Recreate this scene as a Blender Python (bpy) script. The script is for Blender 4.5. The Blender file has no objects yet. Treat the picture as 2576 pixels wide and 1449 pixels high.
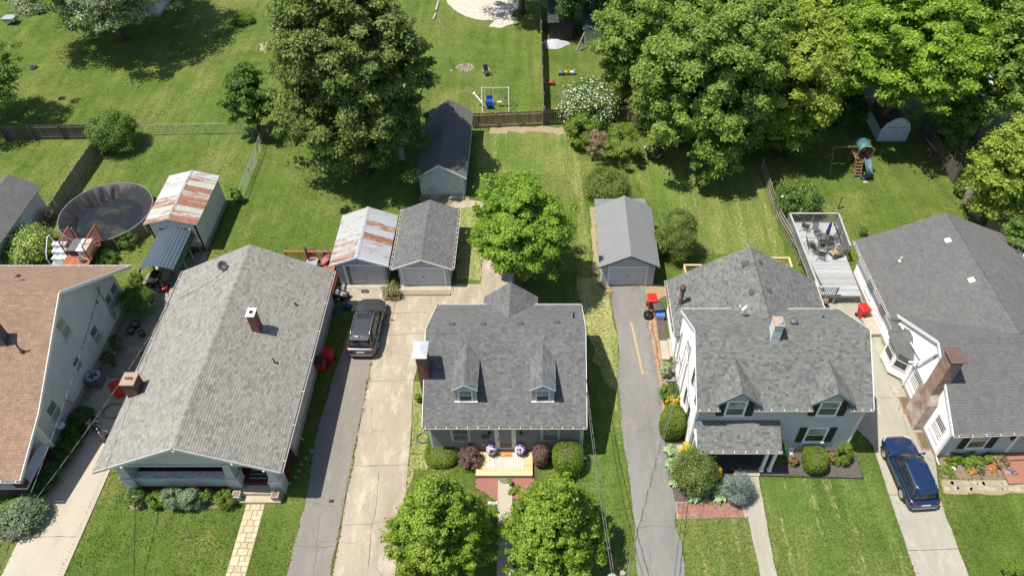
import bpy, math, random
import numpy as np
from mathutils import Vector, Matrix

random.seed(7)
RNG = np.random.default_rng(11)
scene = bpy.context.scene
COL = scene.collection

# ---------------------------------------------------------------- camera
F_PX, PX, PY, W_PX = 1903.0, 1368.0, 724.5, 2576.0      # pixel units of a 2576 px wide view of the photograph
PITCH = math.atan2(2027, 1903)
CAM_H = 40.0
cam_d = bpy.data.cameras.new('camera')
cam_d.sensor_width = 36.0
cam_d.lens = F_PX / W_PX * 36.0
cam_d.shift_x = -(PX - W_PX / 2) / W_PX
cam_d.clip_start = 0.5
cam_d.clip_end = 2000.0
cam = bpy.data.objects.new('camera', cam_d)
COL.objects.link(cam)
cam.location = (0, 0, CAM_H)
cam.rotation_euler = (math.pi / 2 - PITCH, 0, 0)
scene.camera = cam

# ---------------------------------------------------------------- sky and sun
SUN_DIR = Vector((0.39, 0.08, -1.0)).normalized()         # direction the light travels
elev = math.asin(-SUN_DIR.z)
world = bpy.data.worlds.new('World')
scene.world = world
world.use_nodes = True
wnt = world.node_tree
bg = wnt.nodes['Background']
sky = wnt.nodes.new('ShaderNodeTexSky')
sky.sky_type = 'NISHITA'
sky.sun_disc = False
sky.sun_elevation = elev
sky.sun_rotation = math.atan2(-SUN_DIR.x, -SUN_DIR.y)
sky.air_density = 1.0
sky.dust_density = 1.0
wnt.links.new(sky.outputs[0], bg.inputs[0])
bg.inputs[1].default_value = 0.108
sun_d = bpy.data.lights.new('sun', 'SUN')
sun_d.energy = 5.0
sun_d.angle = math.radians(0.53)
sun_d.color = (1.0, 0.945, 0.84)
sun = bpy.data.objects.new('sun', sun_d)
COL.objects.link(sun)
sun.rotation_euler = SUN_DIR.to_track_quat('-Z', 'Y').to_euler()
sun.location = (-20, 0, 60)
scene.view_settings.view_transform = 'Standard'
scene.view_settings.look = 'None'
scene.view_settings.exposure = 0.42
scene.view_settings.gamma = 1.0
scene.view_settings.use_curve_mapping = False
scene.render.engine = 'CYCLES'
scene.cycles.use_denoising = True
scene.cycles.max_bounces = 6
scene.cycles.transparent_max_bounces = 6

# ---------------------------------------------------------------- photo pixel -> world
_cp, _sp = math.cos(PITCH), math.sin(PITCH)
def ray(x, y):
 X = (x - PX) / F_PX; U = -(y - PY) / F_PX
 return Vector((X, _cp + U * _sp, -_sp + U * _cp))
def G(x, y, z=0.0):
 """world point at height z seen at photo pixel (x, y)"""
 d = ray(x, y); t = (CAM_H - z) / -d.z
 return Vector((d.x * t, d.y * t, z))

# ---------------------------------------------------------------- mesh helpers
OFF = {}
def link(o, parent=None):
 COL.objects.link(o)
 if parent is not None:
  o.parent = parent
 return o
def tag(o, label=None, cat=None, group=None, kind=None):
 if label: o['label'] = label
 if cat: o['category'] = cat
 if group: o['group'] = group
 if kind: o['kind'] = kind
 return o
def thing(name, label, cat, loc=(0, 0, 0), rotz=0.0, group=None, local=False):
 """Empty at the thing's base; parts are given in world coordinates unless local=True"""
 o = bpy.data.objects.new(name, None)
 o.empty_display_size = 0.3
 COL.objects.link(o)
 o.location = loc
 o.rotation_euler = (0, 0, rotz)
 OFF[o.name] = Vector((0, 0, 0)) if local else Vector(loc)
 return tag(o, label, cat, group)
def off_of(parent):
 return OFF.get(parent.name, Vector((0, 0, 0))) if parent is not None else Vector((0, 0, 0))

def V(*a): return Vector(a)

class MB:
 def __init__(s): s.v = []; s.f = []
 def add(s, vs, fs):
  o = len(s.v)
  s.v += [tuple(v) for v in vs]
  s.f += [tuple(i + o for i in f) for f in fs]
  return s
 def box(s, x0, x1, y0, y1, z0, z1):
  return s.add([(x0,y0,z0),(x1,y0,z0),(x1,y1,z0),(x0,y1,z0),(x0,y0,z1),(x1,y0,z1),(x1,y1,z1),(x0,y1,z1)],
      [(0,3,2,1),(4,5,6,7),(0,1,5,4),(1,2,6,5),(2,3,7,6),(3,0,4,7)])
 def fbox(s, O, U, N, u0, u1, n0, n1, z0, z1):
  """box in a wall frame: U along wall, N outward, z up, origin O"""
  O = Vector(O); U = Vector(U); N = Vector(N); Z = Vector((0,0,1))
  p = lambda u, n, z: O + U*u + N*n + Z*z
  vs = [p(u0,n0,z0),p(u1,n0,z0),p(u1,n1,z0),p(u0,n1,z0),p(u0,n0,z1),p(u1,n0,z1),p(u1,n1,z1),p(u0,n1,z1)]
  fs = [(0,3,2,1),(4,5,6,7),(0,1,5,4),(1,2,6,5),(2,3,7,6),(3,0,4,7)]
  if U.cross(N).z < 0: fs = [tuple(reversed(f)) for f in fs]
  return s.add(vs, fs)
 def bar(s, p, q, w, h, up=(0,0,1)):
  p = Vector(p); q = Vector(q); d = (q-p).normalized(); up = Vector(up)
  a = d.cross(up)
  if a.length < 1e-4: a = d.cross(Vector((1,0,0)))
  a.normalize(); b = a.cross(d).normalized()
  a *= w/2; b *= h/2
  return s.add([p-a-b,p+a-b,p+a+b,p-a+b,q-a-b,q+a-b,q+a+b,q-a+b],
      [(0,1,2,3),(7,6,5,4),(0,4,5,1),(1,5,6,2),(2,6,7,3),(3,7,4,0)])
 def tube(s, pts, r, n=6):
  pts = [Vector(p) for p in pts]
  rs = r if isinstance(r, (list, tuple)) else [r]*len(pts)
  rings = []
  ref = None
  for i, p in enumerate(pts):
   d = (pts[min(i+1, len(pts)-1)] - pts[max(i-1, 0)]).normalized()
   if ref is None or abs(ref.dot(d)) > .95:
    ref = Vector((0,0,1)) if abs(d.z) < .9 else Vector((1,0,0))
   a = d.cross(ref).normalized(); b = d.cross(a).normalized()
   ref = -b if False else ref
   rings.append([p + (a*math.cos(t) + b*math.sin(t))*rs[i] for t in [2*math.pi*k/n for k in range(n)]])
  vs = [v for g in rings for v in g]
  fs = []
  for i in range(len(pts)-1):
   for k in range(n):
    fs.append((i*n+k, i*n+(k+1)%n, (i+1)*n+(k+1)%n, (i+1)*n+k))
  fs.append(tuple(range(n-1,-1,-1))); fs.append(tuple((len(pts)-1)*n+k for k in range(n)))
  return s.add(vs, fs)
 def lathe(s, c, prof, n=16, sx=1.0, sy=1.0):
  c = Vector(c); vs = []; fs = []
  for r, z in prof:
   for k in range(n):
    t = 2*math.pi*k/n
    vs.append(c + Vector((r*sx*math.cos(t), r*sy*math.sin(t), z)))
  for i in range(len(prof)-1):
   for k in range(n):
    fs.append((i*n+k, i*n+(k+1)%n, (i+1)*n+(k+1)%n, (i+1)*n+k))
  fs.append(tuple(range(n-1,-1,-1))); fs.append(tuple((len(prof)-1)*n+k for k in range(n)))
  return s.add(vs, fs)
 def prism(s, poly, z0, z1):
  n = len(poly)
  ar = sum(poly[i][0]*poly[(i+1)%n][1]-poly[(i+1)%n][0]*poly[i][1] for i in range(n))
  if ar < 0: poly = poly[::-1]
  vs = [(p[0],p[1],z0) for p in poly] + [(p[0],p[1],z1) for p in poly]
  fs = [tuple(range(n-1,-1,-1)), tuple(range(n,2*n))] + [(i,(i+1)%n,n+(i+1)%n,n+i) for i in range(n)]
  return s.add(vs, fs)
 def slab(s, poly, thick):
  """extrude a planar 3-D polygon by thick against its normal"""
  P = [Vector(p) for p in poly]; n = len(P)
  nn = Vector((0,0,0))
  for i in range(n): nn += P[i].cross(P[(i+1)%n])
  nn.normalize()
  Q = [p - nn*thick for p in P]
  fs = [tuple(range(n)), tuple(range(2*n-1,n-1,-1))] + [(i,n+i,n+(i+1)%n,(i+1)%n) for i in range(n)]
  return s.add(P+Q, fs)
 def disc(s, c, N, r, t, n=20):
  c = Vector(c); N = Vector(N).normalized()
  return s.tube([c, c+N*t], r, n)
 def mesh(s, name, off=Vector((0,0,0))):
  me = bpy.data.meshes.new(name)
  me.from_pydata([(v[0]-off.x, v[1]-off.y, v[2]-off.z) for v in s.v], [], s.f)
  me.update()
  return me
 def build(s, name, mat, parent=None, smooth=False, loc=None):
  """one mesh object; with loc (top-level only) the origin sits there"""
  off = off_of(parent) if parent is not None else (Vector(loc) if loc is not None else Vector((0,0,0)))
  me = s.mesh(name, off)
  me.materials.append(mat)
  if smooth: me.shade_smooth()
  o = bpy.data.objects.new(name, me)
  link(o, parent)
  OFF[o.name] = off
  if parent is None and loc is not None: o.location = loc
  return o

def npmesh(name, verts, quads, mat, parent=None, off=None, smooth=False):
 """fast mesh from numpy verts (n,3) and faces (m,k)"""
 me = bpy.data.meshes.new(name)
 o3 = off if off is not None else off_of(parent)
 vv = verts - np.array([o3.x, o3.y, o3.z])
 k = quads.shape[1]
 me.vertices.add(len(vv)); me.vertices.foreach_set('co', vv.astype(np.float32).ravel())
 me.loops.add(quads.size); me.loops.foreach_set('vertex_index', quads.astype(np.int32).ravel())
 me.polygons.add(len(quads))
 me.polygons.foreach_set('loop_start', np.arange(0, quads.size, k, dtype=np.int32))
 me.update(calc_edges=True)
 me.validate()
 me.materials.append(mat)
 if smooth: me.shade_smooth()
 o = bpy.data.objects.new(name, me)
 link(o, parent)
 OFF[o.name] = o3
 return o

UNIT = {}
def piece(name, key, make, mat, parent, loc, rotz=0.0, scale=(1,1,1), rot=None):
 """a small part that shares its mesh with its look-alikes; loc in the parent's coordinate convention"""
 k = (key, mat.name)
 if k not in UNIT:
  me = make().mesh(key); me.materials.append(mat); UNIT[k] = me
 o = bpy.data.objects.new(name, UNIT[k])
 link(o, parent)
 o.location = Vector(loc) - off_of(parent)
 o.rotation_euler = rot if rot is not None else (0, 0, rotz)
 o.scale = scale
 return o
def unit_box():
 return MB().box(-.5,.5,-.5,.5,0,1)
def board_piece(name, mat, parent, p, q, w, h, up=(0,0,1)):
 """an individual plank from p to q (world/local convention of parent), unit mesh scaled"""
 p = Vector(p); q = Vector(q); d = (q-p); L = d.length; d.normalize(); up = Vector(up)
 a = d.cross(up)
 if a.length < 1e-4: a = d.cross(Vector((1,0,0)))
 a.normalize(); b = a.cross(d).normalized()
 k = ('plank', mat.name)
 if k not in UNIT:
  me = MB().box(0,1,-.5,.5,-.5,.5).mesh('plank'); me.materials.append(mat); UNIT[k] = me
 o = bpy.data.objects.new(name, UNIT[k]); link(o, parent)
 m = Matrix.Identity(4)
 for i in range(3):
  m[i][0] = d[i]*L; m[i][1] = -a[i]*w; m[i][2] = b[i]*h
 t = p - off_of(parent)
 m[0][3], m[1][3], m[2][3] = t.x, t.y, t.z
 o.matrix_local = m
 return o
def copy_tree(o, parent=None):
 c = o.copy(); COL.objects.link(c)
 if parent is not None: c.parent = parent
 for ch in list(o.children): copy_tree(ch, c)
 return c
def move_copy(o, loc, rotz=0.0, label=None, scale=None):
 c = copy_tree(o); c.location = loc; c.rotation_euler = (0,0,rotz)
 if label: c['label'] = label
 if scale: c.scale = scale
 return c

# ---------------------------------------------------------------- materials
MATS = {}
def _nt(name):
 m = bpy.data.materials.new(name); m.use_nodes = True
 nt = m.node_tree; b = nt.nodes['Principled BSDF']
 return m, nt, b
def N(nt, t, **kw):
 n = nt.nodes.new(t)
 for k, v in kw.items(): setattr(n, k, v)
 return n
def noise(nt, vec, scale, detail=4.0, rough=.6, dist=0.0):
 n = N(nt, 'ShaderNodeTexNoise'); n.inputs['Scale'].default_value = scale
 n.inputs['Detail'].default_value = detail; n.inputs['Roughness'].default_value = rough
 n.inputs['Distortion'].default_value = dist
 nt.links.new(vec, n.inputs['Vector']); return n.outputs['Fac']
def ramp(nt, fac, stops):
 r = N(nt, 'ShaderNodeValToRGB'); e = r.color_ramp.elements
 while len(e) < len(stops): e.new(.5)
 for i, (p, c) in enumerate(stops):
  e[i].position = p; e[i].color = (c[0], c[1], c[2], 1) if len(c) == 3 else c
 nt.links.new(fac, r.inputs[0]); return r.outputs[0]
def mixc(nt, fac, a, b, mode='MIX'):
 m = N(nt, 'ShaderNodeMix', data_type='RGBA', blend_type=mode)
 if isinstance(fac, (int, float)): m.inputs[0].default_value = fac
 else: nt.links.new(fac, m.inputs[0])
 for i, c in ((6, a), (7, b)):
  if isinstance(c, (tuple, list)): m.inputs[i].default_value = (c[0], c[1], c[2], 1)
  else: nt.links.new(c, m.inputs[i])
 return m.outputs[2]
def math_n(nt, op, a, b=None, clamp=False):
 m = N(nt, 'ShaderNodeMath', operation=op); m.use_clamp = clamp
 for i, c in ((0, a), (1, b)):
  if c is None: continue
  if isinstance(c, (int, float)): m.inputs[i].default_value = c
  else: nt.links.new(c, m.inputs[i])
 return m.outputs[0]
def pos(nt, scale=(1,1,1), rotz=0.0):
 g = N(nt, 'ShaderNodeNewGeometry'); mp = N(nt, 'ShaderNodeMapping')
 mp.inputs['Scale'].default_value = scale; mp.inputs['Rotation'].default_value = (0,0,rotz)
 nt.links.new(g.outputs['Position'], mp.inputs['Vector']); return mp.outputs[0]
def bump(nt, b, h, strength=.3, dist=.02):
 n = N(nt, 'ShaderNodeBump'); n.inputs['Strength'].default_value = strength; n.inputs['Distance'].default_value = dist
 nt.links.new(h, n.inputs['Height']); nt.links.new(n.outputs[0], b.inputs['Normal'])

def mat(name, c, c2=None, scale=3.0, rough=.75, island=0.0, obj=0.0, bumps=0.0, bscale=40.0, metal=0.0, spec=.35, dirt=0.0, stretch=(1,1,1), coat=0.0):
 """paint / wood / stone: noise between two tones, optional tone per piece, fine relief"""
 if name in MATS: return MATS[name]
 m, nt, b = _nt(name)
 c2 = c2 or tuple(x*.82 for x in c)
 p = pos(nt, stretch)
 f = noise(nt, p, scale, 5, .65)
 f = ramp(nt, f, [(.32, (0,0,0)), (.68, (1,1,1))])
 col = mixc(nt, f, c, c2)
 if island or obj:
  src = N(nt, 'ShaderNodeNewGeometry').outputs['Random Per Island'] if island else N(nt, 'ShaderNodeObjectInfo').outputs['Random']
  a = island or obj
  v = math_n(nt, 'MULTIPLY_ADD', src, 2*a); v.node.inputs[2].default_value = 1-a
  hs = N(nt, 'ShaderNodeHueSaturation'); nt.links.new(v, hs.inputs['Value']); nt.links.new(col, hs.inputs['Color']); col = hs.outputs[0]
 if dirt:
  g = noise(nt, p, .55, 4, .7)
  g = ramp(nt, g, [(.45, (1,1,1)), (.75, (1-dirt,1-dirt*1.05,1-dirt*1.15))])
  col = mixc(nt, 1.0, col, g, 'MULTIPLY')
 nt.links.new(col, b.inputs['Base Color'])
 b.inputs['Roughness'].default_value = rough; b.inputs['Metallic'].default_value = metal
 b.inputs['Specular IOR Level'].default_value = spec
 if coat: b.inputs['Coat Weight'].default_value = coat; b.inputs['Coat Roughness'].default_value = .06
 if bumps: bump(nt, b, noise(nt, p, bscale, 3, .6), bumps, .02)
 MATS[name] = m; return m

def mat_leaf(name, c, c2, c3=None, transl=.46, scale=.9, gain=1.85):
 """foliage: tone per leaf and per clump, light passing through"""
 if name in MATS: return MATS[name]
 m, nt, b = _nt(name)
 c3 = c3 or tuple(x*.55 for x in c)
 c, c2, c3 = [tuple(min(.8, x*gain) for x in q) for q in (c, c2, c3)]
 g = N(nt, 'ShaderNodeNewGeometry')
 p = pos(nt)
 n1 = noise(nt, p, scale, 3, .6)
 r = math_n(nt, 'MULTIPLY_ADD', g.outputs['Random Per Island'], .6); nt.links.new(n1, r.node.inputs[2])
 r = math_n(nt, 'SUBTRACT', r, .3)
 col = ramp(nt, r, [(.22, c3), (.5, c), (.8, c2)])
 nt.links.new(col, b.inputs['Base Color'])
 b.inputs['Roughness'].default_value = .5; b.inputs['Specular IOR Level'].default_value = .25
 t = N(nt, 'ShaderNodeBsdfTranslucent')
 tc = mixc(nt, 1.0, col, (1.25, 1.2, .55), 'MULTIPLY'); nt.links.new(tc, t.inputs[0])
 mx = N(nt, 'ShaderNodeMixShader'); mx.inputs[0].default_value = transl
 nt.links.new(b.outputs[0], mx.inputs[1]); nt.links.new(t.outputs[0], mx.inputs[2])
 nt.links.new(mx.outputs[0], nt.nodes['Material Output'].inputs[0])
 MATS[name] = m; return m

def mat_shingle(name, stops, rough=.92, gain=1.4, con=.95):
 """asphalt shingles: each tab its own tone, fine granules, broad weathering"""
 if name in MATS: return MATS[name]
 m, nt, b = _nt(name)
 g = N(nt, 'ShaderNodeNewGeometry')
 p = pos(nt)
 mean = [sum(q[i] for q in stops)/len(stops) for i in range(3)]
 stops = [tuple((x*con+mean[i]*(1-con))*gain for i, x in enumerate(q)) for q in stops]; k = len(stops)
 col = ramp(nt, g.outputs['Random Per Island'], [(i/(k-1), c) for i, c in enumerate(stops)])
 w = ramp(nt, noise(nt, p, .35, 5, .65), [(.3, (.93,.93,.935)), (.7, (1.06,1.055,1.04))])
 col = mixc(nt, 1.0, col, w, 'MULTIPLY')
 w = ramp(nt, noise(nt, p, 1.3, 6, .75), [(.3, (.9,.9,.9)), (.7, (1.09,1.09,1.08))])
 col = mixc(nt, 1.0, col, w, 'MULTIPLY')
 gr = ramp(nt, noise(nt, p, 55, 2, .7), [(.3, (.7,.7,.7)), (.7, (1.25,1.25,1.25))])
 col = mixc(nt, .8, col, gr, 'MULTIPLY')
 nt.links.new(col, b.inputs['Base Color'])
 b.inputs['Roughness'].default_value = rough; b.inputs['Specular IOR Level'].default_value = .25
 bump(nt, b, noise(nt, p, 70, 2, .7), .5, .01)
 MATS[name] = m; return m

def mat_grass(name, a, b_, dry, dry_amt=.5, streak=0.0, streak_ang=0.0, streak_scale=1.6, stripe=.5):
 """mown lawn: mottled greens, dry patches, mower bands, optional rows of pale clippings"""
 if name in MATS: return MATS[name]
 m, nt, b = _nt(name)
 p = pos(nt)
 big = noise(nt, p, .16, 5, .65, .6)
 mid = noise(nt, p, .8, 6, .75, .3)
 fine = noise(nt, p, 5.0, 5, .8)
 vf = noise(nt, pos(nt, (1, .5, 1), .5), 15, 4, .85)
 col = mixc(nt, ramp(nt, mid, [(.34,(0,0,0)),(.66,(1,1,1))]), a, b_)
 d = ramp(nt, big, [(.62-.3*dry_amt, (0,0,0)), (.9-.3*dry_amt, (1,1,1))])
 d2 = math_n(nt, 'MULTIPLY', d, ramp(nt, fine, [(.36,(.05,.05,.05)),(.62,(1,1,1))]))
 col = mixc(nt, d2, col, dry)
 if stripe:
  w = noise(nt, pos(nt, (1, .09, 1), .62), 1.3, 3, .5, .25)
  col = mixc(nt, stripe, col, ramp(nt, w, [(.36,(.72,.76,.7)),(.64,(1.25,1.2,1.2))]), 'MULTIPLY')
 if streak:
  s = noise(nt, pos(nt, (1, .05, 1), streak_ang), streak_scale, 2, .5)
  brk = noise(nt, pos(nt, (1,.5,1), streak_ang), 3.2, 6, .85)
  s = ramp(nt, s, [(.56,(0,0,0)),(.63,(1,1,1))])
  brk = ramp(nt, brk, [(.48,(0,0,0)),(.62,(1,1,1))])
  s = math_n(nt, 'MULTIPLY', math_n(nt, 'MULTIPLY', s, brk), streak)
  col = mixc(nt, s, col, (.40,.38,.19))
 f1 = ramp(nt, fine, [(.3,(.62,.66,.6)),(.7,(1.38,1.32,1.3))])
 col = mixc(nt, .85, col, f1, 'MULTIPLY')
 f2 = ramp(nt, vf, [(.3,(.48,.5,.46)),(.7,(1.52,1.48,1.45))])
 col = mixc(nt, .9, col, f2, 'MULTIPLY')
 nt.links.new(col, b.inputs['Base Color'])
 b.inputs['Roughness'].default_value = .9; b.inputs['Specular IOR Level'].default_value = .15
 bump(nt, b, math_n(nt, 'ADD', vf, fine), .8, .08)
 MATS[name] = m; return m

def mat_paving(name, c, c2, stain, rough=.88, big=.5, crack=0.0, stain_amt=.6, stretch=(1,.35,1)):
 """concrete / asphalt: broad tyre-wise tone, blotches, speckle, optional cracks"""
 if name in MATS: return MATS[name]
 m, nt, b = _nt(name)
 p = pos(nt); ps = pos(nt, stretch)
 f = ramp(nt, noise(nt, ps, big, 6, .65), [(.3,(0,0,0)),(.7,(1,1,1))])
 col = mixc(nt, f, c, c2)
 st = ramp(nt, noise(nt, ps, 1.4, 6, .72, .4), [(.5,(0,0,0)),(.72,(stain_amt,)*3)])
 col = mixc(nt, st, col, stain)
 sp = ramp(nt, noise(nt, p, 24, 3, .7), [(.25,(.84,.84,.84)),(.75,(1.14,1.14,1.14))])
 col = mixc(nt, .9, col, sp, 'MULTIPLY')
 if crack:
  w = noise(nt, p, 1.3, 4, .6)
  mp = N(nt, 'ShaderNodeMix', data_type='VECTOR'); mp.inputs[0].default_value = .22
  nt.links.new(p, mp.inputs[4]); nn = N(nt, 'ShaderNodeTexNoise'); nn.inputs['Scale'].default_value = .8
  nt.links.new(p, nn.inputs['Vector']); nt.links.new(nn.outputs['Color'], mp.inputs[5])
  vo = N(nt, 'ShaderNodeTexVoronoi', feature='DISTANCE_TO_EDGE'); vo.inputs['Scale'].default_value = .3
  nt.links.new(mp.outputs[1], vo.inputs['Vector'])
  cr = ramp(nt, vo.outputs['Distance'], [(.002,(1-crack,)*3),(.007,(1,1,1))])
  gate = ramp(nt, noise(nt, p, .5, 3, .6), [(.5,(0,0,0)),(.6,(1,1,1))])
  col = mixc(nt, gate, col, mixc(nt, 1.0, col, cr, 'MULTIPLY'))
 nt.links.new(col, b.inputs['Base Color'])
 b.inputs['Roughness'].default_value = rough; b.inputs['Specular IOR Level'].default_value = .25
 bump(nt, b, noise(nt, p, 40, 3, .7), .35, .012)
 MATS[name] = m; return m

def mat_rust(name, rust=.5, axis=(1,.12,1), base=(.46,.46,.45)):
 """galvanised sheet with rust streaks that run down the sheet"""
 if name in MATS: return MATS[name]
 m, nt, b = _nt(name)
 p = pos(nt, axis)
 f = noise(nt, p, 2.6, 7, .72, .3)
 o = N(nt, 'ShaderNodeObjectInfo').outputs['Random']
 f = math_n(nt, 'ADD', f, math_n(nt, 'MULTIPLY', math_n(nt, 'SUBTRACT', o, .5), .34))
 k = ramp(nt, f, [(.62-.25*rust,(0,0,0)),(.78-.25*rust,(1,1,1))])
 rc = ramp(nt, noise(nt, pos(nt), 5, 5, .7), [(.3,(.16,.06,.035)),(.7,(.33,.155,.09))])
 col = mixc(nt, k, base, rc)
 col = mixc(nt, .7, col, ramp(nt, noise(nt, pos(nt), 9, 5, .7), [(.25,(.75,.75,.75)),(.75,(1.15,1.15,1.15))]), 'MULTIPLY')
 nt.links.new(col, b.inputs['Base Color'])
 mr = math_n(nt, 'MULTIPLY_ADD', k, -.35); mr.node.inputs[2].default_value = .35
 nt.links.new(mr, b.inputs['Metallic']); b.inputs['Roughness'].default_value = .55
 MATS[name] = m; return m

def mat_glass(name, tint=(.02,.025,.03), rough=.06):
 if name in MATS: return MATS[name]
 m, nt, b = _nt(name)
 f = ramp(nt, noise(nt, pos(nt), 1.7, 2, .5), [(.35, tint), (.75, tuple(x*2.2+.02 for x in tint))])
 nt.links.new(f, b.inputs['Base Color'])
 b.inputs['Roughness'].default_value = rough; b.inputs['Specular IOR Level'].default_value = .8
 MATS[name] = m; return m

WHITE = mat('white_paint', (.78,.78,.76), (.70,.70,.67), dirt=.12)
TRIM = mat('white_trim', (.80,.80,.78), (.72,.72,.70))
SAGE = mat('sage_paint', (.50,.53,.50), (.44,.47,.445), dirt=.1)
GLASS = mat_glass('window_glass')
GLASS_C = mat_glass('window_glass_curtain', (.16,.17,.16), .08)
BLACK = mat('black_metal', (.02,.02,.022), (.035,.035,.037), rough=.5)
DARK = mat('dark_grey_metal', (.06,.06,.065), (.09,.09,.095), rough=.5)
GALV = mat('galvanised_metal', (.5,.51,.52), (.38,.39,.4), rough=.45, metal=.5)
GUTTER = mat('white_gutter', (.76,.76,.74), (.55,.53,.5), scale=6, rough=.5)
LITTER = mat('gutter_litter', (.07,.05,.035), (.16,.12,.08), scale=9)
BRICK_R = mat('red_brick', (.26,.11,.075), (.17,.075,.055), scale=4, obj=.28, bumps=.4)
BRICK_W = mat('worn_painted_brick', (.27,.14,.10), (.60,.55,.50), scale=.9, obj=.2, bumps=.4)
MORTAR = mat('mortar', (.38,.35,.31), (.28,.25,.22), scale=8)
CONC = mat('plain_concrete', (.42,.38,.31), (.34,.30,.24), scale=2, bumps=.3, dirt=.15)
WOOD_OLD = mat('weathered_wood', (.36,.31,.24), (.24,.205,.16), scale=6, obj=.28, stretch=(3,3,.5), bumps=.3)
WOOD_BROWN = mat('brown_fence_wood', (.33,.25,.17), (.22,.165,.115), scale=6, obj=.3, stretch=(3,3,.5), bumps=.3)
WOOD_DARK_SHADED = mat('dark_and_shaded_wood', (.13,.115,.095), (.085,.075,.062), scale=6, obj=.3, stretch=(3,3,.5), bumps=.3)  # dark wood; also carries the painted-in shade of some fences
WOOD_NEW = mat('fresh_pine', (.60,.46,.26), (.52,.38,.20), scale=5, obj=.12, stretch=(.5,4,2))
WOOD_RED = mat('red_stained_wood', (.36,.135,.075), (.28,.10,.055), scale=5, obj=.16, stretch=(4,.5,2))
DECK_GREY = mat('grey_deck_board', (.40,.41,.42), (.29,.295,.30), scale=4, obj=.16, stretch=(.4,5,2), bumps=.3)
BARK = mat('bark', (.13,.10,.075), (.07,.055,.042), scale=7, bumps=.8, bscale=18, stretch=(1,1,.3))
SOIL = mat('bed_soil', (.15,.11,.075), (.24,.19,.13), scale=5, bumps=.8, bscale=30)
RUBBER = mat('tyre_rubber', (.018,.018,.018), (.03,.03,.03), rough=.85)
# ---------------------------------------------------------------- roofs
def plane_frame(poly):
 P = [Vector(p) for p in poly]
 u = (P[1]-P[0]).normalized()
 n = Vector((0,0,0))
 for i in range(len(P)): n += P[i].cross(P[(i+1)%len(P)])
 n.normalize()
 if n.z < 0: n = -n
 v = n.cross(u).normalized()
 return P, u, v, n
def shingles(parent, poly, m, expo=.135, tab=(.13,.27), seed=1, name='shingles', lift=.012, thick=.02):
 """rows of separate tabs over a planar polygon whose first edge is the eave (left to right seen from outside)"""
 P, u, v, n = plane_frame(poly)
 O = P[0]
 uv = [((p-O).dot(u), (p-O).dot(v)) for p in P]
 vmin = min(b for _, b in uv); vmax = max(b for _, b in uv)
 def span(b):
  xs = []
  for i in range(len(uv)):
   (u0, v0), (u1, v1) = uv[i], uv[(i+1) % len(uv)]
   if abs(v1-v0) < 1e-6:
    if abs(b-v0) < 1e-4: xs += [u0, u1]
    continue
   t = (b-v0)/(v1-v0)
   if -1e-6 <= t <= 1+1e-6: xs.append(u0+t*(u1-u0))
  return (min(xs), max(xs)) if xs else None
 rng = random.Random(seed)
 vs = []; fs = []
 k = max(1, round((vmax-vmin)/expo)); e = (vmax-vmin)/k
 for c in range(k):
  b0 = vmin + c*e; b1 = b0 + e
  s0 = span(b0+1e-4); s1 = span(b1-1e-4)
  if not s0 or not s1: continue
  a = min(s0[0], s1[0]); end = max(s0[1], s1[1])
  x = a - rng.random()*tab[0]
  while x < end:
   w = rng.uniform(*tab); x2 = x + w
   l0, r0 = max(x, s0[0]), min(x2, s0[1]); l1, r1 = max(x, s1[0]), min(x2, s1[1])
   x = x2
   if r0-l0 < .015 and r1-l1 < .015: continue
   r0 = max(r0, l0+.004); r1 = max(r1, l1+.004)
   g = .006
   h0 = lift + thick*rng.uniform(.6, 1.15); h1 = lift + .001
   i = len(vs)
   vs += [O+u*(l0+g/2)+v*b0+n*h0, O+u*(r0-g/2)+v*b0+n*h0, O+u*(r1-g/2)+v*(b1+.004)+n*h1, O+u*(l1+g/2)+v*(b1+.004)+n*h1,
     O+u*(l0+g/2)+v*b0, O+u*(r0-g/2)+v*b0]
   fs += [(i,i+1,i+2,i+3), (i+4,i+5,i+1,i)]
 mb = MB(); mb.add(vs, fs)
 o = mb.build(name, m, parent); o['kind'] = 'stuff'
 return o
def ridge_caps(parent, p, q, n1, n2, m, step=.2, half=.14, seed=3):
 """row of folded cap shingles along a ridge from p to q; n1, n2 normals of the two slopes"""
 p = Vector(p); q = Vector(q); d = q-p; L = d.length; d.normalize()
 n1 = Vector(n1).normalized(); n2 = Vector(n2).normalized()
 a1 = d.cross(n1); a2 = d.cross(n2)
 if a1.z > 0: a1 = -a1
 if a2.z > 0: a2 = -a2
 up = (n1+n2).normalized()
 mb = MB(); k = int(L/step)
 for i in range(k):
  s0 = p + d*(i*step); s1 = p + d*((i+1)*step+.03)
  h0 = .035 + random.Random(seed+i).random()*.01; h1 = .022
  mb.add([s0+up*h0, s1+up*h1, s1+a1*half+n1*h1, s0+a1*half+n1*h0, s1+a2*half+n2*h1, s0+a2*half+n2*h0,
    s0+a1*half, s0+a2*half, s0],
    [(0,1,2,3), (1,0,5,4), (6,8,0,3), (8,7,5,0)])
 o = mb.build('ridge_cap', m, parent); o['kind'] = 'stuff'
 return o
def roof_slope(parent, poly, m, deckmat, thick=.14, seed=1, expo=.135, tab=(.13,.27), name='roof_slope'):
 mb = MB(); P = [Vector(p) for p in poly]
 P_, u, v, n = plane_frame(poly)
 nn = Vector((0,0,0))
 for i in range(len(P)): nn += P[i].cross(P[(i+1)%len(P)])
 if nn.z < 0: P = P[::-1]
 mb.slab(P, thick)
 deck = mb.build(name, deckmat, parent)
 shingles(deck, poly, m, seed=seed, expo=expo, tab=tab)
 return deck
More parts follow.
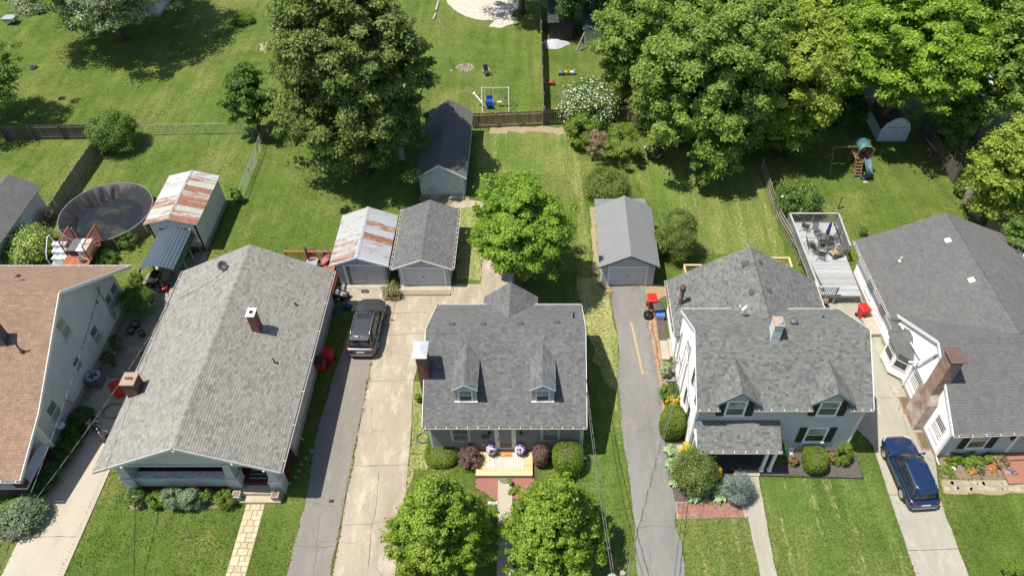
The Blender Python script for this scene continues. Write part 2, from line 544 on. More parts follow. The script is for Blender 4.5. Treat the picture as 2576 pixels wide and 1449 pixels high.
def gutter(parent, p, q, outn, clips=True, m=None, name='gutter', spacing=.75):
 """open trough along an eave from p to q hanging on the side outn, with hanger straps and litter"""
 p = Vector(p); q = Vector(q); nrm = Vector(outn); Z = Vector((0,0,1)); d = (q-p).normalized(); L = (q-p).length
 mb = MB()
 sec = [(0.0,.02),(0.0,-.11),(.10,-.11),(.13,.02),(.145,.02),(.112,-.125),(-.012,-.125),(-.012,.02)]
 vs = [p+nrm*a+Z*b for a, b in sec] + [q+nrm*a+Z*b for a, b in sec]; k = len(sec)
 mb.add(vs, [(i,(i+1)%k,k+(i+1)%k,k+i) for i in range(k)])
 for e in (p, q):
  mb.add([e+nrm*0+Z*.02, e+nrm*0-Z*.11, e+nrm*.10-Z*.11, e+nrm*.13+Z*.02], [(0,1,2,3)])
 g = mb.build(name, m or GUTTER, parent)
 li = MB(); li.add([p+nrm*.005-Z*.07, q+nrm*.005-Z*.07, q+nrm*.105-Z*.065, p+nrm*.105-Z*.065], [(0,1,2,3)])
 li.build('leaf_litter', LITTER, g)
 if clips:
  n_ = max(2, int(L/spacing))
  for i in range(n_+1):
   c = p + d*(L*(i+.3)/(n_+.6))
   cb = MB(); cb.bar(c-nrm*.01+Z*.03, c+nrm*.15+Z*.03, .035, .012)
   cb.build('hanger', m or GUTTER, g)
 return g
def downspout(parent, pts, m=None, r=.045):
 mb = MB(); mb.tube(pts, r, 5); return mb.build('downspout', m or GUTTER, parent)

# ---------------------------------------------------------------- walls
def _lap():
 return MB().add([(0,0,0),(1,0,0),(1,0,1),(0,0,1),(0,-.038,0),(1,-.038,0),(1,-.006,1),(0,-.006,1)],
     [(4,5,6,7),(0,1,5,4),(0,4,7,3),(1,2,6,5),(3,7,6,2),(0,3,2,1)])
def wall(parent, a, b, z0, z1, m, apex=None, expo=.13, boards=True, thick=.14, core=None, name='wall', foundation=None):
 """wall from a to b (x,y), outside on the right of a->b; z1 may be (za, zb); apex=(t, z) gives a gable; siding as separate boards"""
 a = Vector((a[0],a[1],0)); b = Vector((b[0],b[1],0)); d = b-a; L = d.length; U = d.normalized(); Nn = Vector((U.y,-U.x,0))
 Z = Vector((0,0,1)); za, zb = z1 if isinstance(z1, tuple) else (z1, z1)
 pts = [a+Z*z0, b+Z*z0, b+Z*zb] + ([a+U*(apex[0]*L)+Z*apex[1]] if apex else []) + [a+Z*za]
 mb = MB()
 P = pts
 nn = Vector((0,0,0))
 for i in range(len(P)): nn += P[i].cross(P[(i+1)%len(P)])
 if nn.dot(Nn) < 0: P = P[::-1]
 mb.slab(P, thick)
 w = mb.build(name, core or m, parent)
 if foundation and z0 > .02:
  fb = MB(); fb.fbox(a, U, Nn, -.02, L+.02, -.1, .05, -.05, z0); fb.build('foundation', foundation, w)
 if boards:
  top = apex[1] if apex else max(za, zb)
  k = int(math.ceil((top-z0)/expo)); ang = math.atan2(U.y, U.x)
  for i in range(k):
   z = z0 + i*expo; zz = z + expo
   if zz > top: break
   l, r = 0.0, L
   if apex:
    if zz > za: l = apex[0]*L*(zz-za)/(apex[1]-za)
    if zz > zb: r = L-(1-apex[0])*L*(zz-zb)/(apex[1]-zb)
   elif zz > min(za, zb)+.01: continue
   if r-l < .15: continue
   piece('siding_board', 'lap_board', _lap, m, w, a+U*l+Z*z+Nn*.001, ang, (r-l,1,expo))
 return w
def window(parent, O, U, Nn, w, h, trim=None, panes=2, glass=None, sill=True, name='window', trimw=.09, hung=True, glass_top=None):
 """sash window standing on a wall: O middle of the bottom edge on the wall surface"""
 trim = trim or TRIM; U = Vector(U); Nn = Vector(Nn); O = Vector(O)
 mb = MB()
 t = trimw
 mb.fbox(O, U, Nn, -w/2, -w/2+t, -.02, .055, 0, h); mb.fbox(O, U, Nn, w/2-t, w/2, -.02, .055, 0, h)
 mb.fbox(O, U, Nn, -w/2+t, w/2-t, -.02, .053, h-t, h); mb.fbox(O, U, Nn, -w/2+t, w/2-t, -.02, .053, 0, t*.7)
 if hung: mb.fbox(O, U, Nn, -w/2+t, w/2-t, -.02, .046, h/2-.025, h/2+.025)
 else: mb.fbox(O, U, Nn, -.025, .025, -.02, .046, t*.7, h-t)
 win = mb.build(name, trim, parent)
 if hung:
  for i, (z0, z1) in enumerate(((t*.7, h/2-.025), (h/2+.025, h-t))):
   gb = MB(); gb.fbox(O, U, Nn, -w/2+t+.001, w/2-t-.001, -.015, .028+.006*i, z0+.001, z1-.001)
   gb.build('pane', (glass_top or glass or GLASS) if i else (glass or GLASS), win)
 else:
  for i, (a, b) in enumerate(((-w/2+t, -.025), (.025, w/2-t))):
   gb = MB(); gb.fbox(O, U, Nn, a+.001, b-.001, -.015, .03, t*.7+.001, h-t-.001); gb.build('pane', glass or GLASS, win)
 if sill:
  sb = MB(); sb.fbox(O, U, Nn, -w/2-.05, w/2+.05, -.01, .11, -.05, -.003); sb.build('sill', trim, win)
 return win
def shutter(parent, O, U, Nn, w, h, m):
 U = Vector(U); Nn = Vector(Nn); mb = MB()
 mb.fbox(O, U, Nn, -w/2, w/2, .0, .03, 0, h)
 for a, b in ((-w/2, -w/2+.05), (w/2-.05, w/2)): mb.fbox(O, U, Nn, a, b, .031, .055, 0, h)
 for z in (0, h/2-.03, h-.06): mb.fbox(O, U, Nn, -w/2+.051, w/2-.051, .031, .053, z, z+.06)
 k = int(h/.09)
 for i in range(k):
  z = .07+i*(h-.14)/k
  mb.fbox(O, U, Nn, -w/2+.052, w/2-.052, .031, .045, z, z+.035)
 return mb.build('shutter', m, parent)

# ---------------------------------------------------------------- bricks
def brick_stack(parent, x0, x1, y0, y1, z0, z1, m, name='brick', bl=.21, bh=.075, mortar=None, limit=300, core_name='chimney_stack', sides='fblr'):
 """brick pier: mortar core plus one object per brick up to the limit, the rest joined"""
 core = MB(); core.box(x0+.012, x1-.012, y0+.012, y1-.012, z0, z1)
 c = core.build(core_name, mortar or MORTAR, parent)
 rest = MB(); cnt = 0
 nz = max(1, int((z1-z0)/bh))
 h = (z1-z0)/nz
 slots = []
 for i in range(nz-1, -1, -1):
  z = z0+i*h
  for side in sides:
   if side in 'fb': a0, a1 = x0, x1
   else: a0, a1 = y0+.014, y1-.014
   st = -bl/2 if i % 2 else 0.0
   t = a0+st
   while t < a1-.02:
    s = max(t, a0); e = min(t+bl, a1); t += bl
    if e-s < .03: continue
    slots.append((side, s, e, z))
 for side, s, e, z in slots:
  g = .005
  pr = random.uniform(0, .006)
  if side == 'f': bxs = (s+g, e-g, y0-pr, y0+.013)
  elif side == 'b': bxs = (s+g, e-g, y1-.013, y1+pr)
  elif side == 'l': bxs = (x0-pr, x0+.013, s+g, e-g)
  else: bxs = (x1-.013, x1+pr, s+g, e-g)
  if cnt < limit:
   o = piece(name, 'brick_unit', unit_box, m, c, ((bxs[0]+bxs[1])/2, (bxs[2]+bxs[3])/2, z+g), 0, (bxs[1]-bxs[0], bxs[3]-bxs[2], h-2*g))
   cnt += 1
  else:
   rest.box(bxs[0], bxs[1], bxs[2], bxs[3], z+g, z+h-g)
 if rest.v:
  o = rest.build('bricks', m, c); o['kind'] = 'stuff'
 return c

# ---------------------------------------------------------------- ground sheets
def smooth_edge(pts, step=.6, amp=.0, seed=0, closed=True):
 rng = random.Random(seed); out = []
 n = len(pts)
 for i in range(n if closed else n-1):
  a = Vector((pts[i][0], pts[i][1])); b = Vector((pts[(i+1)%n][0], pts[(i+1)%n][1]))
  k = max(1, int((b-a).length/step))
  for j in range(k):
   p = a.lerp(b, j/k)
   if amp and j: p = p + Vector((rng.gauss(0, amp), rng.gauss(0, amp)))
   out.append((p.x, p.y))
 return out
EXCL = []
def sheet(name, pts, z, m, z0=-.05, amp=.0, step=.6, seed=0, kind='structure', parent=None):
 """thin slab of paving / soil / grass whose top lies at z"""
 if amp: pts = smooth_edge(pts, step, amp, seed)
 mb = MB(); mb.prism([(p[0], p[1]) for p in pts], z0, z)
 if 'lawn' not in name: EXCL.append([(p[0], p[1]) for p in pts])
 o = mb.build(name, m, parent)
 if kind and parent is None: o['kind'] = kind
 return o
def px(*pts): return [tuple(G(x, y))[:2] for x, y in pts]

# ---------------------------------------------------------------- foliage
def leaf_quads(P, Nrm, size, rng, aspect=.55, fold=.0):
 """(n,3) centres and normals -> verts, quads: one pointed leaf (4 verts) each"""
 n = len(P)
 r = rng.normal(size=(n, 3))
 T = np.cross(Nrm, r); T /= (np.linalg.norm(T, axis=1, keepdims=True)+1e-9)
 B = np.cross(Nrm, T)
 s = size*rng.uniform(.6, 1.35, (n, 1))
 a = P - T*s*.5; c = P + T*s*.5
 b = P + B*s*aspect*.5 - Nrm*s*.06; d = P - B*s*aspect*.5 - Nrm*s*.06
 if aspect < 0:
  B = B*.62*s*.5; vs = np.empty((n*3, 3)); vs[0::3] = a+B; vs[1::3] = c; vs[2::3] = a-B
  return vs, np.arange(n*3).reshape(n, 3)
 vs = np.empty((n*4, 3)); vs[0::4] = a; vs[1::4] = b; vs[2::4] = c; vs[3::4] = d
 return vs, np.arange(n*4).reshape(n, 4)
def sphere_dirs(n, rng):
 d = rng.normal(size=(n, 3)); return d/np.linalg.norm(d, axis=1, keepdims=True)
def lobed(dirs, rng, amp, k=7):
 f = np.ones(len(dirs))
 for _ in range(k):
  c = sphere_dirs(1, rng)[0]; w = rng.uniform(1.5, 4.5)
  f += amp*rng.uniform(-.6, 1.0)*np.exp(w*(dirs@c-1)*2)
 return f
def crown_points(c, rx, ry, rz, nclump, nleaf, rc, rng, lobes=.25, shell=.55, flat=.62, droop=0.0, cone=0.0, nlobe=0, low=-.75):
 """leaf centres and normals: clumps spread over several big lobes of a crown, leaves on each clump's outside"""
 d = sphere_dirs(nclump*2, rng)
 d = d[d[:, 2] > -.75][:nclump]
 rad = rng.uniform(shell, 1.0, len(d))**.7
 if nlobe:
  i_ = np.arange(nlobe)+.5; zz = 1-i_/nlobe*(1.0-low); th = i_*2.399963+rng.uniform(0, 6)
  ld = np.stack([np.sqrt(np.maximum(0, 1-zz*zz))*np.cos(th), np.sqrt(np.maximum(0, 1-zz*zz))*np.sin(th), zz], 1) + rng.normal(size=(nlobe, 3))*.12
  lr = rng.uniform(.27, .47, nlobe); lc = ld*(rng.uniform(.9, 1.12, nlobe)-lr)[:, None]
  k = rng.integers(0, nlobe, len(d))
  off = lc[k] + d*(rad*lr[k])[:, None]
 else:
  f = lobed(d, np.random.default_rng(rng.integers(1 << 30)), lobes)
  off = d*(rad*f)[:, None]
 if cone:
  t = np.clip((off[:, 2]+1)/2, 0, 1); zn = np.minimum(0, off[:, 2]); kk = (1.12-cone*t*1.12)/np.maximum(.6, np.sqrt(np.maximum(0, 1-zn*zn))); off[:, 0] *= kk; off[:, 1] *= kk
 cc = np.array(c) + off*np.array([rx, ry, rz])
 per = max(1, nleaf//len(cc))
 rcs = rc*rng.uniform(.5, 1.35, len(cc))
 ld = sphere_dirs(per*len(cc), rng)
 ld[:, 2] = np.where(ld[:, 2] < -.25, -ld[:, 2], ld[:, 2])
 ci = np.repeat(np.arange(len(cc)), per)
 shellr = rng.uniform(.45, 1.05, len(ci))*(1+.45*rng.normal(size=len(ci))*(rng.random(len(ci)) < .25))
 P = cc[ci] + ld*(rcs[ci]*shellr)[:, None]*np.array([1, 1, flat])
 if droop:
  h = np.linalg.norm((P-cc[ci])[:, :2], axis=1); P[:, 2] -= droop*h*h
 out = (P-np.array(c))/np.array([rx, ry, rz]); out /= (np.linalg.norm(out, axis=1, keepdims=True)+1e-6)
 Nn = ld*.7 + out*.35 + np.array([0, 0, .45]) + rng.normal(size=P.shape)*.42
 Nn /= np.linalg.norm(Nn, axis=1, keepdims=True)
 P[:, 2] = np.maximum(P[:, 2], .06)
 return P, Nn, cc
def tree(name, label, x, y, h, rx, leafmat, cat='tree', ry=None, zb=2.0, nclump=110, nleaf=26000, leaf=.22, rc=None, lobes=.3, shell=.5,
   trunk=.25, seed=1, group=None, droop=0.0, cone=0.0, aspect=-1, flat=.62, limbs=16, blossom=None, bark=None, lean=(0,0), nlobe=34, low=-.8):
 """trunk with limbs reaching the clumps, and a crown of separate leaves"""
 rng = np.random.default_rng(seed)
 ry = ry or rx; rz = (h-zb)/2; c = (x+lean[0], y+lean[1], zb+rz)
 rc = rc or rx*.28
 root = thing(name, label, cat, (x, y, 0), group=group)
 nclump = int(nclump*1.8); rc *= .74
 P, Nn, cc = crown_points(c, rx-rc*.45, ry-rc*.45, max(.3, rz-rc*.3), nclump, nleaf, rc, rng, lobes, shell, flat, droop, cone, nlobe, low)
 vs, q = leaf_quads(P, Nn, leaf, rng, aspect)
 npmesh('crown', vs, q, leafmat, root)
 if blossom:
  bm_, frac = blossom
  k = rng.random(len(P)) < frac
  top = k & (Nn[:, 2] > .2)
  vs, q = leaf_quads(P[top]+Nn[top]*.05, Nn[top], leaf*.9, rng, .9)
  npmesh('blossom', vs, q, bm_, root)
 mb = MB(); r2 = random.Random(seed)
 z1 = zb + rz*1.1
 path = [Vector((x, y, -.1)), Vector((x+r2.uniform(-.1,.1), y+r2.uniform(-.1,.1), zb*.6)), Vector((x+lean[0]*.6, y+lean[1]*.6, zb+rz*.4)), Vector((x+lean[0], y+lean[1], z1))]
 mb.tube(path, [trunk*1.25, trunk, trunk*.75, trunk*.3], 8)
 idx = rng.choice(len(cc), min(limbs, len(cc)), replace=False)
 for i in idx:
  e = Vector(cc[i]); t = r2.uniform(.25, .8)
  s = path[1].lerp(path[3], t)
  if e.z < s.z: s = path[1].lerp(path[3], .1)
  mid = s.lerp(e, .5) + Vector((0, 0, (e-s).length*.08))
  mb.tube([s, mid, e], [trunk*.38, trunk*.22, trunk*.06], 5)
 mb.build('trunk', bark or BARK, root, True)
 return root
def shrub(name, label, x, y, r, h, leafmat, cat='shrub', nleaf=3500, leaf=.09, seed=1, group=None, ry=None, shape='round', nclump=45, lobes=.15, aspect=.6,
   z0=0.0, blossom=None, stems=5, rcf=.3, shell=.8):
 """dense garden shrub: leaves over clumps, short stems below"""
 rng = np.random.default_rng(seed); ry = ry or r
 root = thing(name, label, cat, (x, y, z0), group=group)
 cz = z0 + h*.5; rc = r*rcf
 if shape == 'clipped':
  d = sphere_dirs(int(nleaf*1.7), rng); d = d[d[:, 2] > -.85][:nleaf]
  e = .58
  sg = np.sign(d)*np.abs(d)**.8
  f = lobed(d, np.random.default_rng(seed+5), .11, 11)*rng.uniform(.9, 1.04, len(d))
  P = np.array([x, y, cz]) + sg*f[:, None]*np.array([r, ry, h*.5])
  Nn = d*.9 + rng.normal(size=d.shape)*.4 + np.array([0,0,.2]); Nn /= np.linalg.norm(Nn, axis=1, keepdims=True)
  P[:, 2] = np.maximum(P[:, 2], z0+.03)
  vs, q = leaf_quads(P, Nn, leaf, rng, aspect)
 else:
  P, Nn, cc = crown_points((x, y, cz), max(.05, r-rc*.5), max(.05, ry-rc*.5), max(.05, h*.5-rc*.3), nclump, nleaf, rc, rng, lobes, shell, .75, 0, .55 if shape == 'cone' else 0)
  P[:, 2] = np.maximum(P[:, 2], z0+.03)
  vs, q = leaf_quads(P, Nn, leaf, rng, aspect)
 npmesh('foliage', vs, q, leafmat, root)
 if blossom:
  bm_, frac, bs = blossom
  k = (rng.random(len(P)) < frac) & (Nn[:, 2] > .1)
  vs, q = leaf_quads(P[k]+Nn[k]*.03, Nn[k], bs, rng, .95)
  npmesh('blossom', vs, q, bm_, root)
 mb = MB(); r2 = random.Random(seed)
 for i in range(stems):
  t = r2.uniform(0, 6.28); k = r2.uniform(.2, .55)
  mb.tube([(x+r*.12*math.cos(t), y+ry*.12*math.sin(t), z0-.03), (x+r*k*math.cos(t), y+ry*k*math.sin(t), z0+h*.55)], [max(.012, r*.03), max(.006, r*.012)], 4)
 if shape in ('clipped',):
  mb.lathe((x, y, cz), [(r*.3, -h*.4), (r*.75, -h*.25), (r*.82, 0), (r*.7, h*.28), (r*.25, h*.4)], 10, 1, ry/r)
 mb.build('stem', BARK, root)
 return root
def tuft(name, label, x, y, r, h, leafmat, n=90, cat='plant', seed=1, group=None, z0=0.0, width=.03, arch=.5, blossom=None):
 """clump of arching blades (grasses, day lilies, hostas)"""
 rng = random.Random(seed)
 root = thing(name, label, cat, (x, y, z0), group=group)
 mb = MB()
 for i in range(n):
  t = rng.uniform(0, 2*math.pi); rr = r*rng.uniform(.25, 1.0)
  b = Vector((x+rng.gauss(0, r*.12), y+rng.gauss(0, r*.12), z0))
  d = Vector((math.cos(t), math.sin(t), 0)); s = Vector((-math.sin(t), math.cos(t), 0))*width*rng.uniform(.6, 1.3)
  hh = h*rng.uniform(.55, 1.0)
  m_ = b + d*rr*.5 + Vector((0, 0, hh)); e = b + d*rr + Vector((0, 0, hh*(1-arch)))
  mb.add([b-s*.4, b+s*.4, m_+s, e, m_-s], [(0,1,2,4), (4,2,3)])
 mb.build('blades', leafmat, root)
 if blossom:
  fb = MB()
  for i in range(blossom[1]):
   t = rng.uniform(0, 6.28); rr = r*rng.uniform(.1, .8)
   c = Vector((x+rr*math.cos(t), y+rr*math.sin(t), z0+h*rng.uniform(.8, 1.1)))
   fb.lathe(c, [(.01,-.03),(blossom[2],0),(blossom[2]*.5,.02)], 6)
  fb.build('blossom', blossom[0], root)
 return root

# ---------------------------------------------------------------- fences
def picket_fence(name, label, pts, h, m, w=.14, gap=.008, posts=2.4, post_side=1, rails=2, cat='fence', group=None, jitter=.02, post_m=None):
 """board fence along pts: every picket, post and rail is a part"""
 p0 = Vector((pts[0][0], pts[0][1], 0))
 root = thing(name, label, cat, p0, group=group)
 rng = random.Random(len(label)); Z = Vector((0,0,1))
 cnt = 0
 for i in range(len(pts)-1):
  a = Vector((pts[i][0], pts[i][1], 0)); b = Vector((pts[i+1][0], pts[i+1][1], 0)); L = (b-a).length; U = (b-a)/L; Nn = Vector((U.y,-U.x,0))*post_side
  k = int(L/(w+gap)); ang = math.atan2(U.y, U.x)
  for j in range(k):
   c = a + U*((j+.5)*L/k)
   o = piece('picket', 'picket_%d' % int(w*1000), lambda: MB().box(-w/2, w/2, -.01, .01, 0, 1), m, root, c+Z*.02, ang, (1, 1, h*(1+rng.uniform(-jitter, jitter))), (rng.gauss(0,.006), rng.gauss(0,.004), ang))
  for r in range(rails):
   z = h*(.16+.68*r/max(1, rails-1))
   board_piece('rail', m, root, a+Nn*.03+Z*z, b+Nn*.03+Z*z, .04, .09)
  n_ = max(1, int(round(L/posts)))
  for j in range(n_+1):
   if i and j == 0: continue
   c = a + U*(L*j/n_) + Nn*.095
   board_piece('post', post_m or m, root, c, c+Z*(h+.04), .09, .09, up=U)
 return root
# ================================================================ SETTING
LAWN = mat_grass('lawn', (.072,.126,.021), (.118,.166,.034), (.25,.23,.09), .55)
LAWN_DRY = mat_grass('dry_lawn', (.14,.205,.05), (.21,.25,.08), (.42,.38,.19), 1.1)
LAWN_ROWS = mat_grass('lawn_with_clippings', (.08,.14,.027), (.12,.175,.039), (.24,.23,.09), .6, streak=.75, streak_ang=-.17, streak_scale=2.2)
LAWN_ROWS2 = mat_grass('back_lawn_with_clippings', (.095,.16,.032), (.145,.20,.046), (.27,.25,.10), .8, streak=.8, streak_ang=.05, streak_scale=1.9)
CONC_TAN = mat_paving('tan_concrete', (.40,.345,.265), (.265,.222,.168), (.52,.46,.37), stain_amt=.85, crack=.35)
CONC_PALE = mat_paving('pale_concrete', (.44,.395,.32), (.37,.325,.255), (.30,.26,.2), stain_amt=.5)
CONC_GREY = mat_paving('grey_concrete', (.36,.34,.28), (.27,.255,.205), (.45,.43,.36), stain_amt=.6)
ASPH = mat_paving('worn_asphalt', (.225,.203,.178), (.178,.163,.146), (.30,.275,.24), stain_amt=.5, crack=.3)
ASPH2 = mat_paving('grey_asphalt', (.225,.217,.205), (.165,.16,.155), (.29,.26,.215), stain_amt=.55, crack=.25)
GRAVEL = mat_paving('gravel', (.30,.27,.225), (.20,.18,.15), (.42,.39,.34), big=3.0, stain_amt=.8, stretch=(1,1,1))
GRAVEL_PALE = mat_paving('pale_gravel', (.50,.45,.38), (.40,.36,.29), (.58,.53,.46), big=2.0, stretch=(1,1,1))
MULCH = mat('dark_mulch', (.075,.062,.055), (.13,.11,.10), scale=16, bumps=1.0, bscale=45)
MULCH_RED = mat('red_mulch', (.23,.09,.07), (.33,.16,.13), scale=16, bumps=1.0, bscale=45)
DIRT = mat('orange_dirt', (.36,.245,.155), (.29,.195,.12), scale=3, bumps=.6, bscale=25)
BARE = mat('bare_dry_soil', (.34,.27,.17), (.25,.215,.12), scale=2.2, bumps=.6, bscale=25)

g = MB()
NX, NY = 60, 60
X0, X1, Y0, Y1 = -420, 420, -60, 700
g.add([(X0,Y0,0),(X1,Y0,0),(X1,Y1,0),(X0,Y1,0)], [(0,1,2,3)])
o = g.build('ground', LAWN); o['kind'] = 'structure'

def at(x, y): return tuple(G(x, y))[:2]
# lawns that look different from the rest
sheet('dry_side_lawn', px((1452,690),(1530,700),(1539,780),(1556,860),(1560,940),(1562,985),(1520,960),(1476,820)), .004, LAWN_DRY, amp=.1, seed=2)
sheet('side_lawn', px((1462,1140),(1522,1141),(1553,975),(1562,985),(1566,1087),(1580,1187),(1590,1262),(1598,1357),(1604,1460),(1330,1460),(1330,1210),(1470,1210)), .006, LAWN_ROWS, amp=.05, seed=3)
sheet('front_lawn', px((1702,1304),(1880,1303),(1913,1462),(1722,1462)), .006, LAWN_ROWS, amp=.04, seed=4)
sheet('front_lawn', px((1912,1205),(2172,1203),(2210,1160),(2304,1449),(2308,1462),(1960,1462)), .006, LAWN_ROWS, amp=.04, seed=5)
sheet('back_lawn', px((1230,330),(1430,330),(1460,430),(1480,560),(1490,700),(1452,700),(1460,500),(1420,440),(1230,430),(1205,500),(1195,470),(1200,340)), .006, LAWN_ROWS2, amp=.12, seed=6)
sheet('back_lawn', px((1640,365),(1890,400),(1950,545),(1985,690),(1900,640),(1760,640),(1640,520),(1600,450)), .006, LAWN_ROWS2, amp=.12, seed=7)
sheet('side_lawn', px((1145,525),(1240,525),(1240,600),(1210,660),(1206,705),(1150,705)), .006, LAWN_DRY, amp=.1, seed=8)
sheet('side_lawn', px((1040,960),(1068,960),(1075,1095),(1075,1180),(1045,1180),(1022,1240),(1036,1090)), .006, LAWN_DRY, amp=.06, seed=9)

# driveways
XL0 = G(15,1449).x
lx1 = G(150,1449).x
sheet('driveway', [(lx1-3.15,10),(lx1,10),(lx1,29.5),(lx1-3.1,29.5)], .03, CONC_PALE)
kb = MB(); kb.box(lx1+.012, lx1+.24, 10, 24.5, -.05, .06); o = kb.build('kerb', CONC_PALE); o['kind'] = 'structure'
ps = G(836,1449).x
lf = G(720,1449).x
sheet('asphalt_driveway', [(lf-.1,10)]+[at(*q) for q in ((720,1449),(771,1245),(797,1087),(838,950),(862,880),(876,830))]+[(G(935,910).x-.03,36.9),(ps-.06,10)], .03, ASPH, amp=.03, seed=12)
sheet('concrete_driveway', [(ps,10)]+[(ps,16.5),at(935,910),at(946,830)]+[at(860,760),at(846,724),(-14.8,37.75),(-6.4,37.75),(-6.4,37.9),(-4.6,37.9),(-4.6,40.6),(-2.2,40.6),(-2.2,34.2),(-7.3,34.2)]+[at(1052,905),at(1040,960),at(1034,1087),at(1022,1240),(G(1022,1240).x,10)], .034, CONC_TAN, amp=.02, seed=13)
# grass growing in the joint between the two drives
rng = random.Random(4)
mb = MB()
a = Vector((ps-.03,12,.03)); b = Vector((*at(935,910), .03))
for i in range(900):
 t = rng.random()**.9; c = a.lerp(b, t)
 if math.sin(t*23)+math.sin(t*57+1) < -.1: continue
 c.x += rng.gauss(0,.05); d = Vector((rng.gauss(0,.05), rng.gauss(0,.06), rng.uniform(.03,.1)))
 s = Vector((rng.gauss(0,.03), rng.gauss(0,.03), 0))
 mb.add([c-s, c+s, c+d], [(0,1,2)])
o = mb.build('weeds', mat('dry_weed', (.20,.21,.07), (.33,.29,.13), scale=2, island=.3)); tag(o, 'dry weeds growing in the seam between asphalt and concrete driveways', 'weeds', kind='stuff')
sheet('asphalt_driveway', px((1539,722),(1541,780),(1553,834),(1558,887),(1554,949),(1565,1087),(1580,1187),(1590,1262),(1598,1357),(1604,1449),(1606,1490),(1728,1490),(1722,1449),(1713,1362),(1698,1325),(1698,1262),(1685,1212),(1673,1112),(1668,1087),(1660,974),(1643,879),(1630,806),(1623,722)), .03, ASPH2, amp=.035, step=.5, seed=14)
sheet('dirt_strip', px((1514,716),(1690,716),(1690,740),(1655,755),(1660,830),(1672,905),(1676,985),(1672,1060),(1664,1060),(1656,974),(1639,879),(1626,806),(1620,733),(1514,733)), .012, DIRT, amp=.06, seed=15)
sheet('mulch_bed', px((1650,800),(1672,800),(1684,880),(1660,880)), .022, MULCH, amp=.03, seed=16)
rx0 = G(2304,1449).x; rx1 = G(2437,1449).x
sheet('concrete_driveway', [(rx0+.3,10),(rx1+.35,10),at(2437,1449),at(2362,1250),at(2352,1155),(23.4,23.7),(23.0,32),(22.7,38.4),(18.3,38.4),(17.9,33),(18.2,27.5),at(2196,1120),at(2202,1140),at(2304,1449)], .03, CONC_GREY, amp=.012, seed=17)
mp_ = px((1918,1184),(2140,1138),(2158,1150),(2172,1200),(1912,1188))
sheet('mulch_bed', px((1912,1140),(2140,1138),(2155,1150),(2170,1202),(1912,1194)), .04, MULCH, amp=.02, seed=18)
eb = MB()
ep = [Vector((*at(*q), .03)) for q in ((1908,1197),(2000,1200),(2172,1204),(2152,1148))]
eb.tube(ep, .03, 5); o = eb.build('edging_strip', BLACK, loc=ep[0]); tag(o, 'thin black edging strip along the front of the dark mulch bed', 'edging')
sheet('mulch_bed', px((1672,1095),(1760,1095),(1790,1185),(1850,1190),(1872,1262),(1700,1262),(1686,1210)), .02, MULCH, amp=.05, seed=19)
sheet('planting_bed', px((324,1222),(596,1226),(606,1262),(560,1276),(480,1282),(400,1276),(330,1284),(312,1250)), .02, SOIL, amp=.07, seed=20)
sheet('red_mulch_bed', px((1190,1150),(1345,1150),(1345,1240),(1296,1256),(1242,1256),(1195,1225)), .016, MULCH_RED, amp=.05, seed=21)
sheet('soil_bed', px((2362,1150),(2600,1143),(2600,1205),(2372,1205)), .02, SOIL, amp=.05, seed=22)
sheet('bare_strip', px((2366,1203),(2600,1200),(2600,1240),(2372,1240)), .014, BARE, amp=.1, seed=23)
sheet('gravel_yard', px((300,800),(412,690),(520,620),(520,690),(420,770),(300,1060),(160,1080)), .01, GRAVEL, amp=.15, seed=24)
sheet('gravel_lot', px((1130,-30),(1290,-30),(1300,60),(1260,72),(1190,48),(1140,24)), .012, GRAVEL_PALE, amp=.5, step=.9, seed=25)
sheet('bare_patch', px((648,112),(672,106),(686,118),(668,132),(650,128)), .008, BARE, amp=.15, seed=26)
sheet('bare_patch', px((1235,318),(1415,318),(1425,336),(1230,336)), .012, BARE, amp=.2, seed=27)
sheet('shed_dirt', px((1520,690),(1500,520),(1484,520),(1490,690)), .012, BARE, amp=.1, seed=28)
sheet('bare_patch', px((1055,492),(1180,492),(1180,520),(1150,528),(1055,506)), .012, BARE, amp=.12, seed=29)
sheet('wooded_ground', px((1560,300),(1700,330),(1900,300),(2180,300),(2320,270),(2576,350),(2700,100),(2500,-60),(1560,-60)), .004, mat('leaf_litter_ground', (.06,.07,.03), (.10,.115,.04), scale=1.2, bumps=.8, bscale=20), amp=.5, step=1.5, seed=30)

# walks
sheet('walkway', px((1253,1196),(1288,1196),(1291,1462),(1249,1462)), .03, CONC_PALE)
sheet('walkway', px((1846,1188),(1908,1188),(1908,1199),(1932,1337),(1960,1475),(1919,1475),(1913,1449),(1875,1272),(1870,1215)), .036, CONC_GREY, amp=.01, seed=31)
sheet('walkway', px((1133,511),(1180,503),(1236,512),(1236,524),(1180,524),(1133,524)), .03, CONC_TAN)
sb = MB(); sb.prism(px((1845,1184),(1910,1184),(1910,1199),(1845,1199)), 0, .14); o = sb.build('doorstep_slab', CONC); o['kind'] = 'structure'

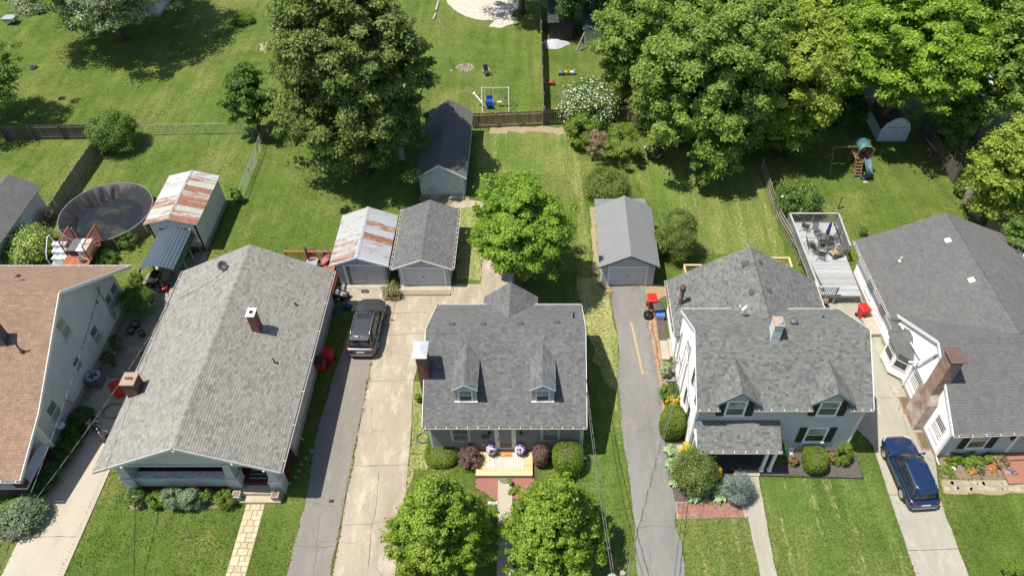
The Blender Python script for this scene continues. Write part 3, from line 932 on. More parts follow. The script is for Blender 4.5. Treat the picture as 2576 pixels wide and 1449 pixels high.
# paver walk to the bungalow: one object per stone
PAV = mat('cream_paver', (.50,.43,.29), (.40,.34,.22), scale=3, obj=.14, bumps=.3)
pw = MB(); wl = G(568,1449).x; wr_ = G(618,1449).x
pw.prism([(wl-.02,12),(wr_+.02,12),(wr_+.02,20.6),(wl-.02,20.6)], -.05, .022)
walk = pw.build('paver_walk', mat('paver_joint_sand', (.22,.18,.11), (.16,.16,.07), scale=5)); walk['kind'] = 'structure'
y = 14.0; rng = random.Random(9); row = 0
WW = wr_-wl
def paver(x0, x1, y0, y1):
 g_ = .018
 piece('paver', 'paver_unit', lambda: MB().add([(-.5,-.5,0),(.5,-.5,0),(.5,.5,0),(-.5,.5,0),(-.47,-.47,1),(.47,-.47,1),(.47,.47,1),(-.47,.47,1)],
   [(0,3,2,1),(4,5,6,7),(0,1,5,4),(1,2,6,5),(2,3,7,6),(3,0,4,7)]), PAV, walk, ((x0+x1)/2, (y0+y1)/2, .015), rng.gauss(0,.012), (x1-x0-g_, y1-y0-g_, .025+rng.uniform(0,.008)))
while y < 20.5:
 k = row % 3
 if k == 0:
  cuts = [0, .3, .68, 1]; hh = .36
  for i in range(3): paver(wl+WW*cuts[i], wl+WW*cuts[i+1], y, y+hh)
 elif k == 1:
  hh = .56
  paver(wl, wl+WW*.46, y, y+hh); paver(wl+WW*.46, wr_, y, y+.26); paver(wl+WW*.46, wl+WW*.72, y+.26, y+hh); paver(wl+WW*.72, wr_, y+.26, y+hh)
 else:
  hh = .4
  paver(wl, wl+WW*.24, y, y+hh); paver(wl+WW*.24, wl+WW*.78, y, y+hh); paver(wl+WW*.78, wr_, y, y+hh)
 y += hh; row += 1

# basket-weave brick strip
bp = px((1699,1262),(1874,1268),(1881,1302),(1702,1304))
bs = MB(); bs.prism(bp, -.04, .03); strip = bs.build('brick_paving', MORTAR); strip['kind'] = 'structure'
bx0, bx1 = bp[0][0]+.03, bp[1][0]; by0, by1 = bp[3][1]+.02, bp[0][1]
PB = mat('paving_brick', (.30,.145,.105), (.22,.105,.08), scale=4, obj=.2, bumps=.3)
u = .235; nx = int((bx1-bx0)/u); ny = int((by1-by0)/u)
for i in range(nx):
 for j in range(ny):
  for k in range(2):
   if (i+j) % 2: c = (bx0+(i+.5)*u, by0+(j+.25+.5*k)*u); s = (u-.012, u/2-.012)
   else: c = (bx0+(i+.25+.5*k)*u, by0+(j+.5)*u); s = (u/2-.012, u-.012)
   piece('brick', 'paving_brick_unit', unit_box, PB, strip, (c[0], c[1], .012), rng.gauss(0,.01), (s[0], s[1], .028+rng.uniform(0,.006)))
# edging bricks along the dirt strip
eb_ = px((1633,810),(1646,872),(1662,960))
row_ = MB();
strip2 = thing('brick_edging', 'row of half-buried edging bricks beside the grey asphalt driveway', 'edging', (eb_[0][0], eb_[0][1], 0))
for s_ in range(2):
 a = Vector((*eb_[s_], 0)); b = Vector((*eb_[s_+1], 0)); k = int((b-a).length/.26)
 for i in range(k):
  c = a.lerp(b, (i+.5)/k) + Vector((.12+rng.gauss(0,.03), 0, 0))
  piece('brick', 'edging_brick_unit', unit_box, PB, strip2, c, math.atan2((b-a).y, (b-a).x)+rng.gauss(0,.12), (.22,.1,.055))
# flagstones of the right-hand front path
FS = mat('flagstone', (.36,.31,.23), (.28,.25,.19), scale=3, obj=.18, bumps=.4)
fp = thing('flagstone_path', 'worn flagstone path across the bare strip below the right flowerbed', 'path', (*at(2470,1226), 0))
for i in range(26):
 c = at(2385+ (i%13)*16+rng.uniform(-4,4), 1216+ (i//13)*13+rng.uniform(-2,2)); n_ = rng.randint(6,8); r0 = rng.uniform(.17,.24)
 mb = MB(); mb.prism([(c[0]+r0*rng.uniform(.8,1.2)*math.cos(6.283*k/n_), c[1]+r0*.8*rng.uniform(.8,1.2)*math.sin(6.283*k/n_)) for k in range(n_)], -.02, .03)
 mb.build('flagstone', FS, fp)

# cracks and joints in the drives: thin dark strips lying on the paving
CRK = mat('crack_fill', (.10,.085,.06), (.06,.05,.04), scale=4)
def crack(parent, pts, w=.02, z=.0365, seed=1, amp=.04):
 rg = random.Random(seed); P = [Vector(G(*q)) for q in pts]; Q = []
 for i in range(len(P)-1):
  k = max(2, int((P[i+1]-P[i]).length/.25))
  Q += [P[i].lerp(P[i+1], j/k)+Vector((rg.gauss(0,amp), rg.gauss(0,amp), 0)) for j in range(k)]
 Q.append(P[-1]); mb = MB(); vs = []
 for i, q in enumerate(Q):
  d = (Q[min(i+1,len(Q)-1)]-Q[max(i-1,0)]).normalized(); s_ = Vector((-d.y,d.x,0))*w*rg.uniform(.3,1)
  vs += [(q.x-s_.x,q.y-s_.y,z),(q.x+s_.x,q.y+s_.y,z)]
 mb.add(vs, [(2*i,2*i+1,2*i+3,2*i+2) for i in range(len(Q)-1)]); mb.build('crack', CRK, parent)
cd = bpy.data.objects['concrete_driveway']; ad = bpy.data.objects['asphalt_driveway']; ld_ = bpy.data.objects['driveway']; gd_ = bpy.data.objects['asphalt_driveway.001']; rd_ = bpy.data.objects['concrete_driveway.001']
for i, c_ in enumerate((((889,1172),(960,1172),(1032,1168)), ((859,1321),(935,1318),(1006,1305)), ((926,960),(985,958),(1040,956)), ((945,846),(1010,842),(1075,838)), ((954,1182),(945,1290),(935,1320),(926,1437)), ((955,790),(1075,786)), ((1000,725),(992,780),(975,840)), ((1140,712),(1142,745)))): crack(cd, c_, seed=i, amp=.012)
for i, c_ in enumerate((((776,1262),(800,1268),(842,1275)), ((806,1290),(795,1380),(788,1449)), ((734,1372),(780,1375),(845,1372)))): crack(ad, c_, z=.0325, seed=i+20, w=.015)
for i, c_ in enumerate((((1598,1330),(1650,1322),(1698,1330)), ((1556,930),(1600,925),(1650,935)), ((1640,1449),(1632,1390),(1640,1330)))): crack(gd_, c_, z=.0325, seed=i+30, w=.015)
for i, c_ in enumerate((((2236,1245),(2362,1243)), ((2280,1385),(2410,1380)), ((2200,1000),(2290,1002)))): crack(rd_, c_, z=.0325, seed=i+40, amp=.008)
for i, c_ in enumerate((((60,1350),(195,1350)),)): crack(ld_, c_, z=.0325, seed=i+50, amp=.008)
# ================================================================ HOUSES
SH_C = mat_shingle('grey_shingle', [(.10,.103,.107),(.15,.152,.155),(.19,.19,.19),(.12,.123,.125),(.165,.167,.168)], gain=.9, con=.8)
SH_B = mat_shingle('sage_grey_shingle', [(.15,.145,.132),(.215,.208,.188),(.255,.246,.222),(.185,.178,.162),(.235,.229,.208)], gain=1.15)
SH_G = mat_shingle('green_grey_shingle', [(.085,.092,.094),(.14,.148,.143),(.195,.20,.18),(.115,.12,.12),(.15,.157,.15),(.165,.17,.16)], gain=1.02)
SH_R = mat_shingle('even_grey_shingle', [(.105,.105,.106),(.12,.12,.12),(.132,.132,.131)], gain=1.1)
SH_L = mat_shingle('brown_shingle', [(.23,.15,.108),(.265,.175,.125),(.30,.205,.15),(.245,.16,.114)], gain=.95)
SH_D = mat_shingle('dark_shingle', [(.075,.072,.072),(.10,.096,.094),(.09,.085,.083)])
DECKB = mat('roof_deck_board', (.30,.29,.27), (.24,.23,.21))
SIDE_W = mat('white_siding', (.88,.88,.87), (.83,.83,.82), scale=1.2)
SIDE_C = mat('grey_siding', (.27,.255,.24), (.24,.227,.215), scale=1.2)
SIDE_G = mat('blue_grey_siding', (.46,.465,.475), (.41,.415,.425), scale=1.2)
SIDE_GW = mat('off_white_siding', (.80,.80,.82), (.74,.74,.76), scale=1.2)
SIDE_L = mat('old_white_siding', (.66,.66,.63), (.58,.58,.55), scale=1.4, dirt=.15)
FOUND = mat('block_foundation', (.40,.37,.32), (.30,.27,.23), scale=4, bumps=.4)
SHUT = mat('black_shutter', (.035,.027,.025), (.05,.04,.037))
FX, FY, BX, BY = V(1,0,0), V(0,-1,0), V(-1,0,0), V(0,1,0)

def box_vent(parent, p, n, m, w=.36, h=.3, t=.14, name='roof_vent'):
 p = Vector(p); n = Vector(n).normalized(); a = n.cross(Vector((0,0,1))).normalized(); b = a.cross(n)
 if b.z < 0: b = -b
 mb = MB(); q = lambda i, j, k: p + a*i + b*j + n*k
 mb.add([q(-w/2,-h/2,-.02),q(w/2,-h/2,-.02),q(w/2,h/2,-.02),q(-w/2,h/2,-.02),q(-w/2,-h/2,t),q(w/2,-h/2,t),q(w/2*.8,h/2,t*.35),q(-w/2*.8,h/2,t*.35)],
   [(0,3,2,1),(4,5,6,7),(0,1,5,4),(1,2,6,5),(2,3,7,6),(3,0,4,7)])
 fl = [q(-w*.7,-h*.75,.035),q(w*.7,-h*.75,.035),q(w*.7,h*.8,.03),q(-w*.7,h*.8,.03)]
 mb.slab(fl if (fl[1]-fl[0]).cross(fl[2]-fl[1]).dot(n) > 0 else fl[::-1], .02)
 return mb.build(name, m, parent)
def vent_pipe(parent, p, h, r, m, name='vent_pipe'):
 p = Vector(p); mb = MB(); mb.lathe(p, [(r*2.4,-.1),(r*2.2,.03),(r*1.1,.08),(r,.1),(r,h),(r*.8,h),(r*.8,h-.04)], 10)
 return mb.build(name, m, parent)
def satellite_dish(label, p, aim, m_dish, m_arm, r=.3, arm=.5):
 p = Vector(p); aim = Vector(aim).normalized()
 root = thing('satellite_dish', label, 'satellite dish', p)
 mb = MB(); top = p+Vector((0,0,arm)); mb.tube([p-Vector((0,0,.05)), p+Vector((.04,0,arm*.5)), top], .025, 6)
 mb.tube([p+Vector((.2,.2,-.03)), p+Vector((.03,0,arm*.6))], .014, 5); mb.tube([p+Vector((-.2,.2,-.03)), p+Vector((.03,0,arm*.6))], .014, 5)
 mb.build('mast', m_arm, root)
 a = aim.cross(Vector((0,0,1))).normalized(); b = a.cross(aim)
 vs = [top - aim*.0]; fs = []; n = 16; rings = ((.35,.01),(.7,.05),(1.0,.11))
 for rr, d in rings:
  for k in range(n):
   t = 2*math.pi*k/n; vs.append(top + (a*math.cos(t)+b*math.sin(t)*1.1)*r*rr + aim*d)
 for k in range(n): fs.append((0,1+k,1+(k+1)%n))
 for j in range(2):
  for k in range(n): fs.append((1+j*n+k,1+(j+1)*n+k,1+(j+1)*n+(k+1)%n,1+j*n+(k+1)%n))
 mb = MB(); mb.add(vs, fs)
 o = mb.build('dish', m_dish, root, True); md = o.modifiers.new('s','SOLIDIFY'); md.thickness = .015
 mb = MB(); e = top + aim*.42 - b*.1; mb.tube([top-b*r, e], .015, 5); mb.tube([e, e-aim*.1], .04, 6); mb.build('feed_arm', m_arm, root)
 return root

# ---------------------------------------------------------------- centre house (grey cottage)
ch = thing('cottage', 'grey cottage with twin gable dormers and a grey shingle roof behind the two front trees', 'house', (-2.2,28,0))
cx0, cx1, cy0, cy1 = -6.62, 2.18, 24.0, 32.4
wall(ch, (cx0,cy0), (cx1,cy0), .35, 3.14, SIDE_C, expo=.105, foundation=FOUND)
wall(ch, (cx1,cy0), (cx1,cy1), .35, (3.14,3.45), SIDE_C, apex=(.542,5.8), expo=.105, foundation=FOUND)
wall(ch, (cx1,cy1), (cx0,cy1), .35, 3.45, SIDE_C, expo=.21, foundation=FOUND)
wall(ch, (cx0,cy1), (cx0,cy0), .35, (3.45,3.14), SIDE_C, apex=(.458,5.8), expo=.105, foundation=FOUND)
RA, RB = 3.2, 3.55
f_poly = [(-6.9,23.73,RA),(2.43,23.73,RA),(2.43,28.55,6.0),(-6.9,28.55,6.0)]
r_poly = [(2.43,32.65,RB),(-6.9,32.65,RB),(-6.9,28.55,6.0),(2.43,28.55,6.0)]
roof_slope(ch, f_poly, SH_C, DECKB, seed=1)
roof_slope(ch, r_poly, SH_C, DECKB, seed=2)
nf, nr = V(0,-2.8,4.82), V(0,2.45,4.1)
ridge_caps(ch, (-6.9,28.55,6.0), (2.43,28.55,6.0), nf, nr, SH_C, half=.17)
for x in (-6.93, 2.46):                                               # white rake boards
 mb = MB(); mb.bar((x,23.7,RA-.06), (x,28.55,5.95), .03, .16); mb.bar((x,28.55,5.95), (x,32.66,RB-.06), .03, .16); mb.build('rake_board', TRIM, ch)
mb = MB(); mb.box(-6.9,2.43,23.74,23.77,RA-.16,RA-.01); mb.build('fascia', TRIM, ch)
mb = MB(); mb.box(-6.85,2.4,23.78,23.99,RA-.17,RA-.14); mb.build('soffit', TRIM, ch)
gutter(ch, (-6.92,23.72,RA-.02), (2.46,23.72,RA-.02), (0,-1,0), spacing=.62)
gutter(ch, (2.43,32.68,RB-.02), (-6.9,32.68,RB-.02), (0,1,0), clips=False)
for x in (cx0, cx1):                                                  # corner boards
 mb = MB(); mb.box(x-.07,x+.07,cy0-.035,cy0+.09,.34,3.1); mb.build('corner_board', TRIM, ch)
downspout(ch, [(2.3,23.66,RA-.12),(2.26,23.86,RA-.45),(2.26,23.93,.3),(2.32,23.7,.12),(2.5,23.5,.06)])
# rear gable wing
roof_slope(ch, [(-3.9,33.6,3.35),(-3.9,31.6,3.35),(-2.15,30.4,4.75),(-2.15,33.6,4.75)][0:2]+[(-2.15,29.6,4.75),(-2.15,33.6,4.75)], SH_C, DECKB, seed=3, name='rear_gable_slope')
roof_slope(ch, [(-.4,31.6,3.35),(-.4,33.6,3.35),(-2.15,33.6,4.75),(-2.15,29.6,4.75)], SH_C, DECKB, seed=4, name='rear_gable_slope')
wall(ch, (-.6,33.4), (-3.7,33.4), .35, 3.3, SIDE_C, apex=(.5,4.6), expo=.21, name='rear_gable_wall')
wall(ch, (-.6,32.4), (-.6,33.4), .35, 3.25, SIDE_C, boards=False, name='rear_gable_wall')
wall(ch, (-3.7,33.4), (-3.7,32.4), .35, 3.25, SIDE_C, boards=False, name='rear_gable_wall')
# dormers
SIDE_D = mat('dormer_pale_siding', (.46,.50,.52), (.40,.44,.46), scale=1.2)
def small_dormer(xc):
 wd = .59; yb = 24.95; zb = 3.95; ze = 5.22; zp = 5.64
 d = thing_part = None
 mb = MB(); mb.box(xc-wd, xc+wd, yb, 27.2, zb-.3, ze)
 mb.add([(xc-wd,yb,ze),(xc+wd,yb,ze),(xc,yb,zp-.06),(xc-wd,27.6,ze),(xc+wd,27.6,ze),(xc,27.6,zp-.06)], [(0,1,2),(3,5,4),(0,2,5,3),(1,4,5,2)])
 d = mb.build('dormer', SIDE_D, ch)
 for s in (-1, 1):
  e = [(xc+s*.72,yb-.12,ze-.06),(xc+s*.72,27.9,ze-.06),(xc,27.9,zp),(xc,yb-.12,zp)]
  if s < 0: e = [e[1], e[0], e[3], e[2]]
  mb = MB(); P = [Vector(q) for q in e]; mb.slab(P, .07); mb.build('dormer_roof', DECKB, d)
  sh = shingles(d, e, SH_C, seed=int(xc*10)+s+40, tab=(.2,.36))
 for s in (-1, 1):
  mb = MB(); mb.bar((xc+s*.72,yb-.14,ze-.1), (xc,yb-.14,zp-.03), .03, .11); mb.build('dormer_trim', SIDE_D, d)
  mb = MB(); mb.box(xc+s*wd-.06, xc+s*wd+.06, yb-.03, yb+.03, zb, ze); mb.build('corner_board', SIDE_D, d)
 mb = MB(); mb.box(xc-.66, xc+.66, yb-.09, yb+.02, zb-.04, zb+.05); mb.build('dormer_sill', TRIM, d)
 window(ch, (xc, yb, zb+.06), FX, FY, .84, 1.1, glass=GLASS, glass_top=GLASS_C, sill=False)
small_dormer(-4.45); small_dormer(-.06)
for x, y_, z in ((-5.46,29.3,5.55),(-3.61,29.3,5.55),(-1.38,29.42,5.48),(.81,29.55,5.4)):
 box_vent(ch, (x,y_,z), nr, DARK, .3, .26, .13)
vent_pipe(ch, (1.83,30.47,4.85), .5, .05, BLACK)
# front openings
window(ch, (-4.86,24,1.24), FX, FY, 1.16, 1.58, trimw=.17, trim=SIDE_D, sill=False)
window(ch, (.38,24,1.24), FX, FY, 1.16, 1.58, trimw=.17, trim=SIDE_D, glass_top=GLASS_C, sill=False)
dr = MB(); O = V(-2.25,24,.42)
for a, b, z0, z1 in ((-.62,-.48,0,2.3),(.48,.62,0,2.3),(-.62,.62,2.301,2.44)): dr.fbox(O, FX, FY, a, b, -.02, .06, z0, z1)
door = dr.build('door', TRIM, ch)
mb = MB();
for a, b, z0, z1 in ((-.475,-.37,.02,2.28),(.37,.475,.02,2.28),(-.37,.37,2.16,2.28),(-.37,.37,.02,.14)): mb.fbox(O, FX, FY, a, b, -.02, .045, z0, z1)
mb.build('storm_door_frame', TRIM, door)
mb = MB(); mb.fbox(O, FX, FY, -.369, .369, -.015, .02, .141, 2.159); mb.build('pane', mat_glass('storm_door_glass', (.19,.17,.13), .12), door)
mb = MB(); mb.fbox(O, FX, FY, -.3, .3, .021, .03, .16, .68); mb.build('kick_panel', mat('brown_door_panel', (.21,.09,.04), (.15,.06,.03)), door)
mb = MB(); mb.fbox(O, FX, FY, -.435, -.405, .045, .1, 1.0, 1.22); mb.build('handle', BLACK, door)
mb = MB(); mb.box(-2.85,-1.65,23.9,24.02,.3,.43); mb.build('threshold', CONC, door)
for x in (-3.16,-1.34):
 mb = MB(); mb.box(x-.09,x+.09,23.955,23.975,2.06,2.36); mb.box(x-.055,x+.055,23.84,23.955,2.1,2.3); mb.box(x-.075,x+.075,23.82,23.955,2.305,2.33); mb.build('wall_lantern', BLACK, ch)
mb = MB(); mb.box(-3.62,-3.2,23.88,23.97,1.72,1.94); mb.box(-3.57,-3.25,23.9,23.96,1.64,1.70);
for k in range(5): mb.tube([(-3.58+.08*k,23.9,1.94),(-3.58+.08*k,23.88,2.06)], .012, 5)
mb.build('letter_box', BLACK, ch)
mb = MB(); mb.box(-3.68,-3.44,23.945,23.975,.82,.96); mb.build('number_plate', TRIM, ch)
mb = MB(); mb.box(-3.62,-3.5,23.935,23.944,.86,.92); mb.build('outlet_cover', DARK, ch)
# side stoop rail on the left
mb = MB(); mb.box(-7.35,-6.68,25.5,26.9,0,.42); mb.build('stoop', CONC, ch)
mb = MB()
for y_ in np.linspace(25.55,26.85,8): mb.bar((-7.3,y_,.4),(-7.3,y_,1.25),.02,.02,up=(1,0,0))
mb.bar((-7.3,25.5,1.26),(-7.3,26.9,1.26),.04,.04); mb.bar((-7.3,25.5,.55),(-7.3,26.9,.55),.03,.03); mb.build('stoop_railing', BLACK, ch)
# chimney with metal hood
brick_stack(ch, -7.18, -6.6, 26.02, 26.95, 0, 6.4, BRICK_R, limit=300, sides='frl', bh=.08)
mb = MB(); zc = 6.72
mb.add([(-7.32,25.86,zc),(-6.5,25.86,zc),(-6.5,27.1,zc),(-7.32,27.1,zc),(-7.32,25.86,zc+.03),(-6.5,25.86,zc+.03),(-6.5,27.1,zc+.03),(-7.32,27.1,zc+.03),(-6.91,26.3,zc+.24),(-6.91,26.66,zc+.24)],
  [(3,2,1,0),(0,1,5,4),(1,2,6,5),(2,3,7,6),(3,0,4,7),(4,5,8),(5,6,9,8),(6,7,9),(7,4,8,9)])
cap = mb.build('chimney_hood', mat('pale_zinc', (.62,.64,.68), (.52,.54,.58), rough=.5, metal=.25), ch)
mb = MB()
for x in (-7.1,-6.7):
 for y_ in (26.1,26.86): mb.bar((x,y_,6.38),(x,y_,6.73),.04,.04,up=(1,0,0))
mb.box(-7.15,-6.63,26.05,26.92,6.38,6.44); mb.build('hood_leg', GALV, cap)

# front deck of the cottage
dk = thing('porch_deck', 'low front deck of grey boards framed in fresh yellow pine at the cottage door', 'deck', (-2.35,23.1,0))
DKB = mat('pale_grey_decking', (.50,.48,.42), (.43,.41,.36), scale=4, obj=.08, stretch=(5,.4,2))
xa, xb, ya, yb_ = -3.98, -.66, 22.25, 23.93
for i in range(3):                                                    # outer pine frame boards, front
 board_piece('pine_board', WOOD_NEW, dk, (xa, ya+.07+i*.14, .3), (xb, ya+.07+i*.14, .3), .133, .04)
for k in range(11):
 yy = ya+.42+.07+k*.1375
 if yy > yb_-.05: break
 board_piece('pine_board', WOOD_NEW, dk, (xa, yy, .3), (xa+.62, yy, .3), .131, .04)
 board_piece('pine_board', WOOD_NEW, dk, (xb-.56, yy, .3), (xb, yy, .3), .131, .04)
n_ = 15; w_ = (xb-.56-(xa+.62))/n_
for i in range(n_):
 xx = xa+.62+(i+.5)*w_
 board_piece('deck_board', DKB, dk, (xx, ya+.42, .3), (xx, yb_-.02, .3), w_-.008, .04)
for p, q in (((xa+.02,ya+.02,.15),(xb-.02,ya+.02,.15)), ((xa+.02,ya+.03,.15),(xa+.02,yb_,.15)), ((xb-.02,ya+.03,.15),(xb-.02,yb_,.15))):
 board_piece('skirt_board', WOOD_BROWN, dk, p, q, .03, .26)
mb = MB(); mb.box(xa+.06,xb-.06,ya+.06,yb_,0,.26); mb.build('joist_frame', WOOD_DARK_SHADED, dk)

# ---------------------------------------------------------------- bungalow
bh = thing('bungalow', 'wide low gabled bungalow with deep front porch and pale grey shingle roof', 'house', (-19.6,29,0))
bx0, bx1, bxm, bz, bzr, by0, by1 = -24.42, -14.3, -19.25, 3.35, 5.8, 20.75, 36.0
roof_slope(bh, [(bx0,by1,bz),(bx0,by0,bz),(bxm,by0,bzr),(bxm,by1,bzr)], SH_B, DECKB, seed=11, expo=.14, tab=(.16,.3))
roof_slope(bh, [(bx1,by0,bz),(bx1,by1,bz),(bxm,by1,bzr),(bxm,by0,bzr)], SH_B, DECKB, seed=12, expo=.14, tab=(.16,.3))
nl_, nr_ = V(-2.45,0,5.17), V(2.45,0,4.95)
ridge_caps(bh, (bxm,by0,bzr), (bxm,by1,bzr), nl_, nr_, SH_B, half=.16)
WB = mat('cream_siding', (.52,.50,.45), (.46,.44,.39), scale=1.2, dirt=.12)
wall(bh, (-14.9,23.8), (-14.9,35.6), .5, 3.3, WB, expo=.19, foundation=FOUND)
wall(bh, (-23.9,35.6), (-23.9,23.8), .5, 3.3, WB, expo=.19, foundation=FOUND)
wall(bh, (-23.9,23.8), (-14.9,23.8), .5, 3.3, WB, apex=(.517,5.58), expo=.19, foundation=FOUND)
wall(bh, (-14.9,35.6), (-23.9,35.6), .5, 3.3, WB, apex=(.483,5.58), expo=.19, foundation=FOUND)
for (p, q) in (((bx0-.02,by0-.02,bz-.07),(bxm,by0-.02,bzr-.07)), ((bxm,by0-.02,bzr-.07),(bx1+.02,by0-.02,bz-.07))):
 mb = MB(); mb.bar(p, q, .05, .17); mb.build('rake_board', SAGE, bh)
mb = MB(); mb.box(bx1+.0,bx1+.03,by0,by1,bz-.2,bz-.02); mb.build('fascia', TRIM, bh)
mb = MB(); mb.box(bx0-.03,bx0,by0,by1,bz-.2,bz-.02); mb.build('fascia', TRIM, bh)
gutter(bh, (bx1+.04,by0,bz-.03), (bx1+.04,by1,bz-.03), (1,0,0), spacing=2.5)
gutter(bh, (bx0-.04,by1,bz-.03), (bx0-.04,by0+6,bz-.03), (-1,0,0), spacing=2.5)
downspout(bh, [(bx1+.1,35.9,bz-.1),(-14.82,35.65,bz-.6),(-14.82,35.65,.1)])
for y_ in (25.6, 29.0, 33.0):
 window(bh, (-14.9,y_,1.4), BY, FX, .95, 1.25, sill=True)
mb = MB(); mb.tube([(-14.9,23.9,2.9),(-13.9,23.6,2.0)],.018,5); mb.build('bracket_arm', GALV, bh)
# porch
POR = mat('maroon_porch_paint', (.10,.025,.03), (.07,.02,.022), scale=3)
mb = MB(); mb.box(-23.8,-14.95,21.55,23.8,0,.75); mb.build('porch_floor', POR, bh)
gy = 21.46
mb = MB(); P_ = [(-23.75,2.95),(-15.0,2.95),(-15.0,3.5),(bxm,5.55),(-23.75,3.5)]; mb.add([(x_,gy,z_) for x_, z_ in P_]+[(x_,gy+.1,z_) for x_, z_ in P_], [(0,1,2,3,4),(9,8,7,6,5)]+[(i,5+i,5+(i+1)%5,(i+1)%5) for i in range(5)]); mb.build('porch_gable', SAGE, bh)
mb = MB(); mb.box(-23.8,-14.95,gy-.06,gy+.2,2.78,2.96); mb.build('porch_beam', SAGE, bh)
mb = MB(); mb.box(-19.6,-19.2,gy-.03,gy-.005,4.7,5.3); mb.build('gable_vent_panel', POR, bh)
mb = MB(); mb.box(-19.0,-17.7,gy-.03,gy-.005,4.35,4.65); mb.build('attic_window_frame', TRIM, bh)
mb = MB()
for k in range(4): mb.box(-18.95+.31*k,-18.7+.31*k,gy-.04,gy-.031,4.4,4.6)
mb.build('attic_pane', GLASS, bh)
def taper_col(x, y_, z0, z1, b, t, name='porch_column'):
 mb = MB(); mb.add([(x-b,y_-b,z0),(x+b,y_-b,z0),(x+b,y_+b,z0),(x-b,y_+b,z0),(x-t,y_-t,z1),(x+t,y_-t,z1),(x+t,y_+t,z1),(x-t,y_+t,z1)],
  [(0,3,2,1),(4,5,6,7),(0,1,5,4),(1,2,6,5),(2,3,7,6),(3,0,4,7)]); return mb.build(name, SAGE, bh)
for x in (-23.5,-17.6,-15.25):
 z0 = 1.62 if x < -17 else 1.2
 mb = MB(); mb.box(x-.36,x+.36,21.28,21.95,0,z0); mb.build('column_pier', SAGE, bh)
 mb = MB(); mb.box(x-.4,x+.4,21.24,21.99,z0,z0+.06); mb.build('pier_cap', TRIM if x > -16 else SAGE, bh)
 taper_col(x, 21.62, z0+.06, 2.79, .28, .19)
mb = MB(); mb.box(-23.13,-17.97,21.42,21.72,.6,1.5); mb.build('porch_wall', SAGE, bh)
mb = MB(); mb.box(-23.14,-17.96,21.33,21.82,1.5,1.57); mb.build('porch_wall_cap', mat('peeling_white_paint', (.58,.60,.62), (.30,.32,.34), scale=5), bh)
mb = MB(); mb.box(-23.13,-17.97,21.44,21.6,-.02,.599); mb.build('porch_skirt', POR, bh)
mb = MB(); mb.box(-23.75,-23.47,22.1,23.7,.6,1.5); mb.build('porch_wall', SAGE, bh)
for x_ in (-22.6,-19.25,-16.6,-15.1):
 z_ = bzr-abs(x_-bxm)*.485-.2; mb = MB(); mb.box(x_-.06,x_+.06,by0-.07,by0+.6,z_-.12,z_); mb.build('rafter_tail', TRIM, bh)
# steps and landing
STEP = mat('worn_step_concrete', (.46,.39,.27), (.36,.30,.2), scale=3, bumps=.3)
for i, (y0_, y1_, z) in enumerate(((21.0,21.54,.5),(20.6,21.02,.25))):
 mb = MB(); mb.box(-17.4+.1*(1-i),-15.0,y0_,y1_,-.02,z); mb.build('step', STEP, bh)
fd = window(bh, (-20.6,23.8,1.5), FX, FY, 1.9, 1.3, hung=False)
mb = MB(); mb.box(-17.4,-16.4,23.7,23.79,.75,2.8); mb.build('door', mat('dark_brown_door', (.07,.035,.02), (.05,.025,.015)), bh)
# chimneys and roof fittings
def chimney(label, x, y_, zb, zt, w, d, cap_m, brick_m=BRICK_R, pots=True):
 c = thing('chimney', label, 'chimney', (x,y_,zb))
 brick_stack(c, x-w/2, x+w/2, y_-d/2, y_+d/2, zb, zt, brick_m, limit=200, bh=.08)
 mb = MB(); mb.box(x-w/2-.04,x+w/2+.04,y_-d/2-.04,y_+d/2+.04,zt,zt+.07); mb.build('cap', cap_m, c)
 if pots:
  mb = MB(); mb.lathe((x+.02,y_,zt+.07), [(.12,-.02),(.12,.05),(.09,.05),(.09,.0)], 12); mb.build('flue', DARK, c)
 return c
chimney('slim red brick chimney with white cap on the right slope of the bungalow roof', -17.35, 29.6, 4.4, 6.3, .45, .6, TRIM)
c2 = chimney('brown brick chimney with twin clay slabs on the left eave of the bungalow', -23.8, 25.9, 0, 4.75, .75, .85, mat('clay_slab', (.38,.26,.20), (.30,.2,.15)), mat('brown_brick', (.16,.09,.06), (.11,.06,.045), scale=4, obj=.25, bumps=.4), pots=False)
mb = MB(); mb.box(-24.0,-23.6,25.84,25.96,4.82,4.92); mb.build('flue_gap', DARK, c2)
vent_pipe(bh, (-15.8,32.2,4.05), .3, .06, mat('rusty_pipe', (.14,.07,.05), (.08,.05,.04)))
mb = MB(); mb.tube([(-15.95,27.5,4.1),(-15.95,27.5,4.5),(-16.03,27.55,4.6)], .05, 8); mb.build('vent_pipe', DARK, bh)
satellite_dish('grey satellite dish standing at the back of the bungalow roof', (-20.7,34.4,5.0), (.35,-.5,.55), DARK, GALV, r=.3, arm=.45)
cb = MB(); cb.tube([(-20.7,34.3,5.15),(-21.3,33.6,4.86),(-22.5,33.3,4.3),(-23.6,33.1,3.78)], .015, 4); o = cb.build('cable', BLACK, bh)

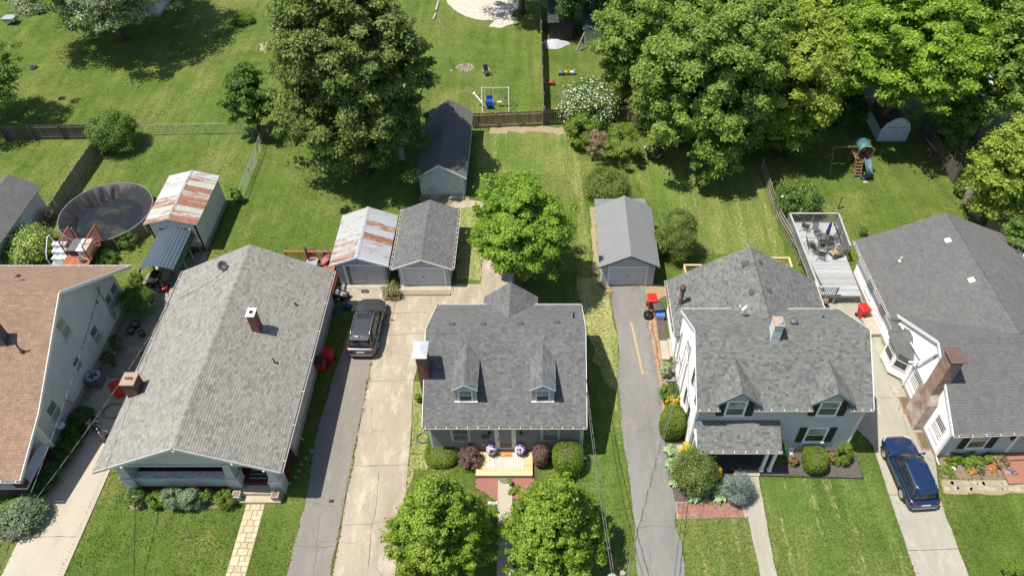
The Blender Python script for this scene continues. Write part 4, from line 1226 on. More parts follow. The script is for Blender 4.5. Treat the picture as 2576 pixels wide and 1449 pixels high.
# ---------------------------------------------------------------- left house (brown roof)
lh = thing('brown_roofed_house', 'white sided house with a large reddish brown shingle roof at the left edge', 'house', (-34,28,0))
lx = -29.5; rx_ = -28.5; lxl = -46
roof_slope(lh, [(lxl,24.1,4.1),(rx_,24.1,4.1),(rx_,30.25,7.4),(lxl,30.25,7.4)], SH_L, DECKB, seed=21, expo=.15, tab=(.2,.3))
roof_slope(lh, [(lxl,20.57,2.84),(rx_,20.57,2.84),(rx_,24.1,4.1),(lxl,24.1,4.1)], SH_L, DECKB, seed=22, expo=.15, tab=(.2,.3), name='porch_roof_slope')
roof_slope(lh, [(rx_,36.65,3.08),(lxl,36.65,3.08),(lxl,30.25,7.4),(rx_,30.25,7.4)], SH_L, DECKB, seed=23, expo=.15, tab=(.2,.3))
ridge_caps(lh, (lxl,30.25,7.4), (rx_,30.25,7.4), V(0,-3.3,6.15), V(0,4.32,6.4), SH_L, half=.16)
w = wall(lh, (lx,24.0), (lx,36.1), .45, (3.85,3.2), SIDE_L, apex=(.516,7.15), expo=.12, foundation=FOUND)
wall(lh, (lx,36.1), (lxl,36.1), .45, 3.2, SIDE_L, expo=.24, foundation=FOUND)
wall(lh, (lxl,24.0), (lx,24.0), .45, 3.85, SIDE_L, expo=.24, foundation=FOUND)
for p, q in (((rx_+.02,20.54,2.78),(rx_+.02,24.1,4.04)), ((rx_+.02,24.1,4.04),(rx_+.02,30.25,7.34)), ((rx_+.02,30.25,7.34),(rx_+.02,36.7,3.02))):
 mb = MB(); mb.bar(p, q, .04, .2); mb.build('rake_board', TRIM, lh)
gutter(lh, (lxl,20.54,2.82), (rx_+.05,20.54,2.82), (0,-1,0), spacing=.8)
gutter(lh, (rx_+.05,36.7,3.05), (lxl,36.7,3.05), (0,1,0), spacing=.8)
for y_, z_, w_, h_, gt in ((29.95,3.75,.95,1.5,GLASS_C),(31.8,.95,.9,1.35,GLASS),(29.2,1.35,.8,1.0,GLASS),(25.75,1.0,1.0,1.45,GLASS),(34.4,1.2,.9,1.35,GLASS),(35.4,1.2,.9,1.35,GLASS)):
 window(lh, (lx,y_,z_), BY, FX, w_, h_, glass_top=gt, trim=SIDE_L)
mb = MB(); mb.box(lx-.1,lx+.35,23.9,24.05,0,3.3); mb.build('corner_board', TRIM, lh)
mb = MB(); mb.tube([(lx+.09,34.05,.4),(lx+.09,34.1,3.6),(lx+.25,34.1,3.8)], .06, 8); mb.lathe((lx+.12,34.06,1.5),[(.12,-.18),(.14,0),(.12,.18)],10); mb.box(lx+.02,lx+.16,33.9,34.2,.9,1.25); mb.build('service_mast', GALV, lh)
mb = MB(); mb.box(lx+.03,lx+.08,33.4,33.5,2.9,3.05); mb.build('wall_fixture', BLACK, lh)
# side porch with brick piers at the front corner
mb = MB(); mb.box(-38,-29.35,21.1,23.95,0,.45); mb.build('porch_floor', CONC, lh)
BRN = mat('dark_red_brick', (.15,.05,.035), (.10,.035,.028), scale=4, obj=.25, bumps=.4)
brick_stack(lh, -29.75, -29.35, 21.45, 23.9, .4, 1.0, BRN, limit=120, sides='r', core_name='porch_wall')
brick_stack(lh, -38, -29.76, 21.1, 21.44, 0, 1.0, BRN, limit=150, sides='f', core_name='porch_wall')
brick_stack(lh, -29.85, -29.25, 21.05, 21.44, 0, 1.5, BRN, limit=100, sides='frl', core_name='porch_pier')
mb = MB(); mb.box(-29.85,-29.2,21.4,23.9,1.0,1.08); mb.box(-38,-29.2,21.0,21.39,1.001,1.081); mb.build('porch_wall_cap', TRIM, lh)
taper = MB(); taper.box(-29.72,-29.4,21.12,21.4,1.08,2.7); taper.build('porch_column', TRIM, lh)
mb = MB(); mb.box(-38,-29.3,21.05,21.3,2.5,2.7); mb.box(-29.6,-29.3,21.3,24.0,2.55,2.72); mb.build('porch_beam', TRIM, lh)
mb = MB(); mb.tube([(-33.0,28.6,5.7),(-33.0,28.6,6.7)], .05, 8); mb.lathe((-33.0,28.6,5.85),[(.2,-.1),(.16,.05),(.06,.12)],8);
vent_pipe(lh, G(45,872,6.25)-V(0,0,.35), .9, .05, DARK)
mb = MB(); p_ = G(2,850,6.3); mb.box(p_.x-.3,p_.x+.3,p_.y-.3,p_.y+.3,5.4,7.4); mb.build('metal_chimney', DARK, lh)
for q in ((45,696),(72,733)):
 p_ = G(*q,6.4); zz = 7.4-(p_.y-30.25)*.675
 p_ = G(*q, zz); box_vent(lh, p_, V(0,4.05,6.25), mat('maroon_vent', (.07,.03,.035), (.05,.02,.025)), .22, .2, .14)

# ---------------------------------------------------------------- grey two-storey house
gh = thing('two_storey_house', 'two storey grey and white house with black shutters and gabled wall dormers', 'house', (13.4,28,0))
gx0, gx1, gy0, gy1 = 8.62, 17.95, 24.0, 30.6
ZE, ZR, ZB = 5.0, 7.6, 5.2
wall(gh, (gx0,gy0), (gx1,gy0), .4, 5.0, SIDE_G, expo=.17, foundation=FOUND)
wall(gh, (gx1,gy0), (gx1,35.0), .4, 3.0, SIDE_GW, expo=.17, foundation=FOUND)
wall(gh, (gx1,gy0), (gx1,gy1), 3.0, (5.0,5.05), SIDE_GW, apex=(.48,7.4), expo=.17, name='gable_wall')
wall(gh, (gx0,gy1), (gx0,gy0), 3.0, (5.05,5.0), SIDE_GW, apex=(.52,7.4), expo=.17, name='gable_wall')
wall(gh, (gx0,35.0), (gx0,gy0), .4, 3.0, SIDE_GW, expo=.17, foundation=FOUND)
wall(gh, (gx1,35.0), (gx0,35.0), .4, 3.0, SIDE_GW, apex=(.5,6.1), expo=.17, foundation=FOUND)
wall(gh, (gx1,gy1), (gx0,gy1), 3.0, 5.1, SIDE_GW, boards=False, name='rear_wall')
ZK = ZE+.45*2.6/3.48
for xa_, xb_ in ((8.46,9.7),(11.62,14.87),(16.79,18.2)): roof_slope(gh, [(xa_,23.72,ZE),(xb_,23.72,ZE),(xb_,24.17,ZK),(xa_,24.17,ZK)], SH_G, DECKB, seed=int(xa_*7))
roof_slope(gh, [(8.46,24.172,ZK),(18.2,24.172,ZK),(18.2,27.2,ZR),(8.46,27.2,ZR)], SH_G, DECKB, seed=31)
roof_slope(gh, [(18.2,30.8,ZB),(8.46,30.8,ZB),(8.46,27.2,ZR),(18.2,27.2,ZR)], SH_G, DECKB, seed=32)
ngf, ngr = V(0,-2.6,3.48), V(0,2.4,3.6)
ridge_caps(gh, (8.46,27.2,ZR), (18.2,27.2,ZR), ngf, ngr, SH_G, half=.17, step=.22)
XM = 13.28; ZW = 6.3; YW = 35.35
roof_slope(gh, [(8.3,YW,3.1),(8.3,30.4,3.1),(XM,28.9,ZW),(XM,YW,ZW)], SH_G, DECKB, seed=33, name='rear_wing_slope')
roof_slope(gh, [(18.2,30.4,3.1),(18.2,YW,3.1),(XM,YW,ZW),(XM,28.9,ZW)], SH_G, DECKB, seed=34, name='rear_wing_slope')
nwl, nwr = V(-3.2,0,4.98), V(3.2,0,4.92)
ridge_caps(gh, (XM,29.1,ZW), (XM,YW,ZW), nwl, nwr, SH_G, half=.16)
for x in (8.43, 18.23):
 mb = MB(); mb.bar((x,23.7,ZE-.06),(x,27.2,ZR-.05),.03,.15); mb.bar((x,27.2,ZR-.05),(x,30.82,ZB-.06),.03,.15); mb.build('rake_board', TRIM, gh)
gutter(gh, (8.46,23.7,ZE-.02), (9.75,23.7,ZE-.02), (0,-1,0), spacing=.6)
gutter(gh, (11.65,23.7,ZE-.02), (14.85,23.7,ZE-.02), (0,-1,0), spacing=.7)
gutter(gh, (16.95,23.7,ZE-.02), (18.2,23.7,ZE-.02), (0,-1,0), spacing=.6)
gutter(gh, (18.2,30.84,ZB-.02), (8.46,30.84,ZB-.02), (0,1,0), clips=False)
gutter(gh, (8.27,YW,3.06), (8.27,30.9,3.06), (-1,0,0), spacing=2)
gutter(gh, (18.23,30.9,3.06), (18.23,YW,3.06), (1,0,0), spacing=2)
downspout(gh, [(18.1,23.66,ZE-.1),(17.98,23.93,ZE-.5),(17.98,23.93,.2)])
downspout(gh, [(8.6,23.6,ZE-.1),(8.55,23.9,ZE-.5),(8.55,23.92,3.6)])
mb = MB(); mb.box(gx1-.08,gx1+.05,gy0-.04,gy0+.08,.38,4.95); mb.build('corner_board', TRIM, gh)
mb = MB(); mb.box(gx0-.05,gx0+.08,gy0-.04,gy0+.08,.38,4.95); mb.build('corner_board', TRIM, gh)
DTR = mat('slate_trim', (.20,.215,.235), (.17,.18,.2))
def wall_dormer(xc):
 hw = .98; zp = 6.62; ze = 5.72; yf = 23.98; yr = 26.0
 mb = MB(); mb.box(xc-hw,xc+hw,yf,yf+.14,4.6,ze)
 mb.add([(xc-hw,yf,ze),(xc+hw,yf,ze),(xc,yf,zp-.1),(xc-hw,yr,ze),(xc+hw,yr,ze),(xc,yr,zp-.1)], [(0,1,2),(3,5,4),(0,2,5,3),(1,4,5,2),(0,3,4,1)])
 mb.box(xc-hw,xc-hw+.1,yf,25.0,4.7,ze); mb.box(xc+hw-.1,xc+hw,yf,25.0,4.7,ze)
 d = mb.build('dormer', SIDE_G, gh)
 for i in range(14):
  z = 4.65+i*.13; half = hw
  if z+.13 > ze: half = hw*(zp-.1-(z+.13))/(zp-.1-ze)
  if half > .12: piece('siding_board', 'lap_board', _lap, SIDE_G, d, (xc-half,yf-.002,z), 0, (2*half,1,.13))
 for s in (-1, 1):
  e = [(xc+s*1.2,23.62,ze-.16),(xc+s*1.2,24.75,ze-.16),(xc,25.95,zp),(xc,23.62,zp)]
  if s < 0: e = [e[1], e[0], e[3], e[2]]
  mb = MB(); mb.slab([Vector(q) for q in e], .1); mb.build('dormer_roof', DECKB, d)
  shingles(d, e, SH_G, seed=int(xc*10)+s+60)
  mb = MB(); mb.bar((xc+s*1.22,23.6,ze-.24),(xc,23.6,zp-.06),.04,.16); mb.build('dormer_trim', DTR, d)
 ridge_caps(d, (xc,23.62,zp), (xc,25.9,zp), V(-.9,0,1), V(.9,0,1), SH_G, half=.13)
 mb = MB(); mb.box(xc-.15,xc+.15,yf-.06,yf-.03,6.12,6.3); mb.build('gable_ornament', TRIM, d)
wall_dormer(10.66); wall_dormer(15.83)
def shut_win(xc, z, w_, h_, yf=23.985):
 window(gh, (xc,yf,z), FX, FY, w_, h_, glass_top=GLASS_C, trimw=.11)
 for s in (-1, 1): shutter(gh, (xc+s*(w_/2+.24),yf-.01,z-.02), FX, FY, .4, h_+.04, SHUT)
shut_win(10.68, 4.05, 1.15, 1.42, 23.955); shut_win(15.85, 4.05, 1.15, 1.42, 23.955); shut_win(15.85, 1.25, 1.25, 1.5)
for y_, z_, h_, sh in ((27.95,4.2,1.2,False),(29.2,1.25,1.25,False),(25.3,4.3,1.25,True),(25.95,1.5,1.3,True)):
 window(gh, (gx0,y_,z_), FY, BX, .85, h_)
 if sh:
  for s in (-1, 1): shutter(gh, (gx0-.01,y_+s*.64,z_-.02), FY, BX, .38, h_+.04, SHUT)
downspout(gh, [(8.2,30.85,3.0),(8.5,30.75,2.5),(8.55,30.72,.1)], r=.05)
mb = MB(); mb.tube([(8.55,27.6,5.6),(8.55,27.65,1.0)], .03, 6); mb.tube([(8.52,29.9,4.2),(8.52,29.9,.6)], .035, 6); mb.box(8.42,8.6,29.75,30.05,1.1,1.5); mb.build('service_conduit', GALV, gh)
# front porch
PZ = 2.66; PT = 3.5
roof_slope(gh, [(8.66,22.48,PZ),(13.42,22.48,PZ),(13.42,23.97,PT),(8.66,23.97,PT)], SH_G, DECKB, seed=35, name='porch_roof_slope', thick=.1)
gutter(gh, (8.64,22.46,PZ-.02), (13.44,22.46,PZ-.02), (0,-1,0), spacing=.62)
mb = MB(); mb.box(8.75,13.3,22.7,23.97,0,.28); mb.build('porch_floor', mat('charcoal_porch_paint', (.05,.05,.053), (.065,.065,.068), scale=2), gh)
mb = MB(); mb.box(8.75,13.3,22.52,22.66,2.35,2.6); mb.box(8.68,8.82,22.67,23.97,2.35,2.6); mb.box(13.2,13.34,22.67,23.97,2.35,2.6); mb.build('porch_beam', TRIM, gh)
for x, y_ in ((8.85,22.62),(12.75,22.62),(13.22,22.62),(8.85,23.8)):
 mb = MB(); mb.box(x-.08,x+.08,y_-.08,y_+.08,.28,2.36); mb.box(x-.12,x+.12,y_-.12,y_+.12,.281,.4); mb.box(x-.11,x+.11,y_-.11,y_+.11,2.26,2.34); mb.build('porch_column', TRIM, gh)
mb = MB(); mb.box(7.9,8.74,22.75,24.4,0,.2); mb.build('side_step', CONC, gh)
mb = MB(); mb.fbox((11.6,24.0,.3), FX, FY, -.5, .5, -.01, .04, 0, 2.1); mb.build('door', mat('dark_door', (.05,.03,.03), (.04,.025,.025)), gh)
# roof fittings
cz = thing('chimney', 'white painted brick chimney with open flue straddling the two storey ridge', 'chimney', (12.9,27.1,7.2))
CW = mat('white_painted_brick', (.68,.67,.66), (.58,.57,.56), scale=4, obj=.08, bumps=.4)
brick_stack(cz, 12.62, 13.12, 26.7, 27.35, 6.9, 8.5, CW, limit=160, bh=.09, mortar=mat('white_mortar', (.6,.59,.58), (.5,.49,.48)))
mb = MB(); mb.box(12.58,13.16,26.66,27.39,8.5,8.56); mb.build('cap', mat('stained_cap', (.42,.33,.26), (.3,.22,.17), scale=6), cz)
mb = MB(); mb.lathe((12.95,26.92,8.56), [(.12,-.03),(.12,.08),(.15,.09),(.1,.14),(.02,.15)], 12); mb.build('flue', GALV, cz)
mb = MB(); p_ = V(14.31,28.23,6.9); mb.lathe(p_, [(.13,-.15),(.13,.12),(.2,.16),(.24,.26),(.2,.36),(.08,.4)], 18)
for k in range(18):
 t = 2*math.pi*k/18; mb.bar(p_+V(.17*math.cos(t),.17*math.sin(t),.17), p_+V(.22*math.cos(t+.2),.22*math.sin(t+.2),.36), .015, .05)
mb.build('turbine_vent', mat('weathered_aluminium', (.16,.16,.155), (.11,.11,.105), rough=.5, metal=.3), gh)
vent_pipe(gh, (16.5,29.3,6.15), .22, .045, BLACK)
for p_, n_ in (((12.81,34.0,6.0),nwl),((12.8,31.55,5.98),nwl),((13.7,34.16,5.98),nwr),((13.8,31.73,5.92),nwr)):
 box_vent(gh, p_, n_, DARK, .36, .34, .16)
RP = mat('rusty_flue', (.34,.31,.28), (.16,.07,.045), scale=3.5, rough=.6, metal=.3)
fl = thing('flue_pipe', 'tall rusty metal flue pipe rising from the left rear wing roof', 'flue', (8.85,32.85,3.45))
mb = MB(); mb.lathe((8.85,32.85,3.45), [(.2,-.2),(.15,.05),(.14,.1),(.14,1.35),(.17,1.36),(.17,1.42),(.14,1.43)], 16); mb.build('pipe', RP, fl)
mb = MB(); mb.lathe((8.85,32.85,4.9), [(.16,-.03),(.21,0),(.21,.1),(.18,.12),(.21,.14),(.21,.2),(.05,.27)], 16); mb.build('rain_cap', mat('rust_brown', (.12,.06,.045), (.08,.04,.03)), fl)
mb = MB(); mb.bar((8.45,32.7,3.27),(8.95,32.6,3.62),.06,.06); mb.bar((8.5,32.55,3.26),(8.5,32.85,3.3),.05,.05); mb.build('brace', RP, fl)
satellite_dish('small white satellite dish on the rear slope of the two storey roof', (11.9,29.6,6.05), (-.55,.3,.35), TRIM, TRIM, r=.22, arm=.6)

# ---------------------------------------------------------------- right house (white siding)
RR = math.radians(2.5)
rh = thing('white_house', 'white sided house with even grey roof, bay window and tall brick side chimney', 'house', (23.42,23.65,0), RR, local=True)
ZQ, ZQR = 2.92, 5.58; yR = 4.35; yB = 8.6; WX = 13.0
wall(rh, (0,0), (WX,0), .35, 2.95, SIDE_G, expo=.18, foundation=FOUND)
wall(rh, (0,8.5), (0,0), .35, (2.95,2.95), SIDE_W, apex=(.49,5.42), expo=.18, foundation=FOUND)
wall(rh, (0,15.2), (0,8.5), .35, 2.8, SIDE_W, expo=.18, foundation=FOUND)
wall(rh, (11.0,15.2), (0,15.2), .35, 2.8, SIDE_W, apex=(.52,5.0), expo=.26, foundation=FOUND)
wall(rh, (11.0,8.4), (11.0,15.2), .35, 2.8, SIDE_W, expo=.26, foundation=FOUND)
wall(rh, (WX,0), (WX,8.4), .35, (2.95,2.95), SIDE_W, apex=(.51,5.42), expo=.26, foundation=FOUND)
roof_slope(rh, [(-.12,-.3,ZQ),(WX+.2,-.3,ZQ),(WX+.2,yR,ZQR),(-.12,yR,ZQR)], SH_R, DECKB, seed=41, expo=.16)
roof_slope(rh, [(WX+.2,yB,3.1),(-.12,yB,3.1),(-.12,yR,ZQR),(WX+.2,yR,ZQR)], SH_R, DECKB, seed=42, expo=.16)
ridge_caps(rh, (-.12,yR,ZQR), (WX+.2,yR,ZQR), V(0,-2.66,4.65), V(0,2.5,4.25), SH_R, half=.18, step=.25)
ym = 15.85; xw0, xw1, xwm, zw = -.5, 10.7, 5.1, 5.32
roof_slope(rh, [(xw0,ym,2.88),(xw0,8.45,2.88),(xwm,4.9,zw),(xwm,ym,zw)], SH_R, DECKB, seed=43, expo=.16, name='rear_wing_slope')
roof_slope(rh, [(xw1,8.45,2.88),(xw1,ym,2.88),(xwm,ym,zw),(xwm,4.9,zw)], SH_R, DECKB, seed=44, expo=.16, name='rear_wing_slope')
ridge_caps(rh, (xwm,5.0,zw), (xwm,ym,zw), V(-2.44,0,5.6), V(2.44,0,5.6), SH_R, half=.18, step=.25)
for p, q in (((-.15,-.32,ZQ-.07),(-.15,yR,ZQR-.06)), ((-.15,yR,ZQR-.06),(-.15,yB+.02,3.04))):
 mb = MB(); mb.bar(p, q, .04, .2); mb.build('rake_board', TRIM, rh)
gutter(rh, (-.1,-.32,ZQ-.02), (WX+.2,-.32,ZQ-.02), (0,-1,0), spacing=.8)
gutter(rh, (xw0-.03,ym,2.85), (xw0-.03,8.6,2.85), (-1,0,0), spacing=1.2)
gutter(rh, (xw1+.03,8.6,2.85), (xw1+.03,ym,2.85), (1,0,0), spacing=1.2)
downspout(rh, [(-.02,-.28,ZQ-.1),(-.02,-.07,ZQ-.4),(-.02,-.07,.25),(.02,-.35,.1),(.06,-.55,.06)], r=.05)
mb = MB(); mb.box(-.06,.07,-.05,.09,.33,2.9); mb.build('corner_board', TRIM, rh)
for y_, z_, w_, h_ in ((.95,1.0,1.15,1.5),(4.35,.95,1.2,1.45),(10.3,.85,1.1,1.5),(12.6,.85,1.1,1.5)):
 window(rh, (0,y_,z_), FY, BX, w_, h_, glass=GLASS_C, glass_top=GLASS)
mb = MB(); mb.fbox((0,4.15,4.3), FY, BX, -.12, .12, 0, .03, 0, .42); mb.build('gable_vent', mat('brown_vent', (.16,.09,.07), (.12,.07,.05)), rh)
# front window, shutters, door
window(rh, (1.95,-.01,1.0), FX, FY, 1.15, 1.5, glass_top=GLASS_C)
for s in (-1,1): shutter(rh, (1.95+s*.85,-.02,.98), FX, FY, .42, 1.55, SHUT)
mb = MB(); mb.fbox((4.75,0,.35), FX, FY, -.7, -.5, -.01, .05, 0, 2.3); mb.fbox((4.75,0,.35), FX, FY, .5, .7, -.01, .05, 0, 2.3); mb.fbox((4.75,0,.35), FX, FY, -.7, .7, -.01, .052, 2.301, 2.45); dr2 = mb.build('door_surround', TRIM, rh)
mb = MB(); mb.fbox((4.75,0,.35), FX, FY, -.49, .49, -.01, .02, 0, 2.29); mb.build('door', mat('dark_red_door', (.06,.025,.02), (.05,.02,.018)), dr2)
mb = MB(); mb.box(3.75,3.89,-.17,-.03,1.85,2.1); mb.box(3.72,3.92,-.19,-.025,2.105,2.14); mb.build('wall_lantern', BLACK, rh)
BST = mat('rust_brick_step', (.33,.16,.10), (.26,.12,.08), scale=3, bumps=.4)
mb = MB(); mb.box(3.55,6.6,-2.0,-.02,0,.16); mb.box(3.75,6.4,-.55,-.018,.161,.32); mb.build('brick_step', BST, rh)
for k in range(10):
 mb = MB(); mb.box(3.56,6.59,-1.98+k*.14,-1.98+k*.14+.125,.155,.172); mb.build('brick_course', BST, rh)
# bay window
def bay():
 A, B, C, D = (0,8.1), (-.72,7.45), (-.72,6.2), (0,5.55)
 mb = MB(); mb.prism([A,B,C,D,(.05,5.55),(.05,8.1)], .3, 2.55); b = mb.build('bay', SIDE_W, rh)
 mb = MB(); mb.prism([(0,8.0),(-.66,7.4),(-.66,6.25),(0,5.65),(.04,5.65),(.04,8.0)], -.02, .299); mb.build('bay_foundation', FOUND, b)
 for (p, q) in ((A,B),(B,C),(C,D)):
  a = Vector((*p,0)); e = Vector((*q,0)); U = (e-a).normalized(); L = (e-a).length; Nn = Vector((U.y,-U.x,0)); ang = math.atan2(U.y,U.x)
  if Nn.x > .01: pass
  for i in range(17):
   z = .32+i*.13
   piece('siding_board', 'lap_board', _lap, SIDE_W, b, a+Vector((0,0,z))+Nn*.001, ang, (L,1,.13))
  mid = (a+e)/2; mid.z = 1.05
  window(rh, mid+Nn*.02, U, Nn, min(1.1, L-.06), 1.4, glass_top=GLASS_C, sill=False)
 hi = 3.35
 for poly in ([(-.12,8.35,2.5),(-.95,7.6,2.5),(0,7.1,hi)], [(-.95,7.6,2.5),(-.95,6.05,2.5),(0,6.55,hi),(0,7.1,hi)], [(-.95,6.05,2.5),(-.12,5.3,2.5),(0,6.55,hi)]):
  P = [Vector(q) for q in poly]; nn = (P[1]-P[0]).cross(P[2]-P[1]); P = P if nn.z > 0 else P[::-1]
  mb = MB(); mb.slab(P, .05); mb.build('bay_roof', DECKB, b); shingles(b, poly, SH_R, seed=int(poly[0][1]*10), expo=.16)
bay()
downspout(rh, [(-.2,yB-.6,3.0),(-.12,5.0,3.2),(-.1,4.95,2.4)], r=.05)
mb = MB(); mb.tube([(-.05,3.9,5.3),(-.14,3.95,5.0),(-.14,4.6,3.3),(-.5,5.2,2.6),(-.12,5.1,2.3),(-.12,5.1,.3)], .06, 7); mb.build('service_pipe', TRIM, rh)
# stepped brick chimney on the left wall
brick_stack(rh, -.62, -.02, 1.9, 3.35, 0, 2.6, BRICK_W, limit=180, sides='fbl', core_name='chimney_base', bh=.08)
mb = MB(); mb.add([(-.62,1.9,2.6),(-.02,1.9,2.6),(-.02,3.35,2.6),(-.62,3.35,2.6),(-.55,2.2,3.3),(-.02,2.2,3.3),(-.02,3.1,3.3),(-.55,3.1,3.3)], [(0,3,2,1),(4,5,6,7),(0,1,5,4),(1,2,6,5),(2,3,7,6),(3,0,4,7)]); mb.build('chimney_shoulder', BRICK_W, rh)
brick_stack(rh, -.56, .15, 2.2, 3.1, 3.2, 6.2, mat('brown_chimney_brick', (.24,.135,.10), (.36,.26,.21), scale=2.5, obj=.2, bumps=.4), limit=200, sides='fblr', core_name='chimney_stack', bh=.08)
mb = MB(); mb.box(-.52,.11,2.24,3.06,6.3,6.42); mb.build('flue', BLACK, rh)
mb = MB(); mb.box(-.66,.25,2.08,3.22,6.43,6.5); mb.build('chimney_cap', mat('rust_brown_cap', (.15,.10,.08), (.11,.07,.055), rough=.5), rh)
mb = MB(); mb.box(-.9,-.02,9.3,11.2,0,.35); mb.build('side_step', CONC, rh)
for x_, y_ in ((4.4,13.4),(4.4,9.7)):
 p_ = V(x_,y_,2.88+(x_-xw0)*(zw-2.88)/(xwm-xw0)); box_vent(rh, p_, V(-2.44,0,5.6), TRIM, .27, .24, .16)
vent_pipe(rh, (1.4,12.9,3.7), .35, .055, TRIM)
for lab, q in (('rusty grate over the window well beside the right chimney', (2282,1020)), ('grated window well with grass beside the blue car', (2326,1110))):
 p_ = G(*q); gt = thing('window_well', lab, 'window well', p_)
 mb = MB(); mb.box(p_.x-.42,p_.x+.42,p_.y-.03-.6,p_.y-.55,0,.08); mb.box(p_.x-.42,p_.x+.42,p_.y+.55,p_.y+.63,0,.08); mb.box(p_.x-.42,p_.x-.34,p_.y-.55,p_.y+.55,0,.08); mb.box(p_.x+.34,p_.x+.42,p_.y-.55,p_.y+.55,0,.08); mb.build('rim', mat('rusty_rim', (.22,.13,.09), (.3,.22,.16)), gt)
 mb = MB()
 for k in range(9): mb.box(p_.x-.33+k*.08,p_.x-.31+k*.08,p_.y-.55,p_.y+.55,.045,.065)
 mb.box(p_.x-.34,p_.x+.34,p_.y-.55,p_.y+.55,.031,.036); mb.build('grate', mat('grate_rust', (.2,.13,.08), (.12,.1,.05)), gt)
# ================================================================ GARAGES, SHEDS
SIDE_S = mat('pale_blue_grey_siding', (.50,.53,.55), (.43,.46,.48), scale=1.5, dirt=.15)
SIDE_SH = mat('peeling_white_siding', (.60,.63,.63), (.42,.45,.45), scale=2.5, dirt=.2)
ROOF_M = mat('grey_metal_roof', (.235,.238,.245), (.21,.213,.22), rough=.55, metal=.15, scale=1.0)
RUST1 = mat_rust('rusty_sheet', 1.25, (.16,1.6,1)); RUST2 = mat_rust('patchy_rust_sheet', .62, (.3,1.5,1)); RUST0 = mat_rust('clean_galvanised_sheet', -.15, (.3,1.5,1), base=(.47,.49,.52))
RUSTF = mat('fibreglass_sheet', (.40,.42,.36), (.32,.34,.29), scale=3)

def rib_sheet(w, L, t=.02, ribs=4):
 """one corrugated sheet, unit along y (slope) and w along x"""
 mb = MB(); n = ribs*4
 vs = []
 for j in (0, 1):
  for i in range(n+1):
   k = i % 4; h = t if k in (1, 2) and i < n else 0.0
   vs.append((-w/2 + w*i/n, j*L, h))
 fs = [(i, i+1, n+2+i, n+1+i) for i in range(n)]
 mb.add(vs, fs)
 m2 = [(v[0], v[1], -.01) for v in vs]
 mb.add([m2[0], m2[n], m2[-1], m2[n+1]], [(3,2,1,0)])
 return mb
def metal_roof(parent, xm, x_eave, ze, zr, y0, y1, sheets, ribs=4, rise=.02):
 """gable side of separate metal sheets; sheets = list of materials from the front to the back"""
 s = 1 if x_eave > xm else -1
 k = len(sheets); w = (y1-y0)/k; L = math.hypot(x_eave-xm, zr-ze); ang = math.atan2(zr-ze, abs(x_eave-xm))
 for i, m in enumerate(sheets):
  y_ = y0+(i+.5)*w
  o = rib_sheet(w+.012, L, rise, ribs)
  key = 'sheet_%.2f_%.2f_%d' % (w, L, ribs)
  # local x -> world y, local y -> up slope towards ridge
  ex = Vector((0, s, 0)); ey = Vector((-s*math.cos(ang), 0, math.sin(ang))); ez = ex.cross(ey)
  M4 = Matrix.Identity(4)
  for r in range(3): M4[r][0] = ex[r]; M4[r][1] = ey[r]; M4[r][2] = ez[r]
  t = Vector((x_eave, y_, ze + .002*(i%2))) - off_of(parent)
  M4[0][3], M4[1][3], M4[2][3] = t
  kk = (key, m.name)
  if kk not in UNIT:
   me = o.mesh(key); me.materials.append(m); UNIT[kk] = me
  ob = bpy.data.objects.new('roof_sheet', UNIT[kk]); link(ob, parent); ob.matrix_local = M4
def gable_box(root, x0, x1, y0, y1, ze, xm, zr, m, expo=.16, found=None, z0=.08, front_boards=True, back=True):
 t = (xm-x0)/(x1-x0)
 wall(root, (x0,y0), (x1,y0), z0, ze, m, apex=(t, zr), expo=expo, boards=front_boards, foundation=found)
 wall(root, (x1,y0), (x1,y1), z0, ze, m, expo=expo, foundation=found)
 wall(root, (x1,y1), (x0,y1), z0, ze, m, apex=(1-t, zr), expo=expo, boards=back, foundation=found)
 wall(root, (x0,y1), (x0,y0), z0, ze, m, expo=expo, foundation=found)
def garage_door(root, xc, y_, w, h, m, rows=4):
 mb = MB(); mb.box(xc-w/2-.12,xc-w/2,y_-.05,y_+.02,.04,h+.12); mb.box(xc+w/2,xc+w/2+.12,y_-.05,y_+.02,.04,h+.12); mb.box(xc-w/2,xc+w/2,y_-.048,y_+.02,h,h+.12)
 d = mb.build('garage_door', TRIM, root)
 for i in range(rows):
  mb = MB(); z = .05+i*(h-.05)/rows; mb.box(xc-w/2+.002,xc+w/2-.002,y_-.012,y_+.02,z+.008,z+(h-.05)/rows-.008); mb.build('door_panel', m, d)
 mb = MB(); mb.box(xc-.06,xc+.06,y_-.05,y_-.012,.95,1.0); mb.build('handle', BLACK, d)
 return d

# right garage, grey metal roof
g1 = thing('garage', 'pale garage with grey ribbed metal roof at the end of the grey asphalt driveway', 'garage', (6.05,40.8,0))
gable_box(g1, 4.22, 7.9, 37.83, 43.8, 2.12, 6.06, 3.08, SIDE_S, found=FOUND)
metal_roof(g1, 6.06, 3.92, 2.13, 3.22, 37.55, 44.05, [ROOF_M]*9, ribs=2, rise=.009); metal_roof(g1, 6.06, 8.2, 2.13, 3.22, 37.55, 44.05, [ROOF_M]*9, ribs=2, rise=.009)
mb = MB(); mb.add([(5.88,37.54,3.16),(6.06,37.54,3.25),(6.24,37.54,3.16),(5.88,44.06,3.16),(6.06,44.06,3.25),(6.24,44.06,3.16)], [(0,1,4,3),(1,2,5,4)]); mb.build('ridge_flashing', ROOF_M, g1)
for s in (3.92, 8.2):
 mb = MB(); mb.bar((s,37.53,2.08),(6.06,37.53,3.17),.04,.14); mb.build('rake_trim', mat('dark_grey_trim', (.12,.12,.13), (.1,.1,.11)), g1)
